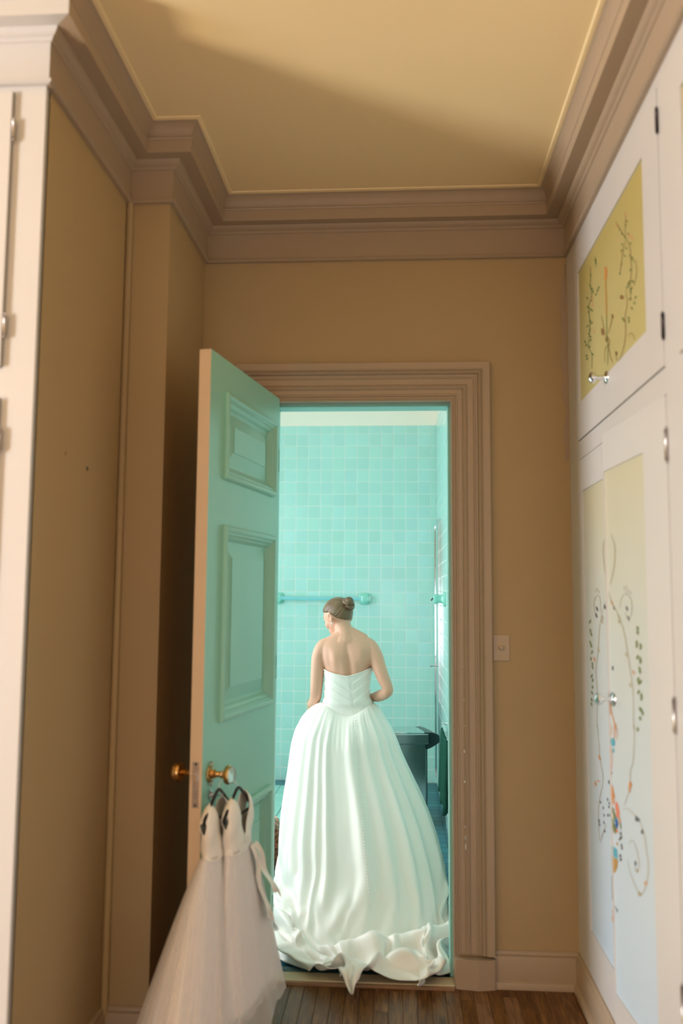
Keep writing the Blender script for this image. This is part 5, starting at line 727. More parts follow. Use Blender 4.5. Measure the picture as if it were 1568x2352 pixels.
-12 -1 0 6 2 -3 5 8 4 1 1 0 0 -1 -4 -1 -2 -6 -7 -4 6 12 -10 -2 3 2 -3 5 2 -1 -2 1 -5 -8 -2 3 4 11 6 3 -1 -2 5 -2 -24 15 2 -10 -3 3 14 -7 -5 -4 1 7 7 -2 -3 3 1 4 2 -3 0 -4 -4 6 -1 6 -1 0 0 0 0 0 0 1 -1 -2 0 0 0 0 -1 -1 1 -1 -1 0 0 -1 0 0 0 -1 -1 0 -1 0 -1 0 -1 0 -1 0 -1 0 -1 0 -1 0 0 -1 -1 -1 0 -1 2 0 0 0 0 0 0 -1 -1 0 -1 -2 -1 5 9 -9 -1 8 4 2 1 2 -5 -1 0 -4 0 1 0 4 3 0 1 -2 -8 -5 -1 2 10 10 -4 3 0 0 0 2 -9 -5 -5 3 -2 2 0 10 9 -4 3 3 -3 -7 -4 1 2 5 -5 1 4 -4 3 4 0 -6 -6 -1 -3 -1 -4 -1 3 -6 3 2 1 10 -8 1 -3 -2 -3 1
0 -5 -3 -2 2 1 11 1 0 1 0 0 0 1 -3 -2 -7 -5 0 4 4 1 2 -4 0 1 2 1 -11 0 -1 0 0 4 -1 -2 13 -1 0 2 -2 -2 2 2 -2 -10 8 4 -7 0 -2 8 -6 0 2 -4 -1 1 5 -6 2 -2 2 7 -3 3 -1 -8 10 -9 8 3 1 -1 0 0 0 -1 1 0 -1 0 -1 1 -1 0 -1 0 0 0 0 0 0 -1 0 0 0 -1 0 0 0 -1 0 0 0 -1 0 -1 1 -1 0 0 -1 0 0 -1 1 0 0 -1 0 -1 0 0 -1 1 0 0 0 0 3 -5 1 10 -5 -3 3 6 -4 0 4 -4 0 1 0 -1 5 -2 1 1 0 -5 -3 1 -5 11 -9 5 4 2 -1 -1 1 -9 6 -7 1 0 -2 1 5 0 0 7 1 -4 -1 4 -1 -4 -1 1 5 -1 -1 3 -1 0 0 -4 -2 -1 -6 1 0 8 -11 16 -5 -3 1 -5 6 2 -2 -4 -2 -1
2407 0 1 0 1 2 2 2 3 2 3 2 2 3 2 3 2 3 2 2 2 1 2 1 2 2 2 1 2 1 2 1 2 1 2 2 2 1 2 1 2 2 2 1 2 2 2 2 2 1 2 2 2 2 2 2 2 2 1 2 2 2 2 2 2 1 2 2 2 1 2 1 2 2 1 2 1 2 1 1 1 2 1 1 1 1 2 1 1 1 0 1 0 1 0 1 0 1 0 0 1 0 0 0 0 0 0 0 0 -1 0 0 0 -1 0 -1 0 -1 -1 -1 -1 -1 -1 -1 -1 -1 -1 -1 -1 -2 -1 -1 -2 -1 -2 -1 -2 -1 -2 -2 -1 -2 -2 -2 -2 -1 -2 -2 -2 -2 -1 -2 -2 -2 -2 -2 -2 -2 -2 -2 -1 -2 -2 -2 -2 -1 -2 -2 -2 -2 -1 -2 -2 -1 -2 -1 -2 -2 -1 -2 -1 -2 -1 -2 -1 -2 -2 -2 -2 -2 -1 -2 -3 -2 -3 -2 -2 -3 -3 -2 -2 -2 -2 -2 -2 -1 -1 -1
-21 0 -1 0 0 -1 0 0 -1 1 -1 0 0 0 0 -1 1 0 0 1 0 1 -1 1 0 1 0 2 0 1 0 1 0 2 0 1 0 2 0 2 0 1 0 2 1 1 1 0 1 2 0 0 1 0 1 0 0 1 1 0 0 1 0 0 0 2 0 0 0 1 0 1 0 0 1 0 1 0 0 0 0 0 0 1 0 1 0 0 1 0 0 0 0 0 0 -1 1 -1 0 1 -1 0 0 0 0 0 -1 0 0 0 0 -1 0 1 -1 1 -1 0 -1 0 -1 0 0 -1 0 0 0 -1 0 1 -1 0 0 -1 1 -1 0 -1 0 0 -1 0 0 0 0 -1 0 0 0 0 -1 0 0 -1 0 0 0 0 0 0 -2 0 0 0 -1 -1 0 0 -1 0 -2 0 0 -1 0 -1 0 0 -2 0 -2 0 -1 0 -1 0 -1 -2 -1 0 -1 -1 0 -2 0 -1 0 -1 0 0 1 1 0 0 1 0 1 0
-21 0 -1 -2 -2 0 0 1 1 0 0 0 -1 -2 -1 0 -1 1 1 -1 0 -1 0 -1 0 1 2 1 1 0 0 1 0 1 2 1 2 0 1 0 1 1 1 1 1 2 1 2 1 1 2 1 1 1 1 1 2 0 1 1 1 0 1 1 2 0 1 1 1 0 0 1 0 1 2 1 1 0 0 0 1 -1 1 0 2 0 1 1 0 0 1 -1 0 0 0 0 0 0 1 -1 0 0 0 0 0 0 1 -1 0 0 0 0 0 0 0 -1 0 0 0 -1 0 -1 0 0 -1 0 -1 0 -1 0 0 -2 0 0 -2 0 -1 -1 -1 0 -1 -1 -1 0 -1 -1 1 -1 -1 0 -1 -1 -1 0 -1 -2 -1 -1 -1 -2 0 -2 -2 -1 -1 -1 -2 -2 -1 -2 0 -2 -2 -1 -1 0 -1 -1 0 -1 -1 -1 0 0 0 -1 0 -1 -1 0 1 2 1 -1 0 3 2 0 -3 1 2 1 1 1 0 0 0 1
-30 0 0 -1 0 -1 0 2 1 1 1 0 -1 -1 0 -1 2 0 1 0 0 -1 -1 -1 1 1 2 1 0 1 0 -1 2 0 1 1 1 1 0 1 0 0 2 1 2 1 1 2 1 0 1 2 0 2 0 1 0 1 1 0 0 1 0 1 1 1 1 1 0 0 0 -1 1 1 1 1 1 0 0 0 -1 1 0 1 0 2 1 1 1 0 0 0 0 -1 0 0 -1 1 -1 1 0 1 0 0 0 0 0 0 0 1 0 1 0 1 2 1 -1 -2 -1 -1 0 -1 -1 0 0 0 0 0 1 -1 0 1 0 -1 0 -1 0 -1 -1 -1 -1 -1 -1 -1 -1 0 -2 0 -1 -1 0 -1 -1 -1 -1 0 -1 -1 -2 0 -2 -1 -1 -1 -1 -1 -1 -1 -1 -1 -3 -1 0 -1 0 0 0 0 -1 -2 0 -1 0 1 0 0 -2 -1 -1 0 1 1 0 -2 -1 2 -1 -1 -2 -1 2 1 0 -1 0 1 0 0
-40 0 0 0 -2 1 1 0 2 0 1 -1 1 -1 -1 0 0 1 0 1 -1 0 -1 0 -1 1 1 1 2 -1 1 0 0 1 1 1 0 1 1 0 2 1 1 2 1 3 2 1 1 2 2 1 2 0 1 1 1 0 0 0 1 -1 1 2 0 1 1 0 0 -1 0 0 1 1 0 2 0 0 0 -1 0 0 0 0 1 1 1 1 1 1 -1 0 -1 -1 -1 0 0 0 0 0 0 0 0 0 0 0 0 1 0 -1 0 1 1 1 1 0 0 0 -2 -1 -1 0 -1 0 0 0 0 1 0 0 1 0 -1 0 0 0 -1 -1 0 -1 -1 0 0 -1 0 -1 -1 -1 1 0 -1 0 -1 -1 -1 -1 0 -2 0 -2 -2 -1 -2 -2 0 -2 -1 -2 -2 -2 -1 -1 -1 -1 0 -1 1 -1 0 -1 -1 0 0 0 1 -1 -1 -2 -2 0 2 2 -2 -2 0 2 0 -2 -3 1 1 0 0 1 0 0 0 0
-46 0 0 0 0 -1 1 1 0 1 0 1 -1 0 -1 0 0 0 0 0 -1 -1 0 0 1 0 1 1 -1 2 -1 1 0 1 0 0 1 1 1 1 0 2 2 2 1 3 2 2 2 3 1 1 2 1 2 0 1 0 0 1 -1 1 0 2 1 1 1 0 -1 0 -1 1 0 0 2 0 1 0 -1 0 0 -1 1 1 0 1 1 1 1 0 0 -1 -1 0 0 -1 0 0 0 0 0 0 0 0 1 -1 0 0 0 1 0 0 1 1 0 0 0 -1 0 -1 -1 -1 0 0 0 0 0 0 0 1 0 0 0 1 -1 -1 0 0 -1 -1 0 -1 0 -1 0 1 -4 1 0 -1 0 -1 0 -1 0 -1 -2 -1 -2 -2 -1 -2 -2 -1 -3 -1 -2 -1 -2 -1 -2 -2 -1 0 -1 0 -1 1 -1 0 -1 0 0 1 -1 0 -1 -1 0 0 0 1 0 -1 -1 1 0 -1 -2 -1 1 0 0 -1 1 0 1 1
-45 1 0 0 1 0 0 0 0 1 -1 0 0 -1 0 1 -1 0 0 -1 1 -1 0 0 0 0 0 0 1 0 1 0 1 -1 1 0 1 1 -1 1 2 1 1 1 2 3 2 2 2 1 2 3 1 2 0 2 -1 1 0 0 1 -1 1 2 0 1 0 1 -1 0 0 -1 0 1 1 1 0 0 0 0 -1 1 0 0 1 0 1 1 0 0 0 0 -1 -1 0 0 0 0 0 0 1 -1 0 1 -1 1 -1 0 0 0 0 0 1 0 1 1 0 -1 -1 -1 0 0 0 -1 0 0 0 0 0 0 0 1 0 0 0 0 -1 0 0 -1 0 -1 0 0 0 -1 -2 -1 0 0 0 0 -1 0 -2 -1 -1 -1 -2 -1 -2 -2 -1 -3 -1 -1 -1 -2 -1 -2 0 0 -1 -2 -1 0 0 -1 0 0 0 -1 1 -1 1 -1 0 0 -1 0 1 0 0 0 0 0 0 -1 0 -1 0 0 0 0 0 1 0 0
-40 1 1 1 0 0 0 1 0 -1 0 0 0 0 0 -1 0 -1 0 0 -1 0 -1 0 0 0 0 0 1 1 1 0 -2 0 0 0 0 1 1 0 1 -1 2 2 2 3 1 2 2 2 2 1 1 1 1 1 1 0 0 0 0 1 -1 2 1 0 1 -1 1 -1 0 0 1 0 0 1 0 0 0 -1 0 0 0 0 1 1 0 1 0 0 0 -1 1 -1 0 0 0 0 0 0 -1 1 0 0 0 0 0 0 0 0 0 0 0 1 0 0 0 0 -1 0 -1 0 0 0 0 -1 1 0 0 0 0 0 1 -1 0 0 0 0 -1 0 0 0 -1 0 0 0 -3 1 -1 0 -1 0 0 -1 0 -1 -1 -2 -1 -2 -1 -1 -2 0 0 -3 0 0 -1 0 -1 -2 4 2 -3 -5 -4 -1 0 1 1 1 -2 -1 1 2 0 -1 1 -1 0 1 1 0 -2 1 -3 -1 1 1 -1 -1 -1 1 0 -1 1 1
-38 0 0 2 3 2 0 0 0 0 -1 -3 0 3 1 -2 -1 1 -1 -2 0 4 3 -1 -6 0 0 0 0 0 0 1 -1 1 -1 1 0 -1 0 1 -1 6 -1 -1 1 3 2 1 2 2 1 2 1 1 1 0 1 0 1 0 -1 -1 2 2 0 0 0 1 -1 0 0 1 -1 1 0 0 0 0 0 1 0 0 0 0 0 0 0 0 0 1 0 0 0 0 0 0 0 0 0 0 1 -1 1 -1 0 0 1 -1 0 0 0 0 0 0 0 0 0 -1 1 0 -1 0 0 0 0 0 0 0 0 -1 0 0 0 0 1 -1 0 0 0 0 -1 1 0 0 -1 0 -2 -1 0 0 0 0 -1 0 0 0 -1 -2 0 -1 -2 -1 -2 0 -4 0 -3 -1 -1 0 -1 0 -4 -1 0 6 5 2 1 1 0 -1 0 -3 -7 -2 0 4 0 1 0 -5 -1 2 1 -2 -2 3 0 2 -3 -3 -2 -2 0 1 1 3
-25 1 5 2 0 -2 1 0 0 -2 0 3 0 -2 -2 0 1 -1 1 -2 -1 -1 2 -4 7 -2 -1 -1 -1 -1 0 3 -1 0 0 0 -3 -2 -2 -2 3 0 4 3 0 3 2 2 1 1 1 0 1 1 0 1 0 0 0 0 -1 2 -2 2 0 1 0 0 0 0 -1 0 1 -1 1 0 0 1 -1 0 0 0 1 0 -1 0 1 0 0 -1 0 1 -1 1 0 0 0 0 0 0 0 0 0 0 0 0 0 0 0 0 0 0 0 0 0 0 -1 1 0 -1 1 0 -1 0 0 0 0 0 0 0 0 0 0 0 0 1 0 -1 0 1 0 -1 0 0 0 0 -7 5 0 0 0 0 0 0 0 -1 -2 2 -3 0 -2 0 1 -3 0 -2 2 -2 0 -2 -1 0 0 -1 1 -5 -2 0 0 0 1 2 1 4 3 0 0 -4 1 -1 0 -1 0 -1 0 0 0 0 6 -4 -4 -1 0 2 3 3 0 -5
-11 1 -2 -1 -1 2 1 0 -2 -1 0 0 0 -2 0 5 0 -1 -4 0 4 0 -5 0 -1 1 -2 0 0 1 3 0 3 -3 0 -4 -2 0 3 5 0 0 0 0 0 1 0 1 1 0 1 2 1 -1 1 -1 0 1 -1 0 2 -3 1 2 0 0 0 -1 1 -1 1 0 -1 1 -1 0 1 -1 1 0 0 0 -1 1 0 0 0 0 0 0 0 0 0 0 0 0 0 0 0 0 0 0 0 0 0 0 0 0 0 0 0 0 0 0 0 0 0 0 -1 1 0 -1 1 0 0 0 0 -1 0 1 0 0 0 0 0 0 0 0 0 0 0 0 0 0 1 -1 0 -4 2 -1 1 -1 1 -1 0 0 2 -3 -1 0 0 -2 -2 2 -2 1 -3 3 0 -1 0 -1 -2 0 2 2 -3 -3 -1 -1 1 0 0 1 0 3 1 1 -2 -2 -2 5 -1 -1 0 0 4 -4 -1 0 0 0 3 4 0 -3 -2 2
-12 -2 -1 2 0 2 0 -2 -2 1 0 -1 -2 2 2 -2 1 -1 0 1 -3 1 -2 5 2 3 3 0 0 -1 -5 -6 0 1 2 2 1 0 -6 0 4 1 -1 0 0 0 2 -1 1 2 1 -1 1 0 0 1 0 0 0 0 0 1 1 1 -1 -1 0 1 -1 0 0 0 0 0 0 1 -1 1 -1 0 1 0 0 -1 1 0 -1 0 0 1 0 -1 1 0 -1 1 0 -1 1 0 -1 1 -1 1 0 0 -1 1 0 -1 1 0 0 -1 1 -1 1 -1 1 -1 0 1 -1 1 -1 0 0 1 -1 0 0 0 0 0 0 0 0 1 0 -1 0 0 0 0 -1 4 -4 0 -2 1 0 0 1 0 -1 0 -2 -1 2 -5 4 -2 0 -5 6 -2 0 -4 -1 3 1 0 0 0 -1 -1 0 2 0 -2 -4 0 1 -1 2 -1 0 0 1 1 3 -3 1 0 -1 -1 2 3 -5 0 0 7 1 -4 -4 2 4 2
-14 2 0 -3 2 1 -2 -1 1 0 -1 -2 2 1 2 -1 0 -1 -2 6 -4 -3 0 2 -1 -5 0 0 0 1 1 1 0 1 -3 1 4 -1 2 -6 -1 1 1 1 2 3 -1 3 0 0 1 2 -1 1 1 0 0 0 0 1 -2 1 1 -1 1 0 0 0 0 0 0 0 0 0 0 -1 1 -1 1 0 0 0 0 0 0 0 0 0 0 0 0 0 0 0 1 -1 0 1 -1 0 1 -1 0 0 0 0 0 0 0 1 -1 0 0 1 -1 0 0 0 0 0 0 0 0 0 0 0 0 -1 1 0 0 -1 1 0 0 0 0 0 0 0 0 1 -1 1 0 -4 2 -1 0 1 -1 1 -1 0 1 -2 -1 2 -4 3 -6 1 1 2 -6 2 1 0 -1 1 -2 -1 -1 1 0 0 3 0 0 2 4 -2 -3 -7 2 -2 0 2 0 0 -1 1 0 2 0 0 0 -2 1 1 5 -5 -1 2 3 0 0 1
-14 2 2 -4 1 -2 0 1 -2 -1 0 2 1 1 -1 0 -1 1 1 -8 2 1 2 3 3 -1 -9 -1 2 1 0 0 -2 0 0 0 -1 4 1 -2 -2 1 0 3 5 -4 1 1 1 2 0 1 2 0 -1 0 0 0 1 0 2 -3 -2 3 0 1 0 -1 0 0 0 0 1 -1 1 0 0 0 0 0 -1 0 1 0 0 -1 1 0 0 0 0 0 0 0 0 0 0 0 0 0 0 0 1 -1 0 0 1 -1 0 0 0 0 0 -1 0 1 0 0 0 0 0 -1 1 -1 1 0 0 0 0 -1 0 1 -1 0 0 0 1 0 0 0 0 -1 1 -1 2 0 -5 0 3 -2 1 0 0 1 -2 0 2 -4 1 -2 0 1 -2 0 1 -3 -2 4 -3 -3 1 -1 0 -1 -1 0 3 -2 0 0 1 3 4 5 -4 -1 2 -1 5 -3 -8 1 1 4 3 -8 -2 3 2 -2 -2 0 -1 -2 0 0 0 1
-19 -1 1 7 -1 -1 -1 0 3 1 2 0 -2 -1 -2 -1 -2 -1 2 4 -1 3 4 -5 -2 4 5 -8 -9 1 2 0 2 -1 2 -2 -3 0 0 2 -1 -2 1 2 0 6 -1 -1 2 0 2 1 1 2 0 -1 0 1 -1 -2 -2 4 1 0 0 -1 0 1 -1 1 -1 0 0 1 -1 0 1 0 0 0 0 0 -1 1 -1 1 0 0 0 0 0 1 0 0 -1 0 0 0 0 1 -1 1 -1 0 0 0 0 0 0 -1 1 0 0 0 0 0 -1 2 -1 1 -1 0 -1 1 0 0 -1 1 -1 0 0 0 0 0 0 0 0 -1 1 0 0 1 0 0 -1 0 1 -1 -2 0 2 -1 -1 0 0 1 -3 2 -2 2 -1 -4 -1 0 -1 4 -2 -5 3 -2 -2 0 1 -3 4 1 -3 2 2 1 -2 0 -3 0 2 0 -2 3 -2 4 1 -5 0 0 0 5 -4 1 -2 0 1 2 1 0 -1 -1 -2 -1
-16 -1 -1 0 0 1 1 -2 0 0 0 0 1 0 1 1 -1 3 1 -1 3 -4 -4 -1 1 0 2 12 3 -8 -8 4 2 -1 -2 2 2 -9 -1 3 3 -3 0 -1 -3 4 6 -2 0 2 0 1 0 2 1 1 -1 -3 -1 3 3 0 -4 1 1 1 -1 0 1 -2 1 1 0 -1 1 0 -1 2 -1 0 0 0 1 -2 1 0 -1 0 1 0 0 0 0 1 0 0 0 -2 1 -1 1 0 0 0 0 0 0 0 0 0 -1 1 -1 1 0 -1 1 0 1 -1 0 0 0 -1 1 0 0 -2 1 0 -1 0 0 1 -1 -1 1 1 -1 1 1 -1 0 0 0 1 -3 1 -1 2 -3 1 1 0 -1 0 0 -2 1 -3 0 0 2 0 -2 -5 5 0 -2 -2 2 2 -3 -2 -3 2 0 3 -2 1 -1 -1 1 0 -1 5 0 -4 -1 -1 3 1 -2 0 0 -1 3 -3 6 1 -3 0 0 3 4 4 3 -7
5 -5 -8 2 3 1 0 1 0 -2 -4 -1 3 2 0 -2 -1 -5 -6 -1 1 -2 0 1 -3 0 3 -1 4 7 2 -3 -1 0 0 0 -4 2 4 -2 -4 4 0 -3 -3 0 -2 7 -1 0 1 -1 3 -1 2 -1 2 2 -2 -2 -1 -1 3 1 0 0 1 -1 2 -1 -1 0 0 0 0 0 0 1 1 -1 0 0 0 0 -1 -1 1 0 0 0 1 0 1 -1 1 1 -1 0 -1 0 -1 1 0 0 0 0 0 0 -1 1 -1 0 1 -1 0 0 -2 0 2 2 1 -1 -1 -1 -2 -1 0 3 -1 -1 1 0 0 -1 2 0 -2 0 2 0 -2 1 2 0 -1 0 -1 0 1 -2 2 -2 0 1 0 -2 0 0 0 -1 0 0 1 -6 -2 2 0 -1 0 2 2 0 6 -1 -7 -3 8 -5 0 0 -1 -1 -1 0 2 -2 2 0 1 2 2 -7 2 -4 5 4 -6 6 -6 3 1 -1 -1 -2 -2 1 1 11
-16 8 9 -3 -8 -1 1 0 2 0 1 -1 -4 -2 -1 0 -1 -2 -1 1 1 10 5 -10 0 -4 -3 -3 2 -2 4 2 -1 2 1 -1 1 3 -6 0 2 -3 2 0 3 -4 0 3 3 -1 0 2 0 0 0 3 -1 0 1 -1 1 -1 1 3 -2 -2 1 0 1 1 -3 2 0 0 -2 0 1 1 0 0 0 0 0 2 -2 -1 0 0 0 0 0 1 0 1 0 0 1 0 -1 -2 1 -1 0 1 0 0 -1 1 1 -1 0 -1 -1 0 0 1 0 -1 -1 1 2 2 0 -1 -2 0 -1 -4 2 2 -1 0 1 -1 -2 2 2 0 -2 -1 3 0 -2 0 3 -1 -2 -1 0 1 -2 3 -1 -1 -1 0 0 0 -2 1 2 -1 -6 0 5 1 -5 -2 2 1 5 0 -8 7 5 -5 -7 1 1 -3 4 3 -1 -2 -2 1 7 14 5 -8 -19 2 0 8 -7 0 7 -4 -2 -2 -4 0 2 1 -1 2 -2 1
-16 3 -2 1 8 2 -2 -3 -7 -1 0 2 0 -1 -1 0 -1 4 5 1 -1 -2 -1 7 -9 -1 0 -1 -2 -2 0 -1 1 0 -2 2 6 1 2 -1 -6 0 -1 3 3 3 -2 -4 3 3 0 -1 0 2 -1 0 1 0 0 -1 -2 2 0 -1 2 2 -1 0 1 2 0 -3 1 1 0 0 -1 0 0 1 0 -1 1 0 1 -2 -1 0 1 0 0 0 1 0 0 0 0 1 1 0 -2 -1 0 -1 1 1 -1 0 0 1 0 -2 0 0 0 0 0 1 0 -2 0 1 2 1 0 -2 1 -1 -4 -1 2 1 -1 2 0 -1 -2 1 2 1 -2 0 2 0 -2 1 0 0 0 -1 0 -1 0 0 0 1 -1 -1 -1 3 -4 -1 -2 1 0 0 1 3 -2 0 -6 -2 3 -1 2 6 0 -1 0 1 -4 -1 3 7 2 0 -1 -6 0 0 -3 -3 1 0 7 -3 -6 -3 5 -3 1 -3 0 3 3 -2 6 -1
-13 -1 2 -2 -2 -1 0 0 3 3 -2 -3 -1 -2 0 1 2 -1 0 -1 0 -2 5 5 3 0 -2 -4 1 4 -2 -8 -3 1 1 3 -3 3 6 2 -2 -3 -1 0 -6 3 3 -3 2 2 4 -2 -1 1 2 0 0 0 0 -1 0 1 0 1 1 0 -1 1 -1 2 1 -2 0 -1 1 0 0 -1 2 0 0 0 -2 1 2 1 -4 0 0 1 0 0 0 0 1 0 0 0 1 1 1 -2 -1 -1 0 -1 2 -1 -2 1 1 1 -2 0 0 0 1 -2 -1 2 0 0 0 1 2 1 -3 0 0 -2 -2 1 1 0 1 0 0 -1 -2 1 2 -1 -1 4 -1 0 -5 3 0 -1 0 -1 2 -2 3 -2 -1 0 4 -6 0 0 1 2 -3 -5 4 -3 4 0 -1 -1 0 -3 -2 -1 -1 2 1 2 3 1 1 -1 -2 1 -3 2 -2 3 1 3 6 -5 -5 -1 3 -5 -3 1 7 -4 1 -3 0 2 1 2
-15 0 1 3 -1 -1 -1 1 2 -4 -1 1 0 -1 1 -2 0 6 6 4 1 -10 -12 1 3 -1 0 5 1 -3 4 11 -1 -8 5 -5 4 -1 -9 1 9 0 -4 0 3 -7 -1 6 -2 -3 -1 7 -2 -1 -1 1 1 -1 -1 0 2 0 -2 3 0 0 1 -1 1 1 3 -1 -3 0 0 0 1 -1 1 1 0 0 0 -2 0 2 1 -3 -1 1 1 0 -1 1 0 0 0 1 -1 0 1 2 1 0 -3 -2 0 1 2 -3 -1 2 0 -2 0 0 0 3 0 -3 -2 1 1 0 0 2 1 0 -2 1 -1 -4 1 -1 1 2 1 -1 1 0 0 0 -1 0 2 -1 -1 -4 0 4 0 0 0 0 -2 0 1 5 -6 -1 -2 0 3 -4 4 6 -3 4 -1 -3 2 1 -3 -3 0 1 -3 -2 -2 -1 10 -3 -1 -2 -2 -1 2 -3 2 3 2 9 -2 -7 -6 -1 1 3 -4 -1 1 7 -4 7 4 2 -14 -3
-19 0 2 2 2 1 2 -5 0 0 2 0 -1 -2 -3 1 3 -2 -1 3 -4 5 -1 -6 1 1 2 -1 -4 6 5 -7 3 10 -5 1 -2 5 -2 -2 -5 -2 1 -1 0 7 0 -3 0 1 2 -3 5 -3 2 -2 0 1 -2 2 0 0 2 1 -1 0 0 1 -3 1 1 3 -2 -1 0 0 -1 1 0 1 2 1 0 -2 -4 2 3 -1 -2 0 1 -1 0 0 0 1 0 0 0 1 -1 0 1 1 1 2 -2 -1 -2 0 1 -4 1 2 -2 -1 2 -1 0 2 3 -2 -4 0 0 -1 2 2 2 -3 0 1 -3 2 -2 -2 1 3 1 -2 1 1 0 -4 3 0 -1 0 -1 -1 0 3 -2 0 0 0 3 -7 2 0 2 -4 1 9 -2 -1 -2 1 -3 1 -3 -2 2 1 0 -2 3 2 5 -1 -7 1 1 -7 2 1 -5 3 0 1 17 -11 -10 -2 -1 5 -1 -1 -1 2 1 2 10 -6 -2 -2 2 -2
-16 -1 -2 1 1 0 -1 6 -3 -1 -2 1 4 0 2 2 4 1 -3 -9 -2 -3 2 1 -1 3 0 3 2 2 -9 7 5 -6 1 -4 -1 -4 12 0 -8 -3 2 1 2 0 1 0 2 -2 0 3 1 4 -6 0 0 0 -1 1 2 0 -1 3 0 -1 0 -1 2 -3 1 -1 2 -1 0 0 1 -1 0 1 0 -1 -1 0 0 -1 1 3 1 -2 -2 1 1 0 0 0 0 0 0 0 0 0 0 0 1 0 2 1 1 1 -2 0 -3 -4 1 1 -2 0 4 1 -3 2 6 -1 -2 -2 -3 -1 0 4 -1 -3 2 -1 0 0 0 -2 1 2 -3 2 3 1 -4 0 -2 3 0 1 0 -2 0 0 -1 6 -7 3 -1 -2 -1 5 0 -1 1 -6 -2 -3 0 -1 -1 1 1 3 2 3 -1 1 -3 3 -4 0 -3 2 7 2 2 -9 -5 0 -1 3 -2 0 1 -1 -3 -1 1 4 4 5 -12 2 1 -1 5 -5
-18 1 1 -2 2 -1 -1 -1 0 2 4 4 -3 4 1 -1 -5 -5 0 -1 0 0 -1 0 2 3 2 -5 3 -6 7 0 -5 5 -6 4 -1 -1 0 3 11 -8 0 -2 1 -1 3 2 -4 4 -1 -1 1 -1 6 -2 -2 0 8 -3 -1 -1 -1 -2 -1 1 -1 1 -1 0 -1 2 1 -1 0 0 0 0 0 -3 0 1 1 1 -1 0 0 1 -1 1 0 0 0 0 0 -1 0 0 1 0 0 0 0 0 0 0 0 -1 1 0 1 2 3 0 -5 -2 2 1 -1 -1 1 -2 0 1 4 1 2 -1 -1 -3 -2 4 -3 -2 1 1 -2 1 1 0 0 -3 -1 4 0 -1 0 0 0 0 0 -2 -1 2 5 -5 3 -4 -1 2 4 0 -2 -8 -3 3 1 -3 2 0 0 1 -2 1 3 -5 -2 0 2 0 2 0 2 8 -6 -1 -2 4 -5 -4 -1 2 5 0 0 -5 2 0 5 10 -6 -2 -1 -6 -3 1 3 3
-15 -1 1 2 0 1 1 2 3 -1 -1 -7 -1 0 0 0 1 2 -5 2 -1 -1 -2 -1 -1 2 3 5 -2 -1 -3 1 2 -7 3 2 2 2 -3 1 2 14 -17 2 -4 -2 5 3 0 0 3 0 0 4 0 0 2 -1 0 4 2 1 -2 -11 0 1 0 -1 -1 -1 0 1 0 3 -1 0 0 0 -3 0 0 0 1 0 3 0 0 0 1 -1 -1 -1 -1 0 -1 1 0 0 0 0 1 0 0 1 0 0 -1 2 -2 0 0 0 -1 1 4 1 -2 -2 -1 1 1 1 -5 1 2 0 -1 0 1 0 2 -2 1 1 -1 -1 1 1 -3 -1 1 2 -2 0 0 1 12 0 -3 -3 2 3 2 -2 -9 -1 2 0 3 -2 -2 -3 -5 3 -1 -2 0 0 -2 0 0 -2 4 2 2 6 1 -4 -6 -2 1 5 -4 0 0 0 1 -7 1 -2 1 2 -3 4 2 -2 2 6 19 -12 -6 -12 4 5 -4 -5 1 0
-16 2 1 1 0 0 1 0 -3 -1 3 -1 2 2 1 2 -3 -2 -2 -3 5 3 7 4 -5 -10 -7 0 0 0 2 0 -4 3 5 0 -1 -3 -1 0 -1 2 7 3 -3 4 -8 -3 2 6 -2 3 2 -3 0 8 2 2 1 2 -9 1 5 -14 0 0 1 0 3 5 3 0 1 2 0 0 -3 0 1 1 0 1 0 2 2 0 -1 0 1 -1 0 0 -1 -2 0 -2 1 -1 0 0 0 1 -1 -1 0 0 0 -2 1 0 1 1 2 4 -2 1 0 -2 -3 -3 1 0 2 -1 -7 -2 -2 1 -1 1 1 -1 1 0 0 1 1 -1 1 0 0 -2 -1 -2 1 2 17 -3 3 -1 -3 -4 -4 -2 1 0 -6 6 -2 0 -8 3 -1 -2 -1 -1 -3 1 -1 -1 -1 2 2 1 -1 0 6 5 3 -3 -5 -7 5 -1 0 -2 -1 -5 0 4 5 5 1 5 3 -1 4 -1 -13 -6 -4 3 1 -4 1 0 0 2
-17 1 1 0 -2 3 -4 0 3 2 -3 5 4 3 2 -1 -3 -9 -3 -1 -2 6 -1 -1 4 -1 -4 -2 -1 5 1 -3 4 0 0 -3 -2 1 3 2 1 -4 11 -3 1 -7 0 -1 6 -3 4 1 -1 6 1 0 0 2 1 -1 -1 -2 -1 3 -1 -1 0 3 -1 1 0 1 1 0 1 0 2 1 1 0 0 0 1 0 0 1 1 0 -1 1 1 0 0 0 0 1 -1 1 0 -1 0 -1 1 0 0 -1 1 0 0 0 0 0 -1 -2 2 -1 -1 0 0 -1 -5 -3 -2 -1 1 3 2 0 2 -1 -1 -3 -3 -4 1 1 0 0 -1 -2 -1 0 2 -4 -2 0 11 3 0 -1 0 0 -1 0 2 -2 -1 -4 -7 2 2 -8 3 1 1 1 4 1 0 -1 -1 -4 -5 -2 -1 3 -1 0 0 0 0 0 -2 0 2 3 -4 3 4 11 -3 -2 -1 -3 6 -2 -10 -2 0 3 -5 -1 1 0 0 2 -2 2
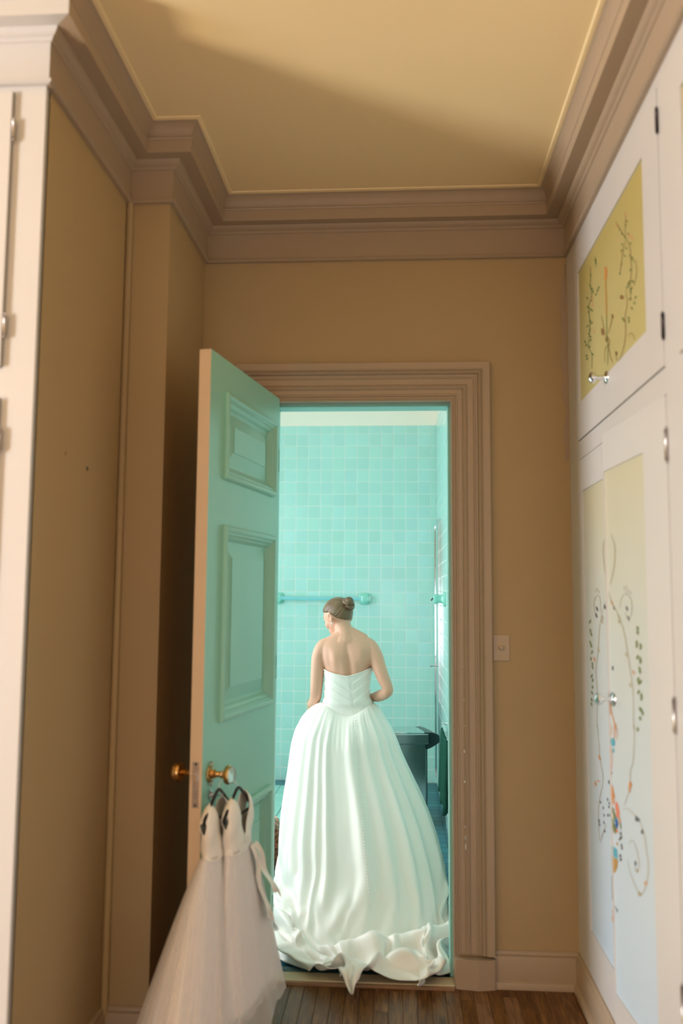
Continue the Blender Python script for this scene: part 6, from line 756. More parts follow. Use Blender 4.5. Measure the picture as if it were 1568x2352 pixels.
-19 -2 1 1 4 -3 9 -2 -4 -1 0 0 0 1 0 -3 -1 2 0 -2 0 0 1 -1 3 0 -1 -4 1 -1 1 0 0 3 -2 2 4 1 -2 0 -1 2 0 1 -1 3 4 3 -7 0 0 1 3 1 1 2 4 1 -1 -1 8 0 -6 -2 1 -1 1 0 2 0 1 -1 0 0 1 1 1 0 0 2 0 1 -1 1 0 0 0 0 1 0 0 1 0 1 0 0 0 0 0 1 -1 1 -1 0 0 0 -1 0 0 1 -1 -1 1 -1 -1 -1 0 0 1 0 0 0 -1 -1 1 -2 0 -1 -1 0 1 -1 -1 4 -4 -3 -3 7 0 0 -2 -1 -2 -1 -1 -2 7 -1 -1 3 -1 -3 2 -5 -2 2 -1 -5 1 -1 -5 6 2 1 1 2 -2 -1 2 2 2 -1 -4 -3 -6 -6 -2 0 1 4 4 -5 -2 2 1 -2 4 10 8 -3 -5 -14 0 7 -5 0 2 9 -9 -3 4 -2 -3 -1 0 -1 1 -1
-15 1 -1 0 -1 4 -2 -2 -1 0 1 1 1 0 -2 -2 0 -1 7 1 -4 -4 -1 1 -2 1 0 0 -1 1 1 5 2 2 0 -1 1 -5 -1 -2 0 5 2 -1 6 -6 -2 1 5 1 -1 1 1 -1 3 2 4 -4 0 -4 -2 1 6 5 1 1 1 0 -2 -1 -1 1 1 0 1 1 0 0 1 0 1 0 1 -1 2 -1 1 1 0 0 0 0 0 0 1 0 0 0 0 0 0 0 0 0 0 0 0 0 0 -1 0 0 -1 0 1 -2 0 0 -1 0 -1 0 0 -1 -1 0 0 0 0 -1 -4 5 3 2 2 -1 0 -8 -4 7 4 1 0 2 -3 -1 -9 -1 -1 -3 4 3 -4 2 -2 -6 3 0 1 -2 3 0 -1 -1 -2 -4 -1 1 -1 1 -1 7 4 -4 0 1 -5 -8 -4 2 1 6 -4 -1 2 -2 5 7 -2 -6 -8 0 3 -2 -1 0 10 -8 3 3 6 3 -6 -4 -3 1 1 -1
-7 1 1 1 -1 0 -3 0 0 1 0 2 -1 -2 -1 0 4 4 -4 -2 1 -5 0 1 0 0 0 2 4 0 1 0 0 -2 1 1 -7 0 1 -1 1 0 0 0 -1 8 -6 0 1 0 2 0 0 0 0 3 0 4 -3 4 0 -1 2 2 0 0 0 0 -1 -4 0 1 1 0 0 0 1 0 0 0 0 0 0 1 -1 2 -1 0 1 0 0 0 1 -1 0 0 0 0 0 0 1 -1 1 0 -1 1 0 0 0 -1 0 0 0 0 -1 1 -1 0 -2 1 1 -1 0 0 0 0 -1 0 -3 1 2 -1 -1 -2 5 0 2 -1 3 -10 5 3 -1 0 1 1 -4 -1 0 1 -3 2 3 -2 -2 3 -4 0 0 -3 3 -1 -3 -2 0 -2 -1 0 0 1 4 -1 1 4 0 -5 -1 1 -1 -4 0 1 5 -3 -2 4 1 -1 -1 -4 -1 2 4 1 -4 10 -7 6 1 -3 -9 1 4 1 0 -5 0 3
472 1 0 0 1 1 1 1 1 2 1 1 2 1 2 1 1 1 2 1 1 1 0 1 1 0 1 0 0 1 0 0 0 0 1 0 0 0 0 0 0 0 0 0 0 0 0 0 0 0 0 0 0 0 0 0 0 0 0 0 0 0 0 0 0 0 0 0 0 0 0 0 0 0 0 0 0 0 0 0 0 0 0 0 0 0 0 0 0 0 0 0 0 0 0 0 0 0 0 0 0 0 0 0 0 0 0 0 0 0 0 0 0 0 0 0 0 0 0 0 0 0 0 0 0 0 0 0 0 0 0 0 0 0 0 0 0 0 0 0 0 0 0 0 0 0 0 0 0 0 0 0 0 0 0 0 0 0 0 0 0 0 0 0 0 0 0 0 0 0 0 0 0 0 0 -1 0 0 0 0 -1 0 0 -1 0 -1 -1 0 -1 -1 -1 -2 -1 -1 -1 -2 -1 -2 -1 -1 -2 -1 -1 -1 -1 -1 0 0
-20 0 1 1 0 1 0 0 0 -1 1 0 -1 1 -1 0 -1 0 -2 -1 0 0 0 0 -1 1 -2 0 0 0 0 1 0 0 -2 0 0 0 0 0 1 1 0 1 0 1 0 1 0 1 1 1 0 1 0 1 0 0 0 0 -1 0 0 1 1 0 0 0 -1 0 0 -1 0 1 0 0 0 0 0 0 -1 0 0 0 1 0 0 0 0 0 0 0 0 0 0 0 0 0 0 0 0 0 1 0 0 0 0 0 0 1 0 0 0 0 1 0 0 0 0 0 0 0 0 1 0 0 0 0 0 1 0 0 0 0 1 0 0 0 0 0 0 0 0 0 0 0 -1 0 1 0 0 0 0 0 -1 0 0 -1 0 0 0 0 -1 0 -1 0 0 -1 0 0 0 0 -1 0 -1 1 0 -1 0 0 0 0 -1 0 -1 1 0 0 0 0 -1 1 0 0 -1 1 -1 1 0 -1 0 -2 0 -1 0 1 -1 0
-44 0 1 1 2 0 0 0 -1 0 -1 1 1 0 1 0 1 -2 0 0 -1 0 2 0 0 -2 0 -1 0 0 1 0 0 -1 0 -1 -1 0 0 1 1 1 1 0 1 1 1 0 1 1 1 1 2 0 1 0 0 0 0 0 1 0 0 2 -1 1 0 0 1 -1 0 1 0 -1 1 1 0 0 0 0 1 0 0 0 0 1 0 1 1 0 0 0 -1 0 0 0 0 1 0 0 0 0 0 0 0 0 0 1 0 -1 0 0 1 0 0 0 0 0 0 0 -1 0 0 -1 1 0 0 0 0 0 0 1 0 0 0 0 0 0 0 0 0 -1 0 0 0 0 -2 0 0 0 0 0 0 -1 0 -2 -1 -1 -1 -1 -1 -1 0 -2 -1 -1 -2 0 0 0 0 -1 0 0 0 -1 -1 1 0 1 1 0 0 0 0 0 1 0 0 0 -1 -1 -1 1 0 -3 -1 0 1 -1 -2 0 -1 0 0 0 1 0
-63 1 1 1 0 0 0 -1 0 -1 0 -1 0 0 0 0 -2 0 -2 -1 0 0 -1 1 0 0 -1 0 0 -1 1 0 0 -1 0 -1 1 0 0 1 0 1 2 1 1 3 1 2 2 2 2 2 2 2 1 1 1 0 0 -1 -1 0 0 4 1 0 1 -1 -1 -1 -1 0 0 1 0 0 1 0 -1 0 -1 0 0 1 0 0 1 0 -1 1 -1 0 0 0 0 0 0 -1 0 0 0 1 -1 0 0 1 0 -1 0 0 1 0 0 1 0 1 0 -1 0 -1 1 -1 0 0 0 0 0 1 0 0 1 0 1 0 0 0 0 0 0 0 0 0 0 0 0 0 -5 1 -1 1 0 0 -1 0 -1 -1 -2 -1 -2 -2 -1 -1 -2 -1 -2 -3 -1 -1 -1 -1 0 0 -1 -1 -1 0 1 0 0 0 1 0 1 -1 0 0 1 1 1 -1 0 0 1 0 1 -1 0 0 1 0 -2 0 0 1 0 0 1 0
-68 1 0 2 0 1 0 -1 -1 0 -1 0 0 -1 0 -1 0 -2 0 -1 -1 0 0 -1 0 0 -1 -1 0 1 0 0 0 0 -1 0 0 0 0 0 2 1 0 2 0 3 1 2 2 2 2 1 2 1 2 0 0 0 0 0 0 0 0 2 0 1 0 0 -1 0 -1 0 0 0 0 1 -1 0 0 0 0 0 0 0 0 -1 1 0 0 -1 1 0 0 0 -1 0 0 0 1 0 0 -1 0 0 1 -1 0 0 0 1 -1 1 -1 0 0 0 0 1 -1 0 0 0 0 0 -1 1 0 0 0 0 0 0 0 2 -1 1 0 1 0 -1 0 1 0 0 0 0 -4 -1 1 0 0 0 0 -1 -1 -1 -1 -2 -2 -1 -2 -2 -1 -2 -1 -1 -1 -1 -1 -1 -1 -1 0 0 0 0 0 0 1 1 0 1 -1 1 0 1 0 0 1 1 0 0 0 2 0 0 -1 1 0 0 -1 0 0 0 1 0 0 2
-64 0 2 0 1 0 -1 0 0 -1 -1 0 -1 1 -1 0 -1 -1 -1 -1 0 -1 0 0 0 -1 0 0 0 0 0 0 -1 0 0 0 -1 0 0 0 0 1 2 1 1 2 2 1 2 2 1 3 0 2 0 2 0 0 -1 1 0 -1 0 3 0 0 0 0 -1 -1 1 -1 1 -1 1 -1 0 0 0 0 0 0 0 0 -1 1 -1 0 1 0 -1 0 0 0 1 -1 0 0 0 0 0 0 0 0 -1 1 0 0 0 -1 0 0 1 -1 0 0 0 -1 1 0 0 0 0 0 0 -1 1 -1 1 -1 0 1 1 -1 1 0 1 -1 0 1 0 0 0 1 0 0 -4 0 -1 0 0 0 -1 0 0 -1 -1 -1 -1 -2 -2 -1 -2 -1 -1 -1 -1 -1 -1 0 -1 0 0 -1 1 0 0 1 0 0 1 0 1 0 1 -1 1 1 0 0 1 0 1 0 1 0 0 0 0 0 0 -1 0 1 0 1 0 0
-53 1 -1 1 0 0 0 0 -1 0 1 -1 0 -1 0 -1 -1 0 -1 0 0 -1 -1 0 -1 0 0 0 -1 1 -1 0 0 0 -1 0 0 1 0 0 0 1 0 1 1 2 1 2 1 1 2 0 2 1 2 -1 1 0 0 -1 0 1 0 2 0 0 0 0 0 -1 -1 1 -1 1 -1 0 1 -1 0 0 0 0 0 -1 1 0 0 -1 0 0 1 -1 1 -1 0 1 0 0 -1 0 0 0 0 0 0 -1 0 1 0 0 0 -1 0 0 0 -1 0 1 -1 1 0 0 0 0 0 0 0 0 -1 1 0 0 0 0 1 0 0 0 1 0 0 0 1 -1 1 0 -4 0 0 0 0 -1 1 0 -1 0 -1 -2 -1 -1 -1 -1 -1 0 -1 -1 -1 -1 0 -1 0 -1 -1 1 0 1 1 -1 0 1 0 0 1 0 0 2 -1 0 0 1 0 1 1 -1 1 -1 1 0 -1 1 -1 0 0 0 0 1 1 1
-44 -1 1 -1 0 0 0 0 1 -1 -1 1 -1 0 -1 0 0 0 0 -1 -2 0 1 -2 0 0 1 0 0 -2 0 0 1 0 0 0 1 -1 -1 0 0 2 1 -1 1 2 1 1 2 0 1 2 1 0 0 1 0 1 0 0 -1 0 0 2 0 0 -1 0 0 0 0 0 0 0 0 -1 0 1 0 -1 1 -1 0 1 -1 0 0 0 0 0 -1 1 -1 1 0 0 -1 0 0 1 0 0 0 0 0 0 0 -1 0 0 0 1 -1 0 0 0 0 0 0 0 0 1 -1 0 0 1 -1 0 0 -1 1 0 0 1 -1 1 0 0 0 1 0 0 0 0 0 1 -3 0 0 -1 0 1 0 -1 0 -1 0 0 -2 -1 0 -2 0 1 -1 0 -3 3 -1 -2 -1 1 -3 -2 2 2 1 1 0 -2 -1 1 1 3 -2 -1 1 -1 0 1 1 -1 1 0 1 -1 2 0 -1 -1 1 1 0 0 1 -1 1 -1
-33 2 1 -2 -3 -2 0 0 -1 1 1 1 0 -3 -1 0 1 -1 -1 1 1 -4 -4 0 4 1 0 0 0 0 0 -1 1 0 0 0 0 0 1 0 4 -6 0 5 0 0 2 -2 0 2 1 1 0 2 0 0 0 0 0 0 1 -1 0 1 1 -1 0 0 0 0 0 -1 0 0 0 1 -1 -1 1 0 0 0 0 0 0 0 -1 1 -1 0 1 -1 1 -1 0 0 1 0 0 -1 0 0 0 0 0 0 0 0 0 0 0 -1 1 0 0 0 0 0 0 0 0 -1 1 0 0 -1 1 0 0 0 0 0 0 0 1 -1 1 1 -1 0 0 1 0 0 0 0 -2 1 -1 0 0 -1 0 1 -1 0 -1 0 0 0 1 0 0 -5 3 1 5 -5 2 -1 -1 -1 2 2 -1 -4 -2 -2 -1 -1 0 0 0 3 5 1 -1 -4 -1 -2 2 4 1 0 -1 1 1 -2 -1 -3 2 3 4 1 1 1 -2 -1
-15 -2 -5 -2 0 1 0 -1 1 2 0 -3 -1 2 1 0 -2 1 0 1 0 0 -2 5 -7 3 -1 1 1 2 0 -3 0 -1 0 1 5 5 5 3 -5 -1 -2 -3 0 -2 -2 1 -1 -1 1 0 1 0 0 1 0 -1 0 1 0 1 1 0 -2 0 1 -1 0 0 0 0 0 0 -1 0 0 1 -1 1 -1 1 0 -1 1 -1 1 -1 0 0 0 1 -1 1 -1 0 0 0 0 0 0 0 0 0 0 0 0 0 0 0 0 1 -1 0 0 0 0 0 0 0 0 0 0 1 0 0 -1 0 0 0 0 0 0 0 0 1 -1 1 0 0 0 0 0 1 0 -1 3 -5 1 0 0 1 0 -1 0 1 1 -3 3 -2 1 -2 -1 5 -1 2 -2 0 -5 1 0 1 2 2 -1 6 4 2 1 1 0 -5 -5 -9 -2 0 1 2 3 1 -5 2 0 1 2 -2 2 -1 -7 3 5 2 -1 -2 -3 -3 1 5
-17 0 1 1 2 -2 -1 1 1 0 0 0 1 1 -1 -4 0 0 4 0 -3 -1 3 0 2 -2 3 2 1 -3 -4 -2 -1 5 -2 8 2 2 -7 -3 -3 3 1 -2 0 2 -1 -1 1 0 -1 0 0 1 0 1 0 0 0 0 0 0 -1 0 1 1 -1 1 -1 0 0 0 0 0 1 -1 0 0 0 0 0 0 0 0 0 0 -1 1 0 0 0 -1 1 0 0 0 0 0 0 0 0 0 0 0 0 0 0 0 0 0 0 -1 1 0 -1 1 0 -1 1 0 -1 1 0 -1 0 0 1 0 0 0 -1 1 0 0 0 0 0 -1 1 0 1 -1 0 0 -1 0 0 2 -1 0 0 0 0 1 0 -1 -2 3 -1 0 -1 3 2 -4 2 -4 1 -1 3 3 1 -2 -2 0 6 1 -1 -4 3 3 -1 3 0 3 -7 -5 -3 2 -1 5 1 -7 0 1 0 2 -5 3 1 0 2 -1 -5 -2 -1 3 3 -2
-15 1 2 -1 -1 -2 0 1 2 -1 0 1 2 -2 -1 1 -1 0 -1 1 1 -2 3 -5 1 -1 -2 3 0 0 1 2 2 2 4 -4 -5 0 8 -6 1 -6 0 4 2 3 -4 4 -2 -2 -1 0 1 0 1 -1 0 0 1 -1 -1 0 0 0 1 0 0 0 0 0 0 1 0 -1 0 0 0 0 1 -1 1 -1 0 0 0 0 0 0 0 0 0 0 0 0 0 0 0 0 0 0 0 0 0 0 0 0 0 0 0 0 0 0 0 0 0 -1 0 1 0 0 0 0 0 0 0 0 -1 1 0 0 0 0 0 0 0 0 0 0 1 -1 0 1 0 0 1 -2 1 0 2 0 -2 1 -1 -1 1 -1 2 0 -2 5 -6 1 0 5 -6 0 -1 5 0 -4 -1 3 4 0 -3 -1 5 1 -3 -2 2 4 0 0 10 0 -2 -6 -6 -3 -3 3 -1 0 0 2 -3 -2 7 -1 -1 -7 -1 3 5 -2 -4 -2
-14 -1 -1 3 -2 0 1 1 -1 1 1 2 -2 -2 -3 1 0 3 2 -3 1 10 -5 7 1 -2 3 1 1 4 3 0 2 -2 4 -6 -1 -11 -1 8 -7 -1 0 -3 -2 -5 7 -4 1 2 -2 -2 1 0 0 -1 1 0 -1 1 1 0 0 1 -1 0 0 -1 1 -1 0 0 0 0 0 0 1 -1 0 0 0 1 0 0 -1 0 1 -1 0 0 0 1 -1 0 0 0 0 0 0 0 0 0 0 0 0 0 0 0 0 0 0 0 0 0 0 0 0 0 0 0 1 -1 0 0 0 0 1 -1 0 0 0 0 0 0 0 0 1 0 -1 1 -1 0 0 0 0 3 -3 2 0 -2 2 -2 0 1 -2 2 1 -2 2 -4 8 -4 -1 -3 4 0 -2 0 -1 5 -1 6 6 3 -4 0 -8 8 -3 -5 -2 -4 9 3 -8 8 5 1 0 -8 -3 -3 2 -6 0 0 -1 3 -2 0 0 6 2 -4 -4 1 -2 -2
-6 -5 -4 1 0 2 0 0 2 2 -1 -3 -2 -1 1 0 2 6 -1 6 4 4 6 1 2 -1 -9 -5 0 1 3 6 -5 0 -4 -2 -5 0 -8 2 8 1 4 -1 -9 -3 -1 1 0 0 2 -2 -2 1 0 1 -1 1 0 -1 0 1 0 -1 1 -1 0 1 -1 1 0 -1 0 1 -1 1 -1 1 -1 0 0 0 0 0 0 0 0 0 0 0 0 0 0 0 1 0 0 -1 0 0 1 0 -1 1 -1 0 1 0 0 0 0 0 -1 0 1 0 0 -1 0 0 0 1 0 0 0 0 -1 0 0 0 1 -1 1 0 0 0 -1 0 1 0 0 0 0 0 -1 1 2 0 -3 2 -2 2 0 -2 2 -1 -2 3 0 0 -2 1 0 -1 -1 2 3 -3 6 10 6 -5 -5 -10 8 3 -3 -2 4 4 -7 -3 -9 1 8 -3 -8 0 -1 9 14 -5 -10 -2 -4 10 -1 0 -4 3 -2 2 1 4 1 -2 1 0
0 1 -1 -6 -4 -2 1 0 1 -3 0 1 0 4 6 5 6 -2 6 2 2 0 3 -7 5 1 3 -9 -9 -1 -7 -5 2 -5 -2 0 8 -1 9 -6 1 6 -3 -9 10 -12 -2 1 1 -1 0 3 -1 -4 1 2 0 -1 0 2 1 -2 2 0 -3 1 0 -1 1 -1 0 1 0 -1 0 0 0 0 0 1 -1 0 0 0 0 1 -1 0 1 -1 0 0 0 0 -1 1 0 1 0 -1 0 0 1 -1 1 0 -1 0 0 0 0 0 0 0 0 0 0 0 0 0 0 0 0 0 0 0 0 0 1 0 -1 1 -1 1 0 -1 1 1 -2 1 1 -1 0 0 1 0 -2 2 0 0 0 -1 0 2 0 -2 2 -3 2 1 -1 2 1 -3 0 -2 0 15 4 -3 -1 -1 -4 5 6 -12 -2 2 -3 -5 1 0 4 2 -4 -1 3 -2 -2 -5 0 12 6 -1 -5 -10 16 -3 2 3 3 1 4 1 -2 -2 -4 -3
12 -3 -3 -2 3 1 -3 -1 -4 1 1 2 4 3 1 2 0 1 0 2 0 -2 -4 0 0 4 -3 8 1 -8 0 2 -3 1 0 2 -7 -1 -1 5 4 -4 -9 -1 -5 1 -6 -3 1 0 -1 0 0 1 -2 -1 3 2 0 -1 -2 1 0 1 -1 -1 1 0 -1 1 0 -1 0 0 0 0 0 0 0 -1 1 0 0 1 0 -1 0 1 -1 1 -1 0 0 -1 1 -1 1 0 0 1 -1 0 0 0 0 0 0 0 0 0 0 0 1 0 -1 0 0 1 -1 0 0 0 1 0 -1 0 0 1 -1 1 0 0 1 -1 1 1 -1 -1 1 0 -1 1 0 0 0 -1 1 0 2 -3 2 -1 2 -3 0 2 0 2 -4 1 1 -2 -5 2 5 3 20 -1 -1 -9 6 -2 2 -2 -12 11 -2 -13 0 -1 3 1 -2 -3 4 -5 0 6 6 -1 -9 -3 3 2 3 5 -8 9 15 0 -6 -5 2 3 5 4 0 -2
19 -2 1 1 0 0 1 -1 0 -1 0 -1 1 0 1 -1 0 -4 -3 -7 -5 4 5 3 -8 -2 7 -2 5 10 -4 0 2 -1 1 0 -2 1 3 -1 -6 2 2 -7 -10 -5 -6 4 -5 0 0 0 1 -1 -1 2 -2 -1 2 1 2 -1 -3 -1 2 0 -1 1 -1 1 0 0 -1 1 0 -1 0 -1 1 0 0 0 0 0 0 1 0 -1 0 0 0 -1 1 0 0 0 -1 1 0 0 0 0 0 0 0 0 0 0 0 1 0 0 -1 0 0 1 1 -1 0 -2 1 0 0 1 1 1 0 -2 0 0 1 -1 0 1 -1 0 2 0 -2 0 1 1 -1 0 -1 1 1 -2 0 3 -1 1 -3 1 1 1 -1 0 0 -2 2 0 6 5 -6 15 -3 -5 -4 5 -1 4 4 -1 -2 -15 5 3 1 3 6 0 -2 -5 -9 5 10 1 0 0 -4 -12 -2 8 0 -6 2 -3 1 -5 -4 2 0 3 4 0 9 7
-9 13 14 -1 -1 -1 0 1 2 -2 -6 3 -1 0 -2 -3 -6 -8 -1 -2 0 -7 0 9 -4 -1 2 8 3 -1 11 3 0 3 0 0 -2 1 -5 -1 6 -4 0 3 1 -7 2 -15 -1 -5 4 -2 -3 2 1 -3 0 0 1 1 -1 1 -1 -1 1 1 -1 -1 0 -1 1 0 1 -1 0 1 0 -1 0 0 0 1 -1 -1 2 0 0 0 -1 0 1 0 -1 0 0 -1 1 -1 1 1 0 0 0 -1 0 1 0 -1 0 0 0 1 0 0 0 0 0 1 0 0 -2 0 -1 1 1 0 2 2 -1 -2 -1 1 0 1 1 0 -3 1 3 0 -2 -1 0 2 -1 -1 1 1 -1 1 -1 -3 4 -1 0 -1 1 0 2 -1 -3 8 -5 3 15 3 -9 0 6 4 -1 0 -5 1 -5 9 -5 -1 -2 1 -2 1 1 5 2 -3 -7 2 -3 -1 1 -1 -9 -1 6 -5 -2 4 -3 6 0 -6 -1 -1 0 1 1 0
-8 -3 3 15 9 2 -1 -4 -12 -2 -2 -8 1 2 2 -4 1 0 -8 -3 2 0 -1 -2 16 1 -3 -5 5 3 2 2 -1 -4 -1 0 6 4 -6 -2 -2 6 1 6 2 0 -3 3 -11 -2 -10 4 2 -4 1 1 0 -1 1 1 2 -1 0 0 -2 -1 1 0 -1 -1 0 1 0 0 0 -1 1 0 -1 0 1 -1 1 0 -2 1 1 0 0 0 -1 0 0 0 0 0 -1 1 -1 0 1 1 -1 2 -1 -1 1 0 0 -1 1 0 0 1 0 -1 0 0 0 1 0 -1 0 -1 0 1 -1 1 3 2 -3 -1 1 -2 1 1 3 -1 -3 0 2 1 -2 -1 1 0 0 0 -2 0 1 2 -2 0 1 -1 0 1 -1 2 3 -7 15 7 0 0 1 -3 -6 -1 0 2 0 1 2 -7 0 3 2 6 1 -1 -2 -4 -2 -3 0 0 -2 -6 4 -4 9 1 -4 9 -4 1 -2 0 0 2 -7 -5 -2 3 -7 1
-14 2 -1 2 5 4 -1 -3 -2 -6 4 2 -1 0 1 0 -3 0 2 4 4 4 -17 0 -4 4 2 0 -4 0 2 6 3 1 -2 -1 -3 -3 -5 -2 2 -1 5 4 1 18 4 -4 2 -6 -9 -7 3 0 -2 -1 0 0 0 3 -2 0 1 0 -1 -1 0 0 0 -1 0 1 0 0 0 0 -1 1 -1 1 -1 0 1 -1 1 -1 1 0 0 -1 1 0 -1 0 0 1 0 -1 0 0 -1 0 2 0 0 0 -1 1 1 -1 -1 0 2 0 -1 0 0 1 1 -1 -1 0 0 -1 0 0 1 0 0 1 5 -3 -1 0 -1 0 -1 1 4 -2 -2 0 4 -4 2 -3 6 -4 2 0 0 1 -4 2 -2 5 -2 1 -3 5 -6 12 3 5 2 -18 -4 -4 1 -1 0 0 3 1 4 4 2 -1 2 -1 1 1 -4 -5 4 0 -5 -4 9 -2 1 4 -3 4 4 4 2 1 -2 -9 7 -1 -2 -3 -9 -5 -1 -1
-9 -3 -1 -1 0 0 1 0 1 5 -1 6 4 -6 -8 5 9 8 3 0 -5 -9 7 -12 -1 0 -5 -3 -2 1 1 -5 0 2 4 -4 -2 0 7 -1 -6 2 0 1 4 6 0 14 1 1 -1 -12 -7 4 -1 -1 -2 2 2 -1 -1 -1 2 -1 1 -2 1 -2 0 -1 -1 0 2 0 0 0 0 0 0 -1 0 0 0 2 -2 0 0 1 1 -1 -1 0 1 0 -1 0 0 0 1 -1 0 0 -1 0 2 0 1 -1 -1 2 1 -2 -1 2 0 1 -1 -2 0 2 2 0 -1 -1 0 -2 0 1 0 0 0 6 -3 3 -2 -3 1 0 -1 1 2 -1 -2 0 -1 2 -2 6 0 -5 2 0 0 0 3 -5 -2 1 4 -5 14 8 5 -11 -12 -1 -7 1 2 -3 2 0 -2 -1 -2 1 5 5 1 -1 -4 -3 5 -4 2 10 1 -3 -4 4 -1 4 2 -2 3 3 9 -7 -1 -1 5 -4 4 1 2 3 -9 -10
-1 -3 -6 -2 -2 0 -2 5 7 3 0 -6 -7 4 6 2 -3 0 3 8 -1 6 1 -1 -7 -10 -1 3 6 -5 -11 5 5 -4 -7 -3 -1 9 2 -2 1 -4 -1 1 1 -2 4 -1 4 6 7 -2 -9 -6 1 1 2 -2 2 -3 -1 4 -1 -2 0 1 -2 2 0 -1 -1 -1 0 2 0 -1 0 0 0 -1 -1 1 -1 1 5 -3 -2 1 0 1 -1 1 0 -1 1 -1 0 0 -1 1 0 -1 1 -1 -1 0 0 2 0 0 -1 3 0 -3 2 0 0 0 1 -1 -2 1 1 2 0 0 -1 -3 1 1 0 -2 5 -3 3 3 -3 -3 1 1 -2 -1 1 4 -4 1 0 0 1 2 -3 -2 2 3 -5 -1 1 9 3 3 6 -5 -16 -4 2 4 -1 -1 3 -2 0 0 0 2 1 0 -2 -5 -4 0 2 4 -4 18 -8 -9 8 3 -2 10 2 4 1 -3 -7 4 -5 1 -5 6 -5 13 8 -3 1 -4 -2 -1
7 1 -7 -3 -4 -1 5 -3 0 0 0 7 10 1 3 2 1 0 0 -9 -1 -8 9 1 -4 -2 -3 -7 -10 -2 12 -3 -12 6 -1 14 0 -8 2 9 10 -4 2 -4 -1 -16 0 -3 3 4 4 5 7 -10 -8 2 -2 1 -1 0 3 -3 -1 0 1 0 0 -1 0 0 -1 1 0 0 -1 1 0 0 -1 0 1 0 1 1 -1 1 -2 -2 1 0 1 0 0 0 -1 0 0 0 1 -1 0 1 -1 0 0 0 -1 -1 0 0 1 0 1 3 0 -2 2 0 -4 0 3 -1 -2 0 0 2 0 2 -1 -3 1 3 -3 1 0 1 1 2 -3 -1 3 1 -4 0 6 -2 0 -3 -1 -2 3 0 2 -3 5 2 12 0 -11 4 -3 -11 -2 2 5 -7 5 13 0 1 -2 -3 -5 -7 -5 -2 1 2 3 -1 5 2 3 -5 -4 -1 -2 7 11 5 -6 7 -3 -4 3 -1 -3 -1 7 5 6 -9 -12 11 3 -2 2 -4
7 -3 5 -5 0 3 -3 -1 0 4 7 3 -1 3 -1 -2 -5 -7 -11 9 4 6 -5 1 5 1 -3 -6 3 -8 -4 -3 4 -4 2 -3 11 7 0 -2 -8 18 -5 -1 1 -3 -7 -10 -3 -4 3 10 -4 1 2 -7 0 -1 -5 6 -3 0 3 -1 1 0 -1 1 -1 2 0 -2 -1 1 0 0 -1 0 2 4 -1 -2 -1 -1 1 0 1 -1 -1 1 0 -1 -1 1 1 2 -1 -1 -1 1 0 -1 0 1 0 0 -1 2 1 0 -1 -3 -1 0 2 1 -2 0 1 2 -1 1 0 1 -4 -1 0 0 1 2 -1 -2 3 1 -1 -2 2 1 -1 0 0 1 3 -4 0 3 -4 0 0 2 -4 1 -2 4 10 4 1 -10 11 -7 -14 3 10 3 -4 7 5 -7 4 4 -3 0 1 1 -2 -3 -3 -4 -1 4 -4 -6 -2 -6 19 -3 4 -2 -1 -1 0 -5 12 2 -4 -5 2 1 9 2 -6 9 0 -13 -6 7 5 1
12 0 -1 2 1 -4 1 4 3 -6 -3 -1 -3 -2 -2 -5 -2 1 0 -3 2 5 0 4 -5 2 5 12 -6 1 -1 0 3 -6 1 4 -4 -4 1 5 5 -9 2 3 -2 3 -4 4 -9 -11 -6 5 3 4 -4 -2 1 -3 2 -5 6 6 2 -9 -1 -2 1 -1 2 5 2 0 -3 -6 2 0 -1 0 4 0 3 1 0 -3 -5 0 0 0 0 -1 1 2 3 2 0 -1 1 0 -1 -2 0 -1 0 -2 0 1 2 -3 1 1 2 1 -1 -3 -3 0 0 2 4 -2 -2 4 3 -4 -1 0 1 3 -2 -1 -1 -3 -2 0 1 1 0 -1 3 1 -2 -1 2 -2 0 0 7 -3 0 3 -1 8 0 2 -7 4 -12 1 2 7 2 6 -1 -2 2 1 3 -1 -16 -6 1 3 7 11 5 -3 -4 2 -1 -8 -2 6 -1 0 -14 7 0 3 -5 -2 6 7 -4 0 4 -1 1 5 0 2 -3 -12 7 7 -2 -13 8 1
11 3 0 1 -1 -2 -1 -2 -2 -1 -9 -6 -4 -3 0 1 1 -2 6 3 -8 2 5 5 9 3 3 -9 0 8 0 2 -9 4 8 -2 -2 -1 0 -2 -2 -2 -3 -4 -8 13 10 -6 2 2 -9 -13 3 -3 3 2 2 5 -2 -5 4 -7 -2 6 -3 1 -2 1 1 -1 3 0 1 2 -6 -2 6 -2 -4 -1 0 0 1 2 0 1 -2 0 1 -1 -1 0 0 -1 0 0 -1 1 0 1 0 0 0 1 0 -1 0 1 -1 -1 -1 1 1 2 -3 0 2 -2 -1 3 3 -2 -1 2 5 1 -2 -5 -2 -1 1 3 0 0 -2 -1 0 1 0 0 1 0 0 3 -2 2 12 2 -1 -1 2 -1 2 -1 -5 -14 8 5 -11 2 19 -4 1 2 -4 -3 -8 -4 5 2 -1 -1 -6 -6 5 14 9 -2 -2 2 -3 -9 5 -1 -1 2 4 -6 0 4 8 -1 -10 4 -1 -6 -1 0 -4 -3 2 -2 -2 9 5 3 -1 3
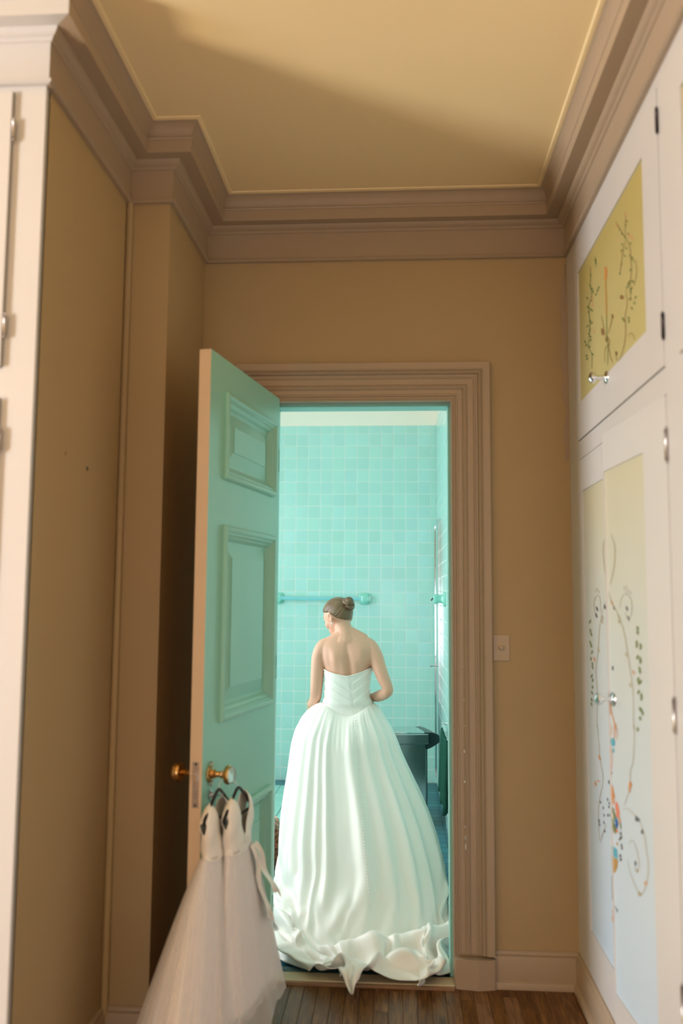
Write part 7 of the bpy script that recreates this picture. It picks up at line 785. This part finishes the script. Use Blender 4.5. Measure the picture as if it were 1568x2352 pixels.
11 -1 2 -5 1 -1 -2 -4 -10 -4 4 -4 -3 -1 -2 0 0 10 7 -3 4 1 0 1 -6 1 0 11 -1 0 1 1 7 -2 -2 -7 -2 1 -9 -5 -1 8 -6 0 -5 3 0 11 9 0 7 -4 -8 8 -7 -4 -9 3 -4 4 -4 3 -3 -2 2 0 0 1 0 1 0 2 -1 0 9 -2 -5 7 2 -4 -4 -1 -1 -1 1 0 3 1 2 2 1 -2 -3 0 0 0 1 1 1 0 0 1 0 1 0 0 -1 0 -2 -1 -1 -1 -2 2 5 0 -3 0 -4 -2 -1 -1 0 0 0 -1 1 2 3 6 -3 -1 -3 -8 6 2 2 2 1 0 -1 -2 -3 3 1 -6 -1 6 9 2 -4 -10 3 -5 -7 13 11 -8 11 -2 -3 0 -8 -6 -6 -1 6 4 3 -1 -4 -4 10 4 -2 -6 -6 4 0 -1 1 9 -7 3 8 6 -6 0 6 -2 -7 -10 0 1 -2 -1 5 -3 5 -7 5 0 -1 -2 6 3 2 2
5 -1 -5 3 -6 -7 1 -3 1 3 0 5 3 0 -2 -3 2 -1 1 1 4 -7 4 -6 8 5 5 -8 2 -3 -5 2 1 4 -7 -1 2 -6 -3 1 0 -1 1 -1 -4 3 -3 2 1 9 0 6 3 -6 5 5 -3 -13 4 -3 -3 0 2 -2 0 -4 3 1 5 4 1 -5 2 0 -3 6 1 -5 -3 6 4 0 0 -1 -1 -1 2 -2 -4 0 0 1 4 0 -1 -1 0 -1 0 0 0 0 0 -1 0 1 1 0 2 0 1 0 1 -7 2 2 2 1 0 -1 0 0 1 1 1 1 2 0 2 -3 -7 -6 -2 10 -8 -7 2 -1 3 3 0 1 -1 -3 -3 3 7 -4 -3 1 5 0 -6 4 10 2 -12 7 5 -4 -14 -4 0 -2 2 7 -6 -1 1 6 9 -1 -11 3 -1 3 7 1 2 4 -1 -6 2 4 4 0 0 3 -3 -9 -11 -1 10 -10 2 12 1 6 -23 10 -12 5 -2 2 1 5 -1 7
-5 3 -2 -6 -1 4 -6 5 4 2 2 -4 -1 -2 10 3 0 -3 -9 -5 -2 7 -1 2 -2 -2 4 9 0 -3 -3 -12 -1 4 1 -2 -4 3 7 2 1 -12 3 0 11 -11 2 1 -3 0 1 0 -1 7 3 6 5 -4 -1 4 -4 -3 5 -4 -1 8 -4 2 -4 -5 -3 4 1 3 -3 -3 0 2 2 -2 -4 2 0 2 1 -1 -2 2 1 0 0 0 -2 0 1 1 0 0 0 0 0 0 0 0 0 -1 -1 0 -1 0 -1 0 2 3 -3 -3 0 3 6 4 1 0 0 0 0 -1 -1 0 -2 -3 6 1 -3 -10 5 6 -8 -4 -8 2 5 2 2 5 1 1 -1 5 -5 -3 9 3 1 -7 -11 -13 15 3 -13 3 4 -5 -2 3 1 -7 8 -5 -4 0 -1 5 5 -8 6 2 0 1 7 2 6 2 1 -4 -3 -1 -3 -6 -5 -5 6 12 0 -2 7 -2 4 -10 3 -17 -5 1 7 -5 2 2 -2 4
-8 2 7 1 -4 -2 2 2 0 2 2 2 -2 -3 0 -2 -6 8 2 2 2 -6 -1 1 -5 0 -1 -2 3 1 1 1 -1 -5 1 1 5 4 1 -5 -7 2 1 3 2 -4 7 -8 3 -1 3 -6 1 -2 9 -4 2 3 3 -3 2 -2 -8 4 2 -6 6 -2 5 -2 3 -3 -2 -3 1 2 -1 -1 0 0 2 -1 0 -1 -1 2 0 0 -1 1 -1 1 0 0 0 0 0 0 -1 0 0 0 0 0 0 0 1 0 0 0 0 1 -2 -1 -1 2 -1 -2 0 0 2 1 0 1 -1 0 -1 -1 -3 0 1 4 6 1 -9 0 4 -3 1 -5 3 1 2 -4 5 -1 1 -8 6 2 -5 -1 0 -1 6 7 -15 4 4 0 1 -6 0 -1 0 9 -7 5 -1 -5 -4 -1 1 3 0 -2 0 3 1 5 2 0 3 -3 1 -5 -3 1 -1 2 4 1 -11 15 -5 6 -13 -1 -5 0 9 -4 -3 1 -1 4 1 -3'''

# ------------------------------------------------------------------ bride
bride = empty('person', (-.28, 5.02, 0))
M_skin = mat('fair_skin', (.75, .43, .30), .45, .35, var=.05, vscale=10, sub=.12)
M_gown = mat('ivory_silk_satin', (.93, .925, .86), .36, .45, sheen=.2)
def bake(o, name):
    dg = bpy.context.evaluated_depsgraph_get(); me = bpy.data.meshes.new_from_object(o.evaluated_get(dg)); me.name = name
    n = bpy.data.objects.new(name, me); COL.objects.link(n); bpy.data.objects.remove(o); return n
b = MB()
def ell(c, r, axes=None, n=16, m=12):
    c = np.array(c); ax = np.eye(3) if axes is None else np.array(axes); P = []
    for i in range(m+1):
        t = math.pi*i/m; P.append([tuple(c + (ax.T @ np.array([r[0]*math.sin(t)*math.cos(2*math.pi*k/n), r[1]*math.sin(t)*math.sin(2*math.pi*k/n), r[2]*math.cos(t)]))) for k in range(n)])
    b.grid(P, closed_v=True)
def limb(pts, n=16):      # tapered limb (x, y, z, r), resampled smoothly
    p = np.array(pts, float); out = []
    for i in range(len(p)-1):
        p0, p1, p2, p3 = p[max(i-1, 0)], p[i], p[i+1], p[min(i+2, len(p)-1)]
        for t in np.linspace(0, 1, 7)[:-1]: out.append(.5*((2*p1)+(-p0+p2)*t+(2*p0-5*p1+4*p2-p3)*t*t+(-p0+3*p1-3*p2+p3)*t**3))
    out.append(p[-1]); out = np.array(out)
    b.tube([tuple(q[:3]) for q in out], list(out[:, 3]), n)
    for q in (out[0], out[-1]): ell(q[:3], (q[3],)*3, n=12, m=8)
# torso: cross-sections z, cx, cy, half width, half depth, back flatness
TOR = [(.86, -.275, 5.03, .170, .120), (.93, -.278, 5.03, .165, .118), (.99, -.284, 5.02, .142, .105), (1.04, -.289, 5.01, .121, .092), (1.10, -.289, 5.01, .121, .092), (1.16, -.286, 5.015, .124, .100),
       (1.205, -.284, 5.02, .135, .105), (1.245, -.283, 5.02, .150, .104), (1.285, -.283, 5.02, .158, .098), (1.32, -.284, 5.02, .166, .084), (1.345, -.286, 5.025, .156, .074), (1.368, -.289, 5.03, .128, .064), (1.388, -.295, 5.035, .086, .056), (1.402, -.301, 5.04, .056, .050)]
TZ = np.array(TOR); 
def tor(z): return [float(np.interp(z, TZ[:, 0], TZ[:, k])) for k in (1, 2, 3, 4)]
P = []
for z in np.linspace(.86, 1.40, 40):
    cx, cy, a, d = tor(z); row = []
    for k in range(48):
        f = 2*math.pi*k/48; s, c = math.sin(f), math.cos(f); e = .80
        row.append((cx+a*math.copysign(abs(s)**e, s), cy-d*math.copysign(abs(c)**e, c), z))
    P.append(row)
b.grid(P, closed_v=True); nb = len(b.v)-48*40; b.f += [tuple(nb+k for k in range(48))[::-1], tuple(nb+48*39+k for k in range(48))]; b.mi += [0, 0]
# trapezius and neck
limb([(-.300, 5.015, 1.33, .075), (-.303, 5.035, 1.385, .056), (-.316, 5.055, 1.425, .050), (-.330, 5.075, 1.465, .050)])
limb([(-.36, 5.02, 1.355, .034), (-.31, 5.03, 1.40, .034)]); limb([(-.20, 5.02, 1.365, .034), (-.275, 5.03, 1.405, .032)])
# left arm: hangs down, forearm forward
limb([(-.37, 5.02, 1.340, .042), (-.423, 5.015, 1.315, .048), (-.449, 5.010, 1.265, .044), (-.457, 5.005, 1.20, .040), (-.462, 5.00, 1.12, .037), (-.465, 5.003, 1.065, .034), (-.473, 5.055, 1.028, .033), (-.492, 5.13, .995, .029), (-.512, 5.20, .965, .023)])
# right arm: elbow out and back, hand at the front of the waist
limb([(-.22, 5.02, 1.345, .040), (-.168, 5.015, 1.322, .049), (-.130, 4.985, 1.272, .045), (-.107, 4.955, 1.215, .040), (-.080, 4.925, 1.150, .036), (-.056, 4.908, 1.100, .030), (-.064, 4.925, 1.076, .031), (-.105, 5.00, 1.048, .032), (-.138, 5.06, 1.034, .025), (-.158, 5.10, 1.03, .022)])
# legs under the skirt
for sx in (-.09, .09): limb([(-.275+sx, 5.03, .90, .085), (-.275+sx, 5.03, .70, .075), (-.275+sx, 5.03, .48, .052), (-.275+sx, 5.02, .30, .050), (-.275+sx, 5.01, .10, .034), (-.275+sx, 5.03, .055, .034), (-.275+sx, 5.12, .03, .026)])
# hands
def hand(w, fw, up, mir):
    w = np.array(w); fw = np.array(fw)/np.linalg.norm(fw); up = np.array(up) - fw*np.dot(up, fw); up /= np.linalg.norm(up); sd = np.cross(fw, up)*mir
    Q = lambda f, s, u, r: (*(w+fw*f+sd*s+up*u), r)
    for s0 in (-.026, -.009, .009, .025): limb([Q(.0, s0*.5, 0, .017), Q(.045, s0*.9, 0, .014), Q(.08, s0, -.002, .012)], 10)
    for s0, ln in ((-.028, .056), (-.0095, .070), (.0095, .074), (.028, .066)):
        limb([Q(.078, s0, 0, .0092), Q(.078+ln*.45, s0*1.05, -.008, .0086), Q(.078+ln*.75, s0*1.05, -.022, .0078), Q(.078+ln*.85, s0*1.05, -.040, .0068)], 9)
    limb([Q(.02, .022, 0, .013), Q(.045, .043, -.006, .011), Q(.075, .052, -.014, .0095), Q(.095, .050, -.022, .008)], 9)
hand((-.512, 5.205, .962), (.10, .6, -.55), (-.6, .1, .4), 1)
hand((-.158, 5.10, 1.03), (-.75, .55, -.05), (.25, .4, .9), -1)
# head
S = np.array([-.350, 5.085, 1.498]); yaw = R(50); pit = R(22)
F_ = np.array([-math.sin(yaw)*math.cos(pit), math.cos(yaw)*math.cos(pit), -math.sin(pit)]); F_ /= np.linalg.norm(F_)
U_ = np.array([0, 0, 1.]) - F_*F_[2]; U_ /= np.linalg.norm(U_); L_ = np.cross(U_, F_)
H = lambda f, l, u: S + F_*f + L_*l + U_*u
AX = np.array([F_, L_, U_])
ell(H(-.004, 0, .012), (.093, .073, .084), AX, 24, 18)
ell(H(.026, 0, -.030), (.062, .058, .068), AX); ell(H(.050, 0, -.072), (.036, .040, .034), AX); ell(H(.066, 0, -.094), (.018, .020, .014), AX)
limb([(*H(.074, 0, .006), .010), (*H(.092, 0, -.016), .009), (*H(.102, 0, -.034), .0105), (*H(.090, 0, -.043), .009)], 10)
for l in (-.012, .012): ell(H(.090, l, -.039), (.008, .007, .006), AX, 8, 6)
ell(H(.078, 0, -.060), (.012, .022, .0055), AX, 10, 6); ell(H(.076, 0, -.070), (.012, .018, .006), AX, 10, 6)
for l in (-.031, .031):
    ell(H(.068, l, -.006), (.015, .015, .012), AX, 12, 8); ell(H(.072, l, .012), (.012, .020, .006), AX, 10, 6); ell(H(.052, l*1.25, -.034), (.026, .022, .026), AX, 12, 8)
for sg in (1, -1):   # ears: rim, lobe, back
    c = H(-.008, .074*sg, -.018); rim = []
    for t in np.linspace(-1.35, 2.9, 9): rim.append((*(c + U_*(.025*math.sin(t)+.002) - F_*(.0145*math.cos(t)+.002) + L_*sg*(.006+.007*max(0, math.cos(t)))), .0048))
    limb(rim, 8); ell(c - U_*.024 + F_*.001 + L_*sg*.003, (.007, .006, .009), AX, 10, 8); ell(c - L_*sg*.004, (.014, .008, .024), AX, 12, 10)
body = b.build('raw', M_skin, None)
m_ = body.modifiers.new('r', 'REMESH'); m_.mode = 'VOXEL'; m_.voxel_size = .0046; m_.use_smooth_shade = True
m_ = body.modifiers.new('s', 'SMOOTH'); m_.factor = .5; m_.iterations = 7
body = bake(body, 'body')
me = body.data; n = len(me.vertices); A = np.zeros(n*3); me.vertices.foreach_get('co', A); A = A.reshape(-1, 3)
x, y, z = A.T; back = (y < 5.0) & (z > 1.0) & (z < 1.41) & (x > -.42) & (x < -.14)
xc = -.268 - .03*np.clip((z-1.17)/.22, 0, 1)
g = lambda v, c, w: np.exp(-((v-c)/w)**2)
d = .011*g(x, xc, .013)*np.clip((1.36-z)/.1, 0, 1) + .008*g(x, xc, .03)*g(z, 1.24, .09)
d += -.010*g(x, xc-.075, .032)*g(z, 1.265, .05) - .011*g(x, xc+.078, .034)*g(z, 1.27, .055)        # shoulder blades
d += .007*g(x, xc+.100, .016)*g(z, 1.255-.0*x, .05) + .005*g(x, xc-.106, .014)*g(z, 1.25, .05)
d += .0 - .004*g(x, xc-.035, .016)*g(z, 1.2, .06) - .004*g(x, xc+.035, .016)*g(z, 1.2, .06)
A[:, 1] += np.where(back, d, 0)
me.vertices.foreach_set('co', A.ravel()); me.update(); me.polygons.foreach_set('use_smooth', [True]*len(me.polygons)); par(body, bride)
if not me.materials: me.materials.append(M_skin)
# eyes (closed lashes seen from the side)
for l in (-.031, .031):
    b = MB(); b.tube([tuple(H(.0775+.0035*math.sin(t), l*.96+.012*math.cos(t), -.011-.003*math.sin(t))) for t in np.linspace(0, math.pi, 7)], .0013, 5); b.build('eyelashes', M_darkmetal, bride)
    b = MB(); b.tube([tuple(H(.0795-.006*q*(1 if l > 0 else -1)-.002, l*.95+.014*q, .013+.003*(1-q*q))) for q in np.linspace(-1, 1, 6)], .0018, 5); b.build('eyebrow', DM['b'], bride)
# hair
def mat_hair():
    m = mat('dark_blond_hair', (.2, .13, .07), .38, .5); N, L = nt(m); bs = N['Principled BSDF']
    t = N.new('ShaderNodeTexCoord'); mp = N.new('ShaderNodeMapping'); mp.inputs['Scale'].default_value = (70, 2.0, 1); L.new(t.outputs['UV'], mp.inputs[0])
    n_ = N.new('ShaderNodeTexNoise'); n_.inputs['Scale'].default_value = 1.5; n_.inputs['Detail'].default_value = 5; L.new(mp.outputs[0], n_.inputs['Vector'])
    cr = N.new('ShaderNodeValToRGB'); e = cr.color_ramp.elements; e[0].position = .3; e[0].color = (.040, .019, .009, 1); e[1].position = .74; e[1].color = (.36, .225, .115, 1); L.new(n_.outputs['Fac'], cr.inputs[0]); L.new(cr.outputs[0], bs.inputs['Base Color'])
    bp = N.new('ShaderNodeBump'); bp.inputs['Strength'].default_value = .5; bp.inputs['Distance'].default_value = .002; L.new(n_.outputs['Fac'], bp.inputs['Height']); L.new(bp.outputs['Normal'], bs.inputs['Normal'])
    bs.inputs['Anisotropic'].default_value = .4; return m
M_hair = mat_hair()
def set_uv(o, uvs):
    me = o.data; uv = me.uv_layers.new(name='UV'); idx = np.zeros(len(me.loops), int); me.loops.foreach_get('vertex_index', idx)
    q = np.array(uvs)[idx]; uv.data.foreach_set('uv', q.ravel().astype(np.float32))
BUN = np.array([-.098, .004, .028])       # head-local position of the bun
b = MB(); P = []; uvs = []
bd = BUN/np.linalg.norm(BUN); t1 = np.cross(bd, [0, 1, 0]); t1 /= np.linalg.norm(t1); t2 = np.cross(bd, t1)
NH, MH = 120, 56
for i in range(MH):
    ph_ = math.pi*i/(MH-1)*.93; row = []
    for k in range(NH):
        th = 2*math.pi*k/NH; v = bd*math.cos(ph_) + (t1*math.cos(th)+t2*math.sin(th))*math.sin(ph_)
        f, l, u = v; rr_ = 1.0
        e = 1/math.sqrt((f/.099)**2+(l/.079)**2+(u/.090)**2); q = v*e; a = q[0]/.099; c = q[2]/.090
        # hairline: forehead, temple, around the ear, nape
        h = float(np.interp(a, [-1, -.75, -.35, -.10, .02, .25, .55, .85, 1], [-.80, -.92, -.55, -.08, .04, .12, .22, .52, .62]))
        s = min(1, max(0, (c-h)/.16+.5)); s = s*s*(3-2*s)
        q = q*(.80+.20*s)*(1+.006*math.sin(th*23)*math.sin(ph_)); row.append(tuple(H(q[0]-.004, q[1], q[2]+.014))); uvs.append((k/NH, ph_/3))
    P.append(row)
b.grid(P, closed_v=True); hair = b.build('hair', M_hair, bride, smooth=True); set_uv(hair, uvs)
B0 = np.array(H(-.106, .004, .030)); bax = (F_*-.86 + U_*.42); bax /= np.linalg.norm(bax); bx = np.cross(bax, [0, 0, 1]); bx /= np.linalg.norm(bx); by = np.cross(bax, bx)
def coil(r0, r1, h0, h1, a0, turns, rad, nn=60):
    b = MB(); pts = []; rads = []
    for t in np.linspace(0, 1, nn):
        an = a0+turns*2*math.pi*t; r = r0+(r1-r0)*t; h = h0+(h1-h0)*t
        pts.append(tuple(B0 + bx*r*math.cos(an) + by*r*math.sin(an) + bax*(h+.004*math.sin(an*2)))); rads.append(rad*(.75+.35*math.sin(math.pi*min(1, t*1.1))))
    b.tube(pts, rads, 14); o = b.build('hair_bun', M_hair, bride, smooth=True)
    set_uv(o, [((q % 14)/14, (q//14)/8) for q in range(len(b.v))]); return o
b = MB()
o_ = MB(); 
for i, args in enumerate(((.028, .026, -.006, .008, .3, 1.05, .0150), (.020, .011, .012, .025, 2.2, 1.1, .0145), (.024, .007, .004, .027, 4.6, .8, .0140))):
    o = coil(*args)
    if i == 0: first = o
b = MB(); P = []
for i in range(13):
    t = math.pi*i/12; P.append([tuple(B0 + (bx*math.cos(2*math.pi*k/20)+by*math.sin(2*math.pi*k/20))*.024*math.sin(t) + bax*(.006+.018*math.cos(t))) for k in range(20)])
b.grid(P, closed_v=True); o = b.build('hair_bun', M_hair, bride, smooth=True); set_uv(o, [((q % 20)/20, (q//20)/6) for q in range(len(b.v))])
# earring, necklace, bracelet
M_pearl = mat('pearl', (.92, .90, .86), .15, .6, coat=.6)
b = MB(); c = H(-.010, .080, -.052); b.lathe([(0, -.007), (.004, -.005), (.0052, 0), (.004, .005), (0, .007)], tuple(c), (0, 0, 1), 12); b.build('earring', M_pearl, bride, smooth=True)
b = MB(); q = []
for k in range(60):
    t = 2*math.pi*k/60; q.append((-.306+.062*math.sin(t), 5.047-.060*math.cos(t), 1.392 - .012*math.cos(t)*(-1) - .010*abs(math.sin(t))))
b.tube(q, .0011, 5, closed=True); b.build('necklace', M_brass, bride)
b = MB(); w0 = np.array([-.503, 5.165, .978]); wd = np.array([-.3, .8, -.4]); wd /= np.linalg.norm(wd); wu = np.cross(wd, [1, 0, 0]); wu /= np.linalg.norm(wu); wv = np.cross(wd, wu)
b.tube([tuple(w0 + (wu*math.cos(t)+wv*math.sin(t))*.0315) for t in np.linspace(0, 2*math.pi, 33)[:-1]], .0014, 5, closed=True); b.build('bracelet', M_brass, bride)
# gown: pleated strapless bodice ending in a point at the back
def seam_x(z): return float(np.interp(z, [.10, .30, .45, .60, .75, .86, .942, 1.04, 1.10, 1.175], [-.118, -.150, -.172, -.192, -.212, -.225, -.238, -.256, -.262, -.263]))
def vbot(th): return 1.004 - .064*math.exp(-(abs(th)/.62)**1.6)
def vtop(th):
    a = abs(th); z = 1.170 + .030*min(1, a/1.1) + (.012 if th > 0 else 0)*min(1, a/.8) + .045*max(0, (a-1.7)/1.4); return z
NB, MB_ = 240, 70; b = MB(); P = []
for i in range(MB_):
    t = i/(MB_-1); row = []
    for k in range(NB):
        th = -math.pi + 2*math.pi*k/NB; z = vbot(th) + (vtop(th)-vbot(th))*t - .004
        cx, cy, a, dd_ = tor(max(z, .93)); e = .80; s, c = math.sin(th), math.cos(th)
        off = .008
        X = cx+(a+off)*math.copysign(abs(s)**e, s); lat = abs(X-seam_x(z))
        Y_ = cy-(dd_+off)*math.copysign(abs(c)**e, c)
        # diagonal folds running down to the centre back
        ph_ = (z - 1.02 - .70*lat)/.050; fr = ph_ - math.floor(ph_); ridge = (fr**2.2)*(1-fr)**.35*2.2
        mid = min(1, lat/.012)*min(1, max(0, (z-.975)/.03)); disp = .0038*ridge*mid - .003*(1-min(1, lat/.006))
        low = g(z, 1.0, .02)*.0015*math.sin(z*900)
        if t > .965: disp += .002
        row.append((X + s*(disp+low), Y_ - c*(disp+low), z))
    P.append(row)
b.grid(P, closed_v=True, flip=True); bod = b.build('gown_bodice', M_gown, bride, smooth=True)
so = bod.modifiers.new('t', 'SOLIDIFY'); so.thickness = .004; so.offset = -1
# gown skirt with train: a settled cloth grid in 2 mm steps, stored as differences
_n = (92, 208)
_q = np.array(SKIRT.split(), int).reshape(3, len(SKIRT_ROWS), _n[1]); _q = np.cumsum(np.cumsum(_q, axis=1), axis=2)/500.
_w = np.array([0., .25, .5, .25]); 
A = np.zeros((*_n, 3)); _f = np.arange(92)
for k in range(3):
    G_ = (_q[k] + .25*(np.roll(_q[k], 1, 1)+np.roll(_q[k], -1, 1)-2*_q[k])*.6)
    for j in range(_n[1]):
        y_ = G_[:, j]; r_ = np.array(SKIRT_ROWS, float); m_ = np.gradient(y_, r_)
        i_ = np.clip(np.searchsorted(r_, _f, side='right')-1, 0, len(r_)-2); h_ = r_[i_+1]-r_[i_]; t_ = (_f-r_[i_])/h_
        A[:, j, k] = (2*t_**3-3*t_**2+1)*y_[i_] + (t_**3-2*t_**2+t_)*h_*m_[i_] + (-2*t_**3+3*t_**2)*y_[i_+1] + (t_**3-t_**2)*h_*m_[i_+1]
_top = A[0].copy(); _c = np.array([-.288, 5.012])
for i in range(10):      # draw the gathers in under the bodice seam
    k = (1-i/10)**1.5
    for j in range(_n[1]):
        th = math.atan2(A[i, j, 0]-_c[0], -(A[i, j, 1]-_c[1])); zb_ = vbot(th)
        s, c = math.sin(th), math.cos(th); cx, cy, a, dd_ = tor(max(zb_, .93)); e = .8
        tx, ty = cx+(a+.007)*math.copysign(abs(s)**e, s), cy-(dd_+.007)*math.copysign(abs(c)**e, c)
        w_ = .003*math.sin(j*1.9)*(1-k)
        A[i, j, 0] = A[i, j, 0]*(1-k)+tx*k+w_*s; A[i, j, 1] = A[i, j, 1]*(1-k)+ty*k-w_*c; A[i, j, 2] = A[i, j, 2]*(1-k)+(zb_+.006-.011*i*0)*k if i else zb_+.006
_k = np.clip((A[..., 2]-.45)/.3, 0, 1)*.045*(1-np.clip((A[..., 2]-.93)/.05, 0, 1)); A[..., 0] -= _k*(A[..., 0]+.27); A[..., 1] -= _k*(A[..., 1]-5.0)
b = MB(); b.grid(A, closed_v=True); sk = b.build('gown_skirt', M_gown, bride, smooth=True)
sd = sk.modifiers.new('s', 'SUBSURF'); sd.levels = 1; sd.render_levels = 1
so = sk.modifiers.new('t', 'SOLIDIFY'); so.thickness = .0025; so.offset = 0
# covered buttons down the back seam
from mathutils.bvhtree import BVHTree
def surf(o):
    dg = bpy.context.evaluated_depsgraph_get(); return BVHTree.FromObject(o, dg)
t1_, t2_ = surf(bod), surf(sk)
b = MB(); b.lathe([(0, .0046), (.0022, .004), (.0036, .0018), (.0036, 0), (.002, -.003), (0, -.003)], (0, 0, 0), (0, -1, 0), 10); bt0 = None; zz = 1.166; nbt = 0
while zz > .13:
    X = seam_x(zz); hit = (t1_ if zz > .948 else t2_).ray_cast(Vector((X, 4.0, zz)), Vector((0, 1, 0)))
    if hit[0] is not None and hit[0].y < 5:
        if bt0 is None: o = b.build('button', M_gown, bride, smooth=True); bt0 = o
        else: o = bt0.copy(); COL.objects.link(o)
        o.matrix_world = Matrix.Translation(hit[0]+Vector((0, -.001, 0))); o.parent = bride; o.matrix_parent_inverse = bride.matrix_world.inverted(); nbt += 1
    zz -= .0118
print('buttons', nbt)
tag(bride, 'woman with low blond bun in strapless ivory wedding gown, back turned, head bowed', 'person')
